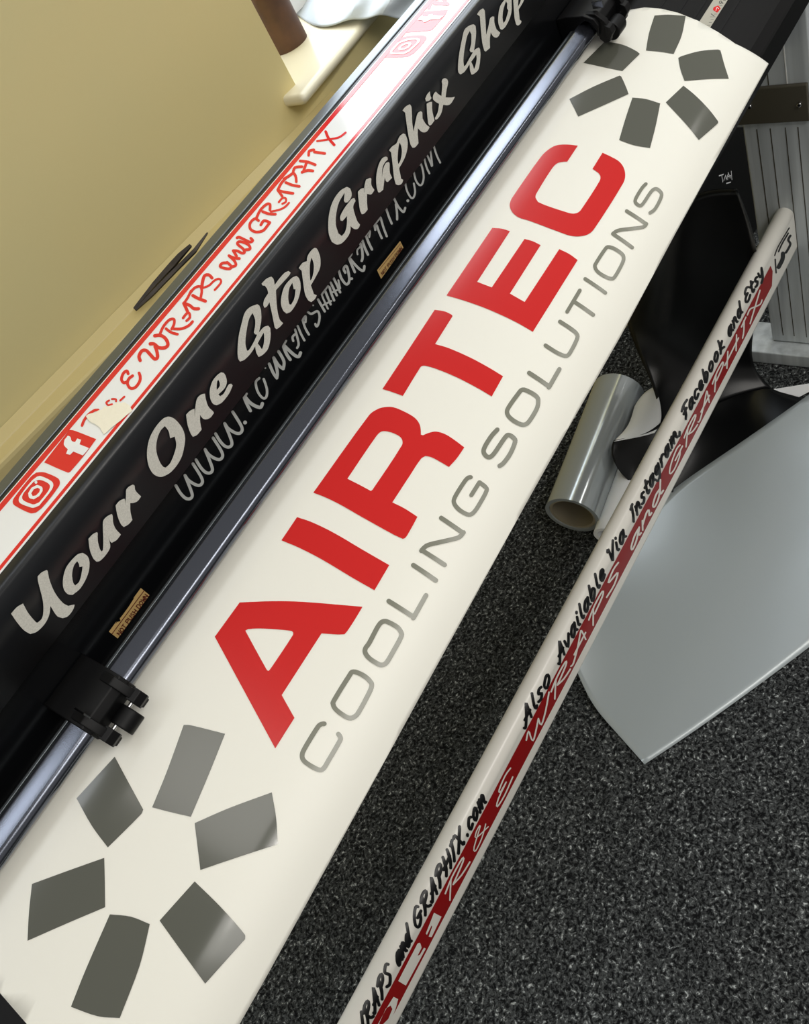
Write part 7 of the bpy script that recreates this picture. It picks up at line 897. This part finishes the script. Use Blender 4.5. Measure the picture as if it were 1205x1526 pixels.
# ------------------------------------------------------------------ things by the wall
t = thing('wooden_stick', 'thin dark brown split stick leaning on the cream ledge behind the machine', 'stick')
def stick(name, pts, w, parent):
    bm = bmesh.new(); prev = None
    for p, ww in zip(pts, w):
        p = Vector(p); r = [bm.verts.new(p+Vector(v)*ww) for v in ((0, -.5, 0), (0, 0, .6), (0, .5, 0), (0, 0, -.6))]
        if prev:
            for i in range(4): bm.faces.new((prev[i], prev[(i+1) % 4], r[(i+1) % 4], r[i]))
        else: bm.faces.new(r)
        prev = r
    bm.faces.new(prev[::-1]); return from_bm(name, bm, M['wood'], parent)
stick('long_strip', [(0.4051, 0.9254, 0.83), (0.428, 0.9146, 0.833), (0.4675, 0.8998, 0.838), (0.4953, 0.8854, 0.843), (0.5215, 0.881, 0.848)], (.003, .005, .005, .005, .002), t)
stick('short_strip', [(0.407, 0.9301, 0.83), (0.4409, 0.9159, 0.838), (0.4676, 0.9019, 0.844), (0.4797, 0.8942, 0.848), (0.4942, 0.8837, 0.852)], (.003, .006, .008, .007, .004), t)

b0, b1 = Vector((0.8822, 1.0053, 0.8744)), None
cyl_o = cyl('cardboard_tube', b0, b0+Vector((0, 0, .42)), .027, M['brown'], seg=40, inner=.024)
tag(cyl_o, 'brown cardboard tube standing upright on the windowsill', 'tube')
pl = [[(0.9685, 1.0616, 0.8754), (0.9091, 0.9736, 0.8764), (0.9064, 0.932, 0.8774), (0.905, 0.9016, 0.8844), (0.9022, 0.8717, 0.8784), (0.9015, 0.8419, 0.8864), (0.9189, 0.8331, 0.8624), (0.936, 0.8281, 0.8624)], [(0.993, 1.0557, 0.8804), (0.9204, 0.9596, 0.8944), (0.9499, 0.9503, 0.8824), (0.903, 0.876, 0.9044), (0.9329, 0.8775, 0.8864), (0.9004, 0.8192, 0.8994), (0.9589, 0.8419, 0.8644), (0.9824, 0.8405, 0.8624)], [(1.0361, 1.079, 0.8844), (0.966, 0.9715, 0.9044), (1.0154, 0.986, 0.8864), (0.9558, 0.8921, 0.9094), (0.9816, 0.8882, 0.8944), (0.9572, 0.8342, 0.8994), (0.992, 0.8301, 0.8794), (1.0142, 0.8282, 0.8694)], [(1.0868, 1.0964, 0.8944), (1.0477, 1.0184, 0.9044), (1.0759, 1.0043, 0.8944), (1.0444, 0.9375, 0.9044), (1.0291, 0.8903, 0.9044), (1.0146, 0.8457, 0.9044), (1.0262, 0.8237, 0.8944), (1.0279, 0.796, 0.8844)]]
o = patch('plastic_sheet', pl, M['plastic'], sub=3, thick=.0008)
tag(o, 'crumpled translucent white plastic sheeting lying over the windowsill', 'plastic sheet')

# ------------------------------------------------------------------ the cutter
X0, X1 = -.55, 1.25
cut = thing('vinyl_cutter', 'black vinyl cutter with silver slogan lettering and a red and white sticker on top', 'vinyl cutter')
cover = extrude_x('front_cover', [(.588, .8765), (.6005, .9285), (.6012, .9305), (.6026, .9322), (.605, .9334), (.609, .934), (.6845, .934), (.6845, .8765)], X0, X1, M['black_satin'], cut)
for p in cover.data.polygons: p.use_smooth = len(p.vertices) == 4
cover.modifiers.new('wn', 'WEIGHTED_NORMAL')
box('window_panel', (X0, .603, .80), (X1, .66, .8764), M['black'], cut)
extrude_x('rear_housing', [(.661, .72), (.704, .72), (.704, .876), (.661, .876)], X0, X1, M['dark'], cut)
box('rear_rail', (X0, .6895, .8765), (X1, .7045, .9335), M['rail'], cut, .0012)
box('groove_filler', (X0, .6846, .8765), (X1, .6894, .915), M['dark'], cut)
# the bar has a nearly flat upper face and a rounded lip
fn = lambda a: Vector((math.cos(math.radians(a)), math.sin(math.radians(a))))
bp = [(.5785, .8095)]
for a in (40, 70, 95): v = Vector((.5768, .8262))+fn(a)*.0014; bp.append(tuple(v))
P2 = Vector((.5764, .8276)); P1 = Vector((.5640, .8213))
for k in range(7): v = P2.lerp(P1, k/6)+fn(117)*.00025*(1-((k-3)/3)**2); bp.append(tuple(v))
for k in range(1, 15): v = Vector((.5673, .8149))+fn(117+143*k/14)*.0072; bp.append(tuple(v))
pb = extrude_x('paper_bar', bp, X0, X1, M['bar'], cut)
for p in pb.data.polygons: p.use_smooth = len(p.vertices) == 4
box('bar_edge_strip', (X0, .5855, .786), (X1, .5885, .8225), M['rail'], cut, .0006)
box('bar_channel', (X0, .589, .786), (X1, .6028, .812), M['dark'], cut)
sp = [(y, z) for y, z in PROFILE['sheet']]
top = []
for i, (y, z) in enumerate(sp):
    if y > .4285:
        a = sp[max(i-1, 0)]; b = sp[min(i+1, len(sp)-1)]; L = math.hypot(b[0]-a[0], b[1]-a[1]); top.append((y-(b[1]-a[1])/L*.0012, z+(b[0]-a[0])/L*.0012))
top += [(.4255, .6975), (.4245, .694), (.426, .662), (.47, .64), (.60, .64), (.612, .70)]
extrude_x('platen', top, X0, X1, M['platen'], cut)
lower = box('lower_housing', (X0, .47, .60), (X1, .70, .64), M['dark'], cut)
for s, w in ((.083, .0022), (.106, .0016), (.125, .0028), (.161, .0022)):
    strip('platen_rib', 'sheet', .98, X1, s, s+w, M['black'], cut, -.0008, .0005)
# lettering and stickers
decal('slogan', 'slogan_letter', M['slogan'], cut, .0005, None)
decal('url', 'web_address_letter', M['url'], cut, .0005, None)
TS = lambda r: r*.366-.600
st = strip('top_sticker', 'top', X0, X1, TS(1.672), TS(1.858), M['strip_white'], cut, .0003); st['label'] = 'white glossy sticker strip on the top edge'
for r0, r1 in ((1.832, 1.853), (1.679, 1.691)): strip('red_band', 'top', X0, X1, TS(r0), TS(r1), M['strip_red'], st, .0006)
decal('strip_red', 'red_sticker_print', M['strip_red'], st, .0006, None)
decal('strip_white2', 'white_icon_print', M['strip_white'], st, .0009, None)
decal('peel', 'torn_paper_patch', M['peel'], st, .0012, None)
lbs = decal('lab', 'caution_label', M['label'], cut, .0004, None, every=True)
decal('lab_dark', 'label_dark_print', M['dark'], lbs[0], .0007, None)
for o, l in zip(decal('lab_red', 'label_text', M['label_red'], cut, .0010, None, every=True), lbs): o.parent = l
rs = strip('ruler_strip', 'sheet', 1.02, X1, 0.1345, 0.1497, M['ruler'], cut, -.0008, .0004); rs['label'] = 'pale ruler strip on the platen'
decal('ruler_black', 'ruler_marks', M['ink'], rs, -.00052, None)
decal('ruler_red', 'ruler_red_box', M['strip_red'], rs, -.00052, None)
decal('ruler_white', 'ruler_digit', M['strip_white'], rs, -.00046, None)

# pinch rollers clamped over the bar
def pinch(xc, w):
    g = extrude_x('pinch_roller_block', [(.6025, .812), (.6025, .838), (.590, .8395), (.568, .838), (.555, .832), (.551, .824), (.5535, .8125), (.556, .812), (.5555, .8195), (.560, .829), (.567, .832), (.574, .829), (.5785, .822), (.588, .823)], xc-w/2, xc+w/2, M['rubber'], cut, .0012)
    for sx in (-1, 1):
        x = xc+sx*w*.36
        extrude_x('roller_arm', [(0.5700, 0.8380), (0.5550, 0.8360), (0.5450, 0.8260), (0.5410, 0.8120), (0.5440, 0.8020), (0.5510, 0.8005), (0.5560, 0.8060), (0.5575, 0.8150), (0.5630, 0.8230)], x-.004, x+.004, M['rubber'], g, .001)
        extrude_x('arm_nut', [(0.5460, 0.8225), (0.5400, 0.8185), (0.5385, 0.8110), (0.5430, 0.8050), (0.5480, 0.8080)], x-.0055, x+.0055, M['rubber'], g, .0008)
    cyl('roller_wheel', (xc-w*.17, .5490, .8050), (xc+w*.17, .5490, .8050), .0105, M['rubber'], g, 32, bev=.001)
    cyl('roller_axle', (xc-w*.40, .5490, .8050+.006), (xc+w*.40, .5490, .8050+.006), .0018, M['chrome'], g, 12)
    box('spring_clip', (xc-w*.30, .547, .838), (xc-w*.27, .560, .8455), M['chrome'], g)
pinch(0.0107, .048)
pinch(0.941, .060)

# ------------------------------------------------------------------ the sign
surf_, txt = CUT['sheet_outline']
bm = bmesh.new(); bm.verts.layers.float.new('s')
lp = [(int(a)*1e-4, int(b)*1e-5) for a, b in (q.split(',') for q in txt.split('|')[1].split())]
cut_mesh(bm, 'sheet', [('E', [lp])], .0, 4., 30.)
sign = lay('vinyl_sign', bm, 'sheet', M['paper'], None)
m = sign.modifiers.new('thickness', 'SOLIDIFY'); m.thickness = .0003; m.offset = -1
tag(sign, 'long cream vinyl sign with big red letters draped over the cutter front', 'sign')
decal('red', 'red_letter', M['red'], sign)
decal('grey', 'grey_letter', M['grey'], sign)
decal('fan_top', 'fan_blade_mark', M['blade'], sign)
decal('fan_bottom', 'fan_blade_mark', M['blade'], sign)

# ------------------------------------------------------------------ the stand
XL = 1.2042
stand = thing('cutter_stand', 'silver metal stand with a white crossbar printed in black and red', 'stand')
pr = [(y, z) for y, z in PROFILE['tube']]
cy, cz = .500, 1.3-1.007; A_, B_ = .0147, .046
ring = [(cy+A_*math.cos(a), cz+(B_-A_)+A_*math.sin(a)) for a in [math.pi*i/20 for i in range(21)]]+[(cy+A_*math.cos(a), cz-(B_-A_)+A_*math.sin(a)) for a in [math.pi+math.pi*i/20 for i in range(21)]]
bar = extrude_x('crossbar', ring, -.6, XL-.001, M['tube'], stand, smooth=True)
for v in bar.data.vertices: v.co.y += TUBE_TILT*v.co.x; bar['label'] = 'white oval crossbar with printed slogans'
for p in bar.data.polygons: p.use_smooth = len(p.vertices) == 4
decal('tube_band', 'red_stripe', M['tube_red'], bar, .0004, 3.)
decal('tube_black', 'black_script', M['ink'], bar, .0004, 3.)
decal('tube_white', 'white_script', M['tube'], bar, .0008, 3.)
decal('tube_scribble', 'black_scribble_print', M['ink'], bar, .0004, 3.)
def on_leg(name, lo, hi, m, b=0): return box(name, lo, hi, m, stand, b)
leg = on_leg('leg_panel', (XL, .20, .032), (XL+.03, 0.5348, 0.4944), M['alu'], .004)
for yy in (.512, .492, .470, .452, .40, .34): box('panel_seam', (XL-.0006, yy, .05), (XL+.0004, yy+.0014, 0.4944-.012), M['bracket'], leg)
col = on_leg('upper_column', (XL+.002, 0.4291, 0.4944-.01), (XL+.03, .60, .672), M['alu'], .003)
for yy in (.462, .488, .505): box('column_seam', (XL+.0012, yy, 0.5512), (XL+.0024, yy+.0014, .670), M['frame'] if yy == .462 else M['bracket'], col)
br = on_leg('bracket_plate', (XL-.006, 0.4341, 0.4944), (XL+.0019, .62, 0.5512), M['bracket'], .0015)
for p in ((1.1982, 0.516, 0.5253), (1.1982, 0.4454, 0.5229)):
    p = Vector(p); cyl('screw', p-Vector((.0035, 0, 0)), p+Vector((.002, 0, 0)), .0032, M['chrome'], br, 16, bev=.0008, r2=.0042)
on_leg('foot', (1.1746, .10, .0), (XL+.05, .62, .030), M['alu'], .003)

# ------------------------------------------------------------------ rolls and sheets on the floor
roll = thing('vinyl_roll', 'roll of glossy silver vinyl lying on the carpet', 'roll')
p, q = Vector((0.7194, 0.7234, 0.0505)), Vector((1.0182, 0.7642, 0.0505)); R = 0.0505
p.z = q.z = R; 
cyl('vinyl_winding', p, q, R, M['roll_vinyl'], roll, 64, inner=R*.86)
d = (q-p).normalized()
cyl('cardboard_core', p+d*.003, q-d*.003, R*.858, M['core'], roll, 48, inner=R*.76)
tail = []
u = Vector((d.y, -d.x, 0))
for t_ in (0, 1):
    c = p if t_ == 0 else q
    tail.append([c+u*(R*math.sin(a))*1.0+Vector((0, 0, -R*math.cos(a))) for a in (math.radians(60), math.radians(40), math.radians(18))]+[c+u*R*1.0+Vector((0, 0, -R+.0012))] )
tail = [[v for v in r] for r in tail]
for r in tail:
    r[0] = r[0]+u*.0008; r[1] = r[1]+u*.002; r[2] = r[2]+u*.012+Vector((0, 0, .0015)); r[3] = r[3]+u*.004
patch('loose_vinyl_end', [r[1:] for r in tail], M['roll_vinyl'], roll, 2, .0006)

roll2 = thing('paper_roll', 'white paper roll tucked beside the silver vinyl roll', 'roll')
p2, q2 = Vector((0.7077, 0.6533, 0.026)), Vector((0.9551, 0.6861, 0.026)); p2.z = q2.z = .026
cyl('paper_winding', p2, q2, .026, M['backing'], roll2, 40, inner=.019)

o = patch('silver_vinyl_sheet', [[(0.4538, 0.593, 0.038), (0.4091, 0.5488, 0.016), (0.386, 0.4989, 0.01), (0.3556, 0.4369, 0.004)], [(0.5323, 0.6007, 0.038), (0.4972, 0.5364, 0.013), (0.4645, 0.466, 0.007), (0.4274, 0.3923, 0.003)], [(0.6031, 0.6039, 0.032), (0.5779, 0.5127, 0.012), (0.5561, 0.4206, 0.006), (0.5223, 0.3377, 0.003)], [(0.7109, 0.6104, 0.022), (0.692, 0.4949, 0.012), (0.6734, 0.3882, 0.01), (0.6188, 0.2844, 0.004)], [(0.808, 0.6023, 0.028), (0.8234, 0.4686, 0.018), (0.8159, 0.3407, 0.018), (0.7488, 0.2142, 0.01)], [(0.9149, 0.523, 0.038), (0.9335, 0.4097, 0.028), (0.9346, 0.2944, 0.024), (0.874, 0.174, 0.02)], [(1.0604, 0.4204, 0.06), (1.057, 0.3392, 0.042), (1.0397, 0.2436, 0.032), (0.9906, 0.1298, 0.02)]], M['silver_vinyl'], sub=3, thick=.0008)
tag(o, 'large loose sheet of silver vinyl on the floor right of the crossbar', 'vinyl sheet')
film = thing('black_vinyl_film', 'wide black vinyl film hanging to the floor with a curled white backed edge', 'vinyl film')
patch('film_sheet', [[(1.0316, 0.6625, 0.45), (1.0158, 0.5584, 0.5), (1.0188, 0.5065, 0.52), (1.0151, 0.4692, 0.52)], [(1.0681, 0.71, 0.32), (1.0491, 0.6072, 0.37), (1.0871, 0.5432, 0.38), (1.1004, 0.4905, 0.37)], [(1.0612, 0.7425, 0.2), (1.0635, 0.6544, 0.22), (1.1038, 0.5849, 0.22), (1.1272, 0.5067, 0.22)], [(0.9946, 0.6656, 0.1), (1.0475, 0.6352, 0.085), (1.0996, 0.5879, 0.065), (1.1184, 0.5516, 0.06)], [(0.9239, 0.6301, 0.085), (0.9841, 0.6034, 0.05), (1.0603, 0.5594, 0.03), (1.0996, 0.5017, 0.02)]], M['film'], film, 3, .0008)
patch('film_foot', [[(0.9321, 0.6337, 0.084), (0.988, 0.6051, 0.049), (1.0847, 0.5658, 0.03), (1.098, 0.5012, 0.02)], [(0.8833, 0.6155, 0.08), (0.9341, 0.5795, 0.038), (1.002, 0.5261, 0.028), (1.0862, 0.4719, 0.022)], [(0.8558, 0.6025, 0.05), (0.8746, 0.5641, 0.028), (0.9701, 0.503, 0.024), (1.0817, 0.4445, 0.025)], [(0.8103, 0.5958, 0.021), (0.8413, 0.5403, 0.019), (0.9255, 0.476, 0.019), (1.0697, 0.4142, 0.03)]], M['film'], film, 3, .0008)
patch('white_backing', [[(1.0024, 0.6706, 0.098), (0.9574, 0.641, 0.1), (0.9239, 0.6268, 0.095), (0.8992, 0.6305, 0.095)], [(0.9962, 0.6833, 0.095), (0.9416, 0.6579, 0.105), (0.9084, 0.645, 0.105), (0.884, 0.6447, 0.1)], [(0.9785, 0.6942, 0.09), (0.9224, 0.6732, 0.105), (0.8881, 0.661, 0.11), (0.8696, 0.6632, 0.105)], [(0.9588, 0.6976, 0.085), (0.908, 0.6824, 0.095), (0.8766, 0.6833, 0.105), (0.8577, 0.6894, 0.105)]], M['backing'], film, 3, .0006)['label'] = 'curled white backing side'
patch('curled_front', [[(0.8599, 0.6901, 0.106), (0.871, 0.6675, 0.106), (0.8901, 0.6383, 0.1), (0.9401, 0.6218, 0.096)], [(0.8454, 0.6917, 0.1), (0.8583, 0.6603, 0.085), (0.8732, 0.6301, 0.075), (0.9006, 0.5909, 0.075)], [(0.8255, 0.6799, 0.085), (0.8511, 0.6564, 0.06), (0.8555, 0.6204, 0.055), (0.8754, 0.5853, 0.05)], [(0.8195, 0.6663, 0.065), (0.8188, 0.6526, 0.038), (0.8141, 0.6147, 0.03), (0.8072, 0.5755, 0.022)]], M['film'], film, 3, .0006)
cr_ = prism('paper_corner', [(1.1085, 0.5063, 0.004), (1.0991, 0.454, 0.004), (1.1606, 0.4038, 0.004), (1.1335, 0.4474, 0.004)], (0, 0, .001), M['backing'])
tag(cr_, 'small white paper triangle on the carpet beside the stand foot', 'paper')

bx = thing('black_box', 'black box with a tiny white scribbled logo behind the hanging film', 'box')
box('box_body', (1.27, 0.69, .0), (1.75, 0.69+.05, 0.62), M['dark'], bx, .004)
def scrib(pts, w, parent):
    bm = bmesh.new()
    for a, b in zip(pts, pts[1:]):
        a, b = Vector(a), Vector(b); d = (b-a).normalized(); n = Vector((-d.z, 0, d.x))*w
        bm.faces.new([bm.verts.new(v) for v in (a+n, b+n, b-n, a-n)])
    return bm
bm = bmesh.new()
for pts in [[(1.4233, 0.69, 0.2375), (1.4437, 0.69, 0.2256)], [(1.4351, 0.69, 0.2303), (1.4351, 0.69, 0.214)], [(1.4393, 0.69, 0.214), (1.4515, 0.69, 0.2183), (1.4506, 0.69, 0.2076), (1.4632, 0.69, 0.2127), (1.4564, 0.69, 0.2032)], [(1.4631, 0.69, 0.2154), (1.4691, 0.69, 0.1972)], [(1.4774, 0.69, 0.2079), (1.4748, 0.69, 0.1891)], [(1.4602, 0.69, 0.2076), (1.4777, 0.69, 0.1971)], [(1.4482, 0.69, 0.2012), (1.4681, 0.69, 0.1887)]]:
    for a, b in zip(pts, pts[1:]):
        a, b = Vector(a), Vector(b); d = (b-a).normalized(); n = Vector((-d.z, 0, d.x))*.0011
        bm.faces.new([bm.verts.new(v+Vector((0, -.0008, 0))) for v in (a+n, b+n, b-n, a-n)])
from_bm('logo_print', bm, M['strip_white'], bx)

# ------------------------------------------------------------------ light
w = bpy.data.worlds.new('room_light'); SC.world = w; w.use_nodes = True
bg = w.node_tree.nodes['Background']; bg.inputs[0].default_value = (1.0, .97, .92, 1); bg.inputs[1].default_value = .34
def area(name, loc, rot, sx, sy, power, col):
    l = bpy.data.lights.new(name, 'AREA'); l.shape = 'RECTANGLE'; l.size = sx; l.size_y = sy; l.energy = power; l.color = col
    o = bpy.data.objects.new(name, l); COL.objects.link(o); o.location = loc; o.rotation_euler = rot; return o
area('ceiling_tube_lamp', (.45, -1.15, 2.5), (0, 0, math.radians(9)), 1.5, .10, 9, (1, .96, .89))
area('fill_panel_front', (.5, -1.55, 2.5), (math.radians(20), 0, 0), 1.9, .9, 22, (1, .97, .92))  # added fill light out of view, brightens the scene and the sign
area('blade_glint_panel', (.035, -.41, 2.5), (0, 0, 0), .33, .78, 2.2, (1, .97, .92))  # added panel, sized so its reflection lightens a few lower fan blades
area('ceiling_panel_left', (-.55, .38, 2.5), (0, 0, 0), .9, .36, 4, (.9, .95, 1))
area('ceiling_panel_right', (2.20, .40, 2.5), (0, 0, 0), .9, .50, 12, (.9, .95, 1))
area('streak_light_right', (2.5, -1.0, 2.5), (0, 0, math.radians(9)), 1.8, .08, 11, (1, .97, .92))  # added light, meant to reflect as a streak along the vinyl roll

# ------------------------------------------------------------------ camera
cam = bpy.data.cameras.new('camera'); co = bpy.data.objects.new('camera', cam); COL.objects.link(co)
cam.sensor_fit = 'VERTICAL'; cam.sensor_height = 24; cam.lens = 24*1300/1526; cam.clip_start = .02
co.matrix_world = Matrix([[0.499558, 0.787343, -0.361294, 0.0], [-0.768185, 0.209846, -0.604861, 0.0], [-0.400417, 0.579704, 0.709655, 1.3], [0.0, 0.0, 0.0, 1.0]])
SC.camera = co
SC.view_settings.view_transform = 'Standard'; SC.view_settings.look = 'None'
SC.view_settings.gamma = 1; SC.view_settings.use_curve_mapping = False; SC.view_settings.exposure = 0
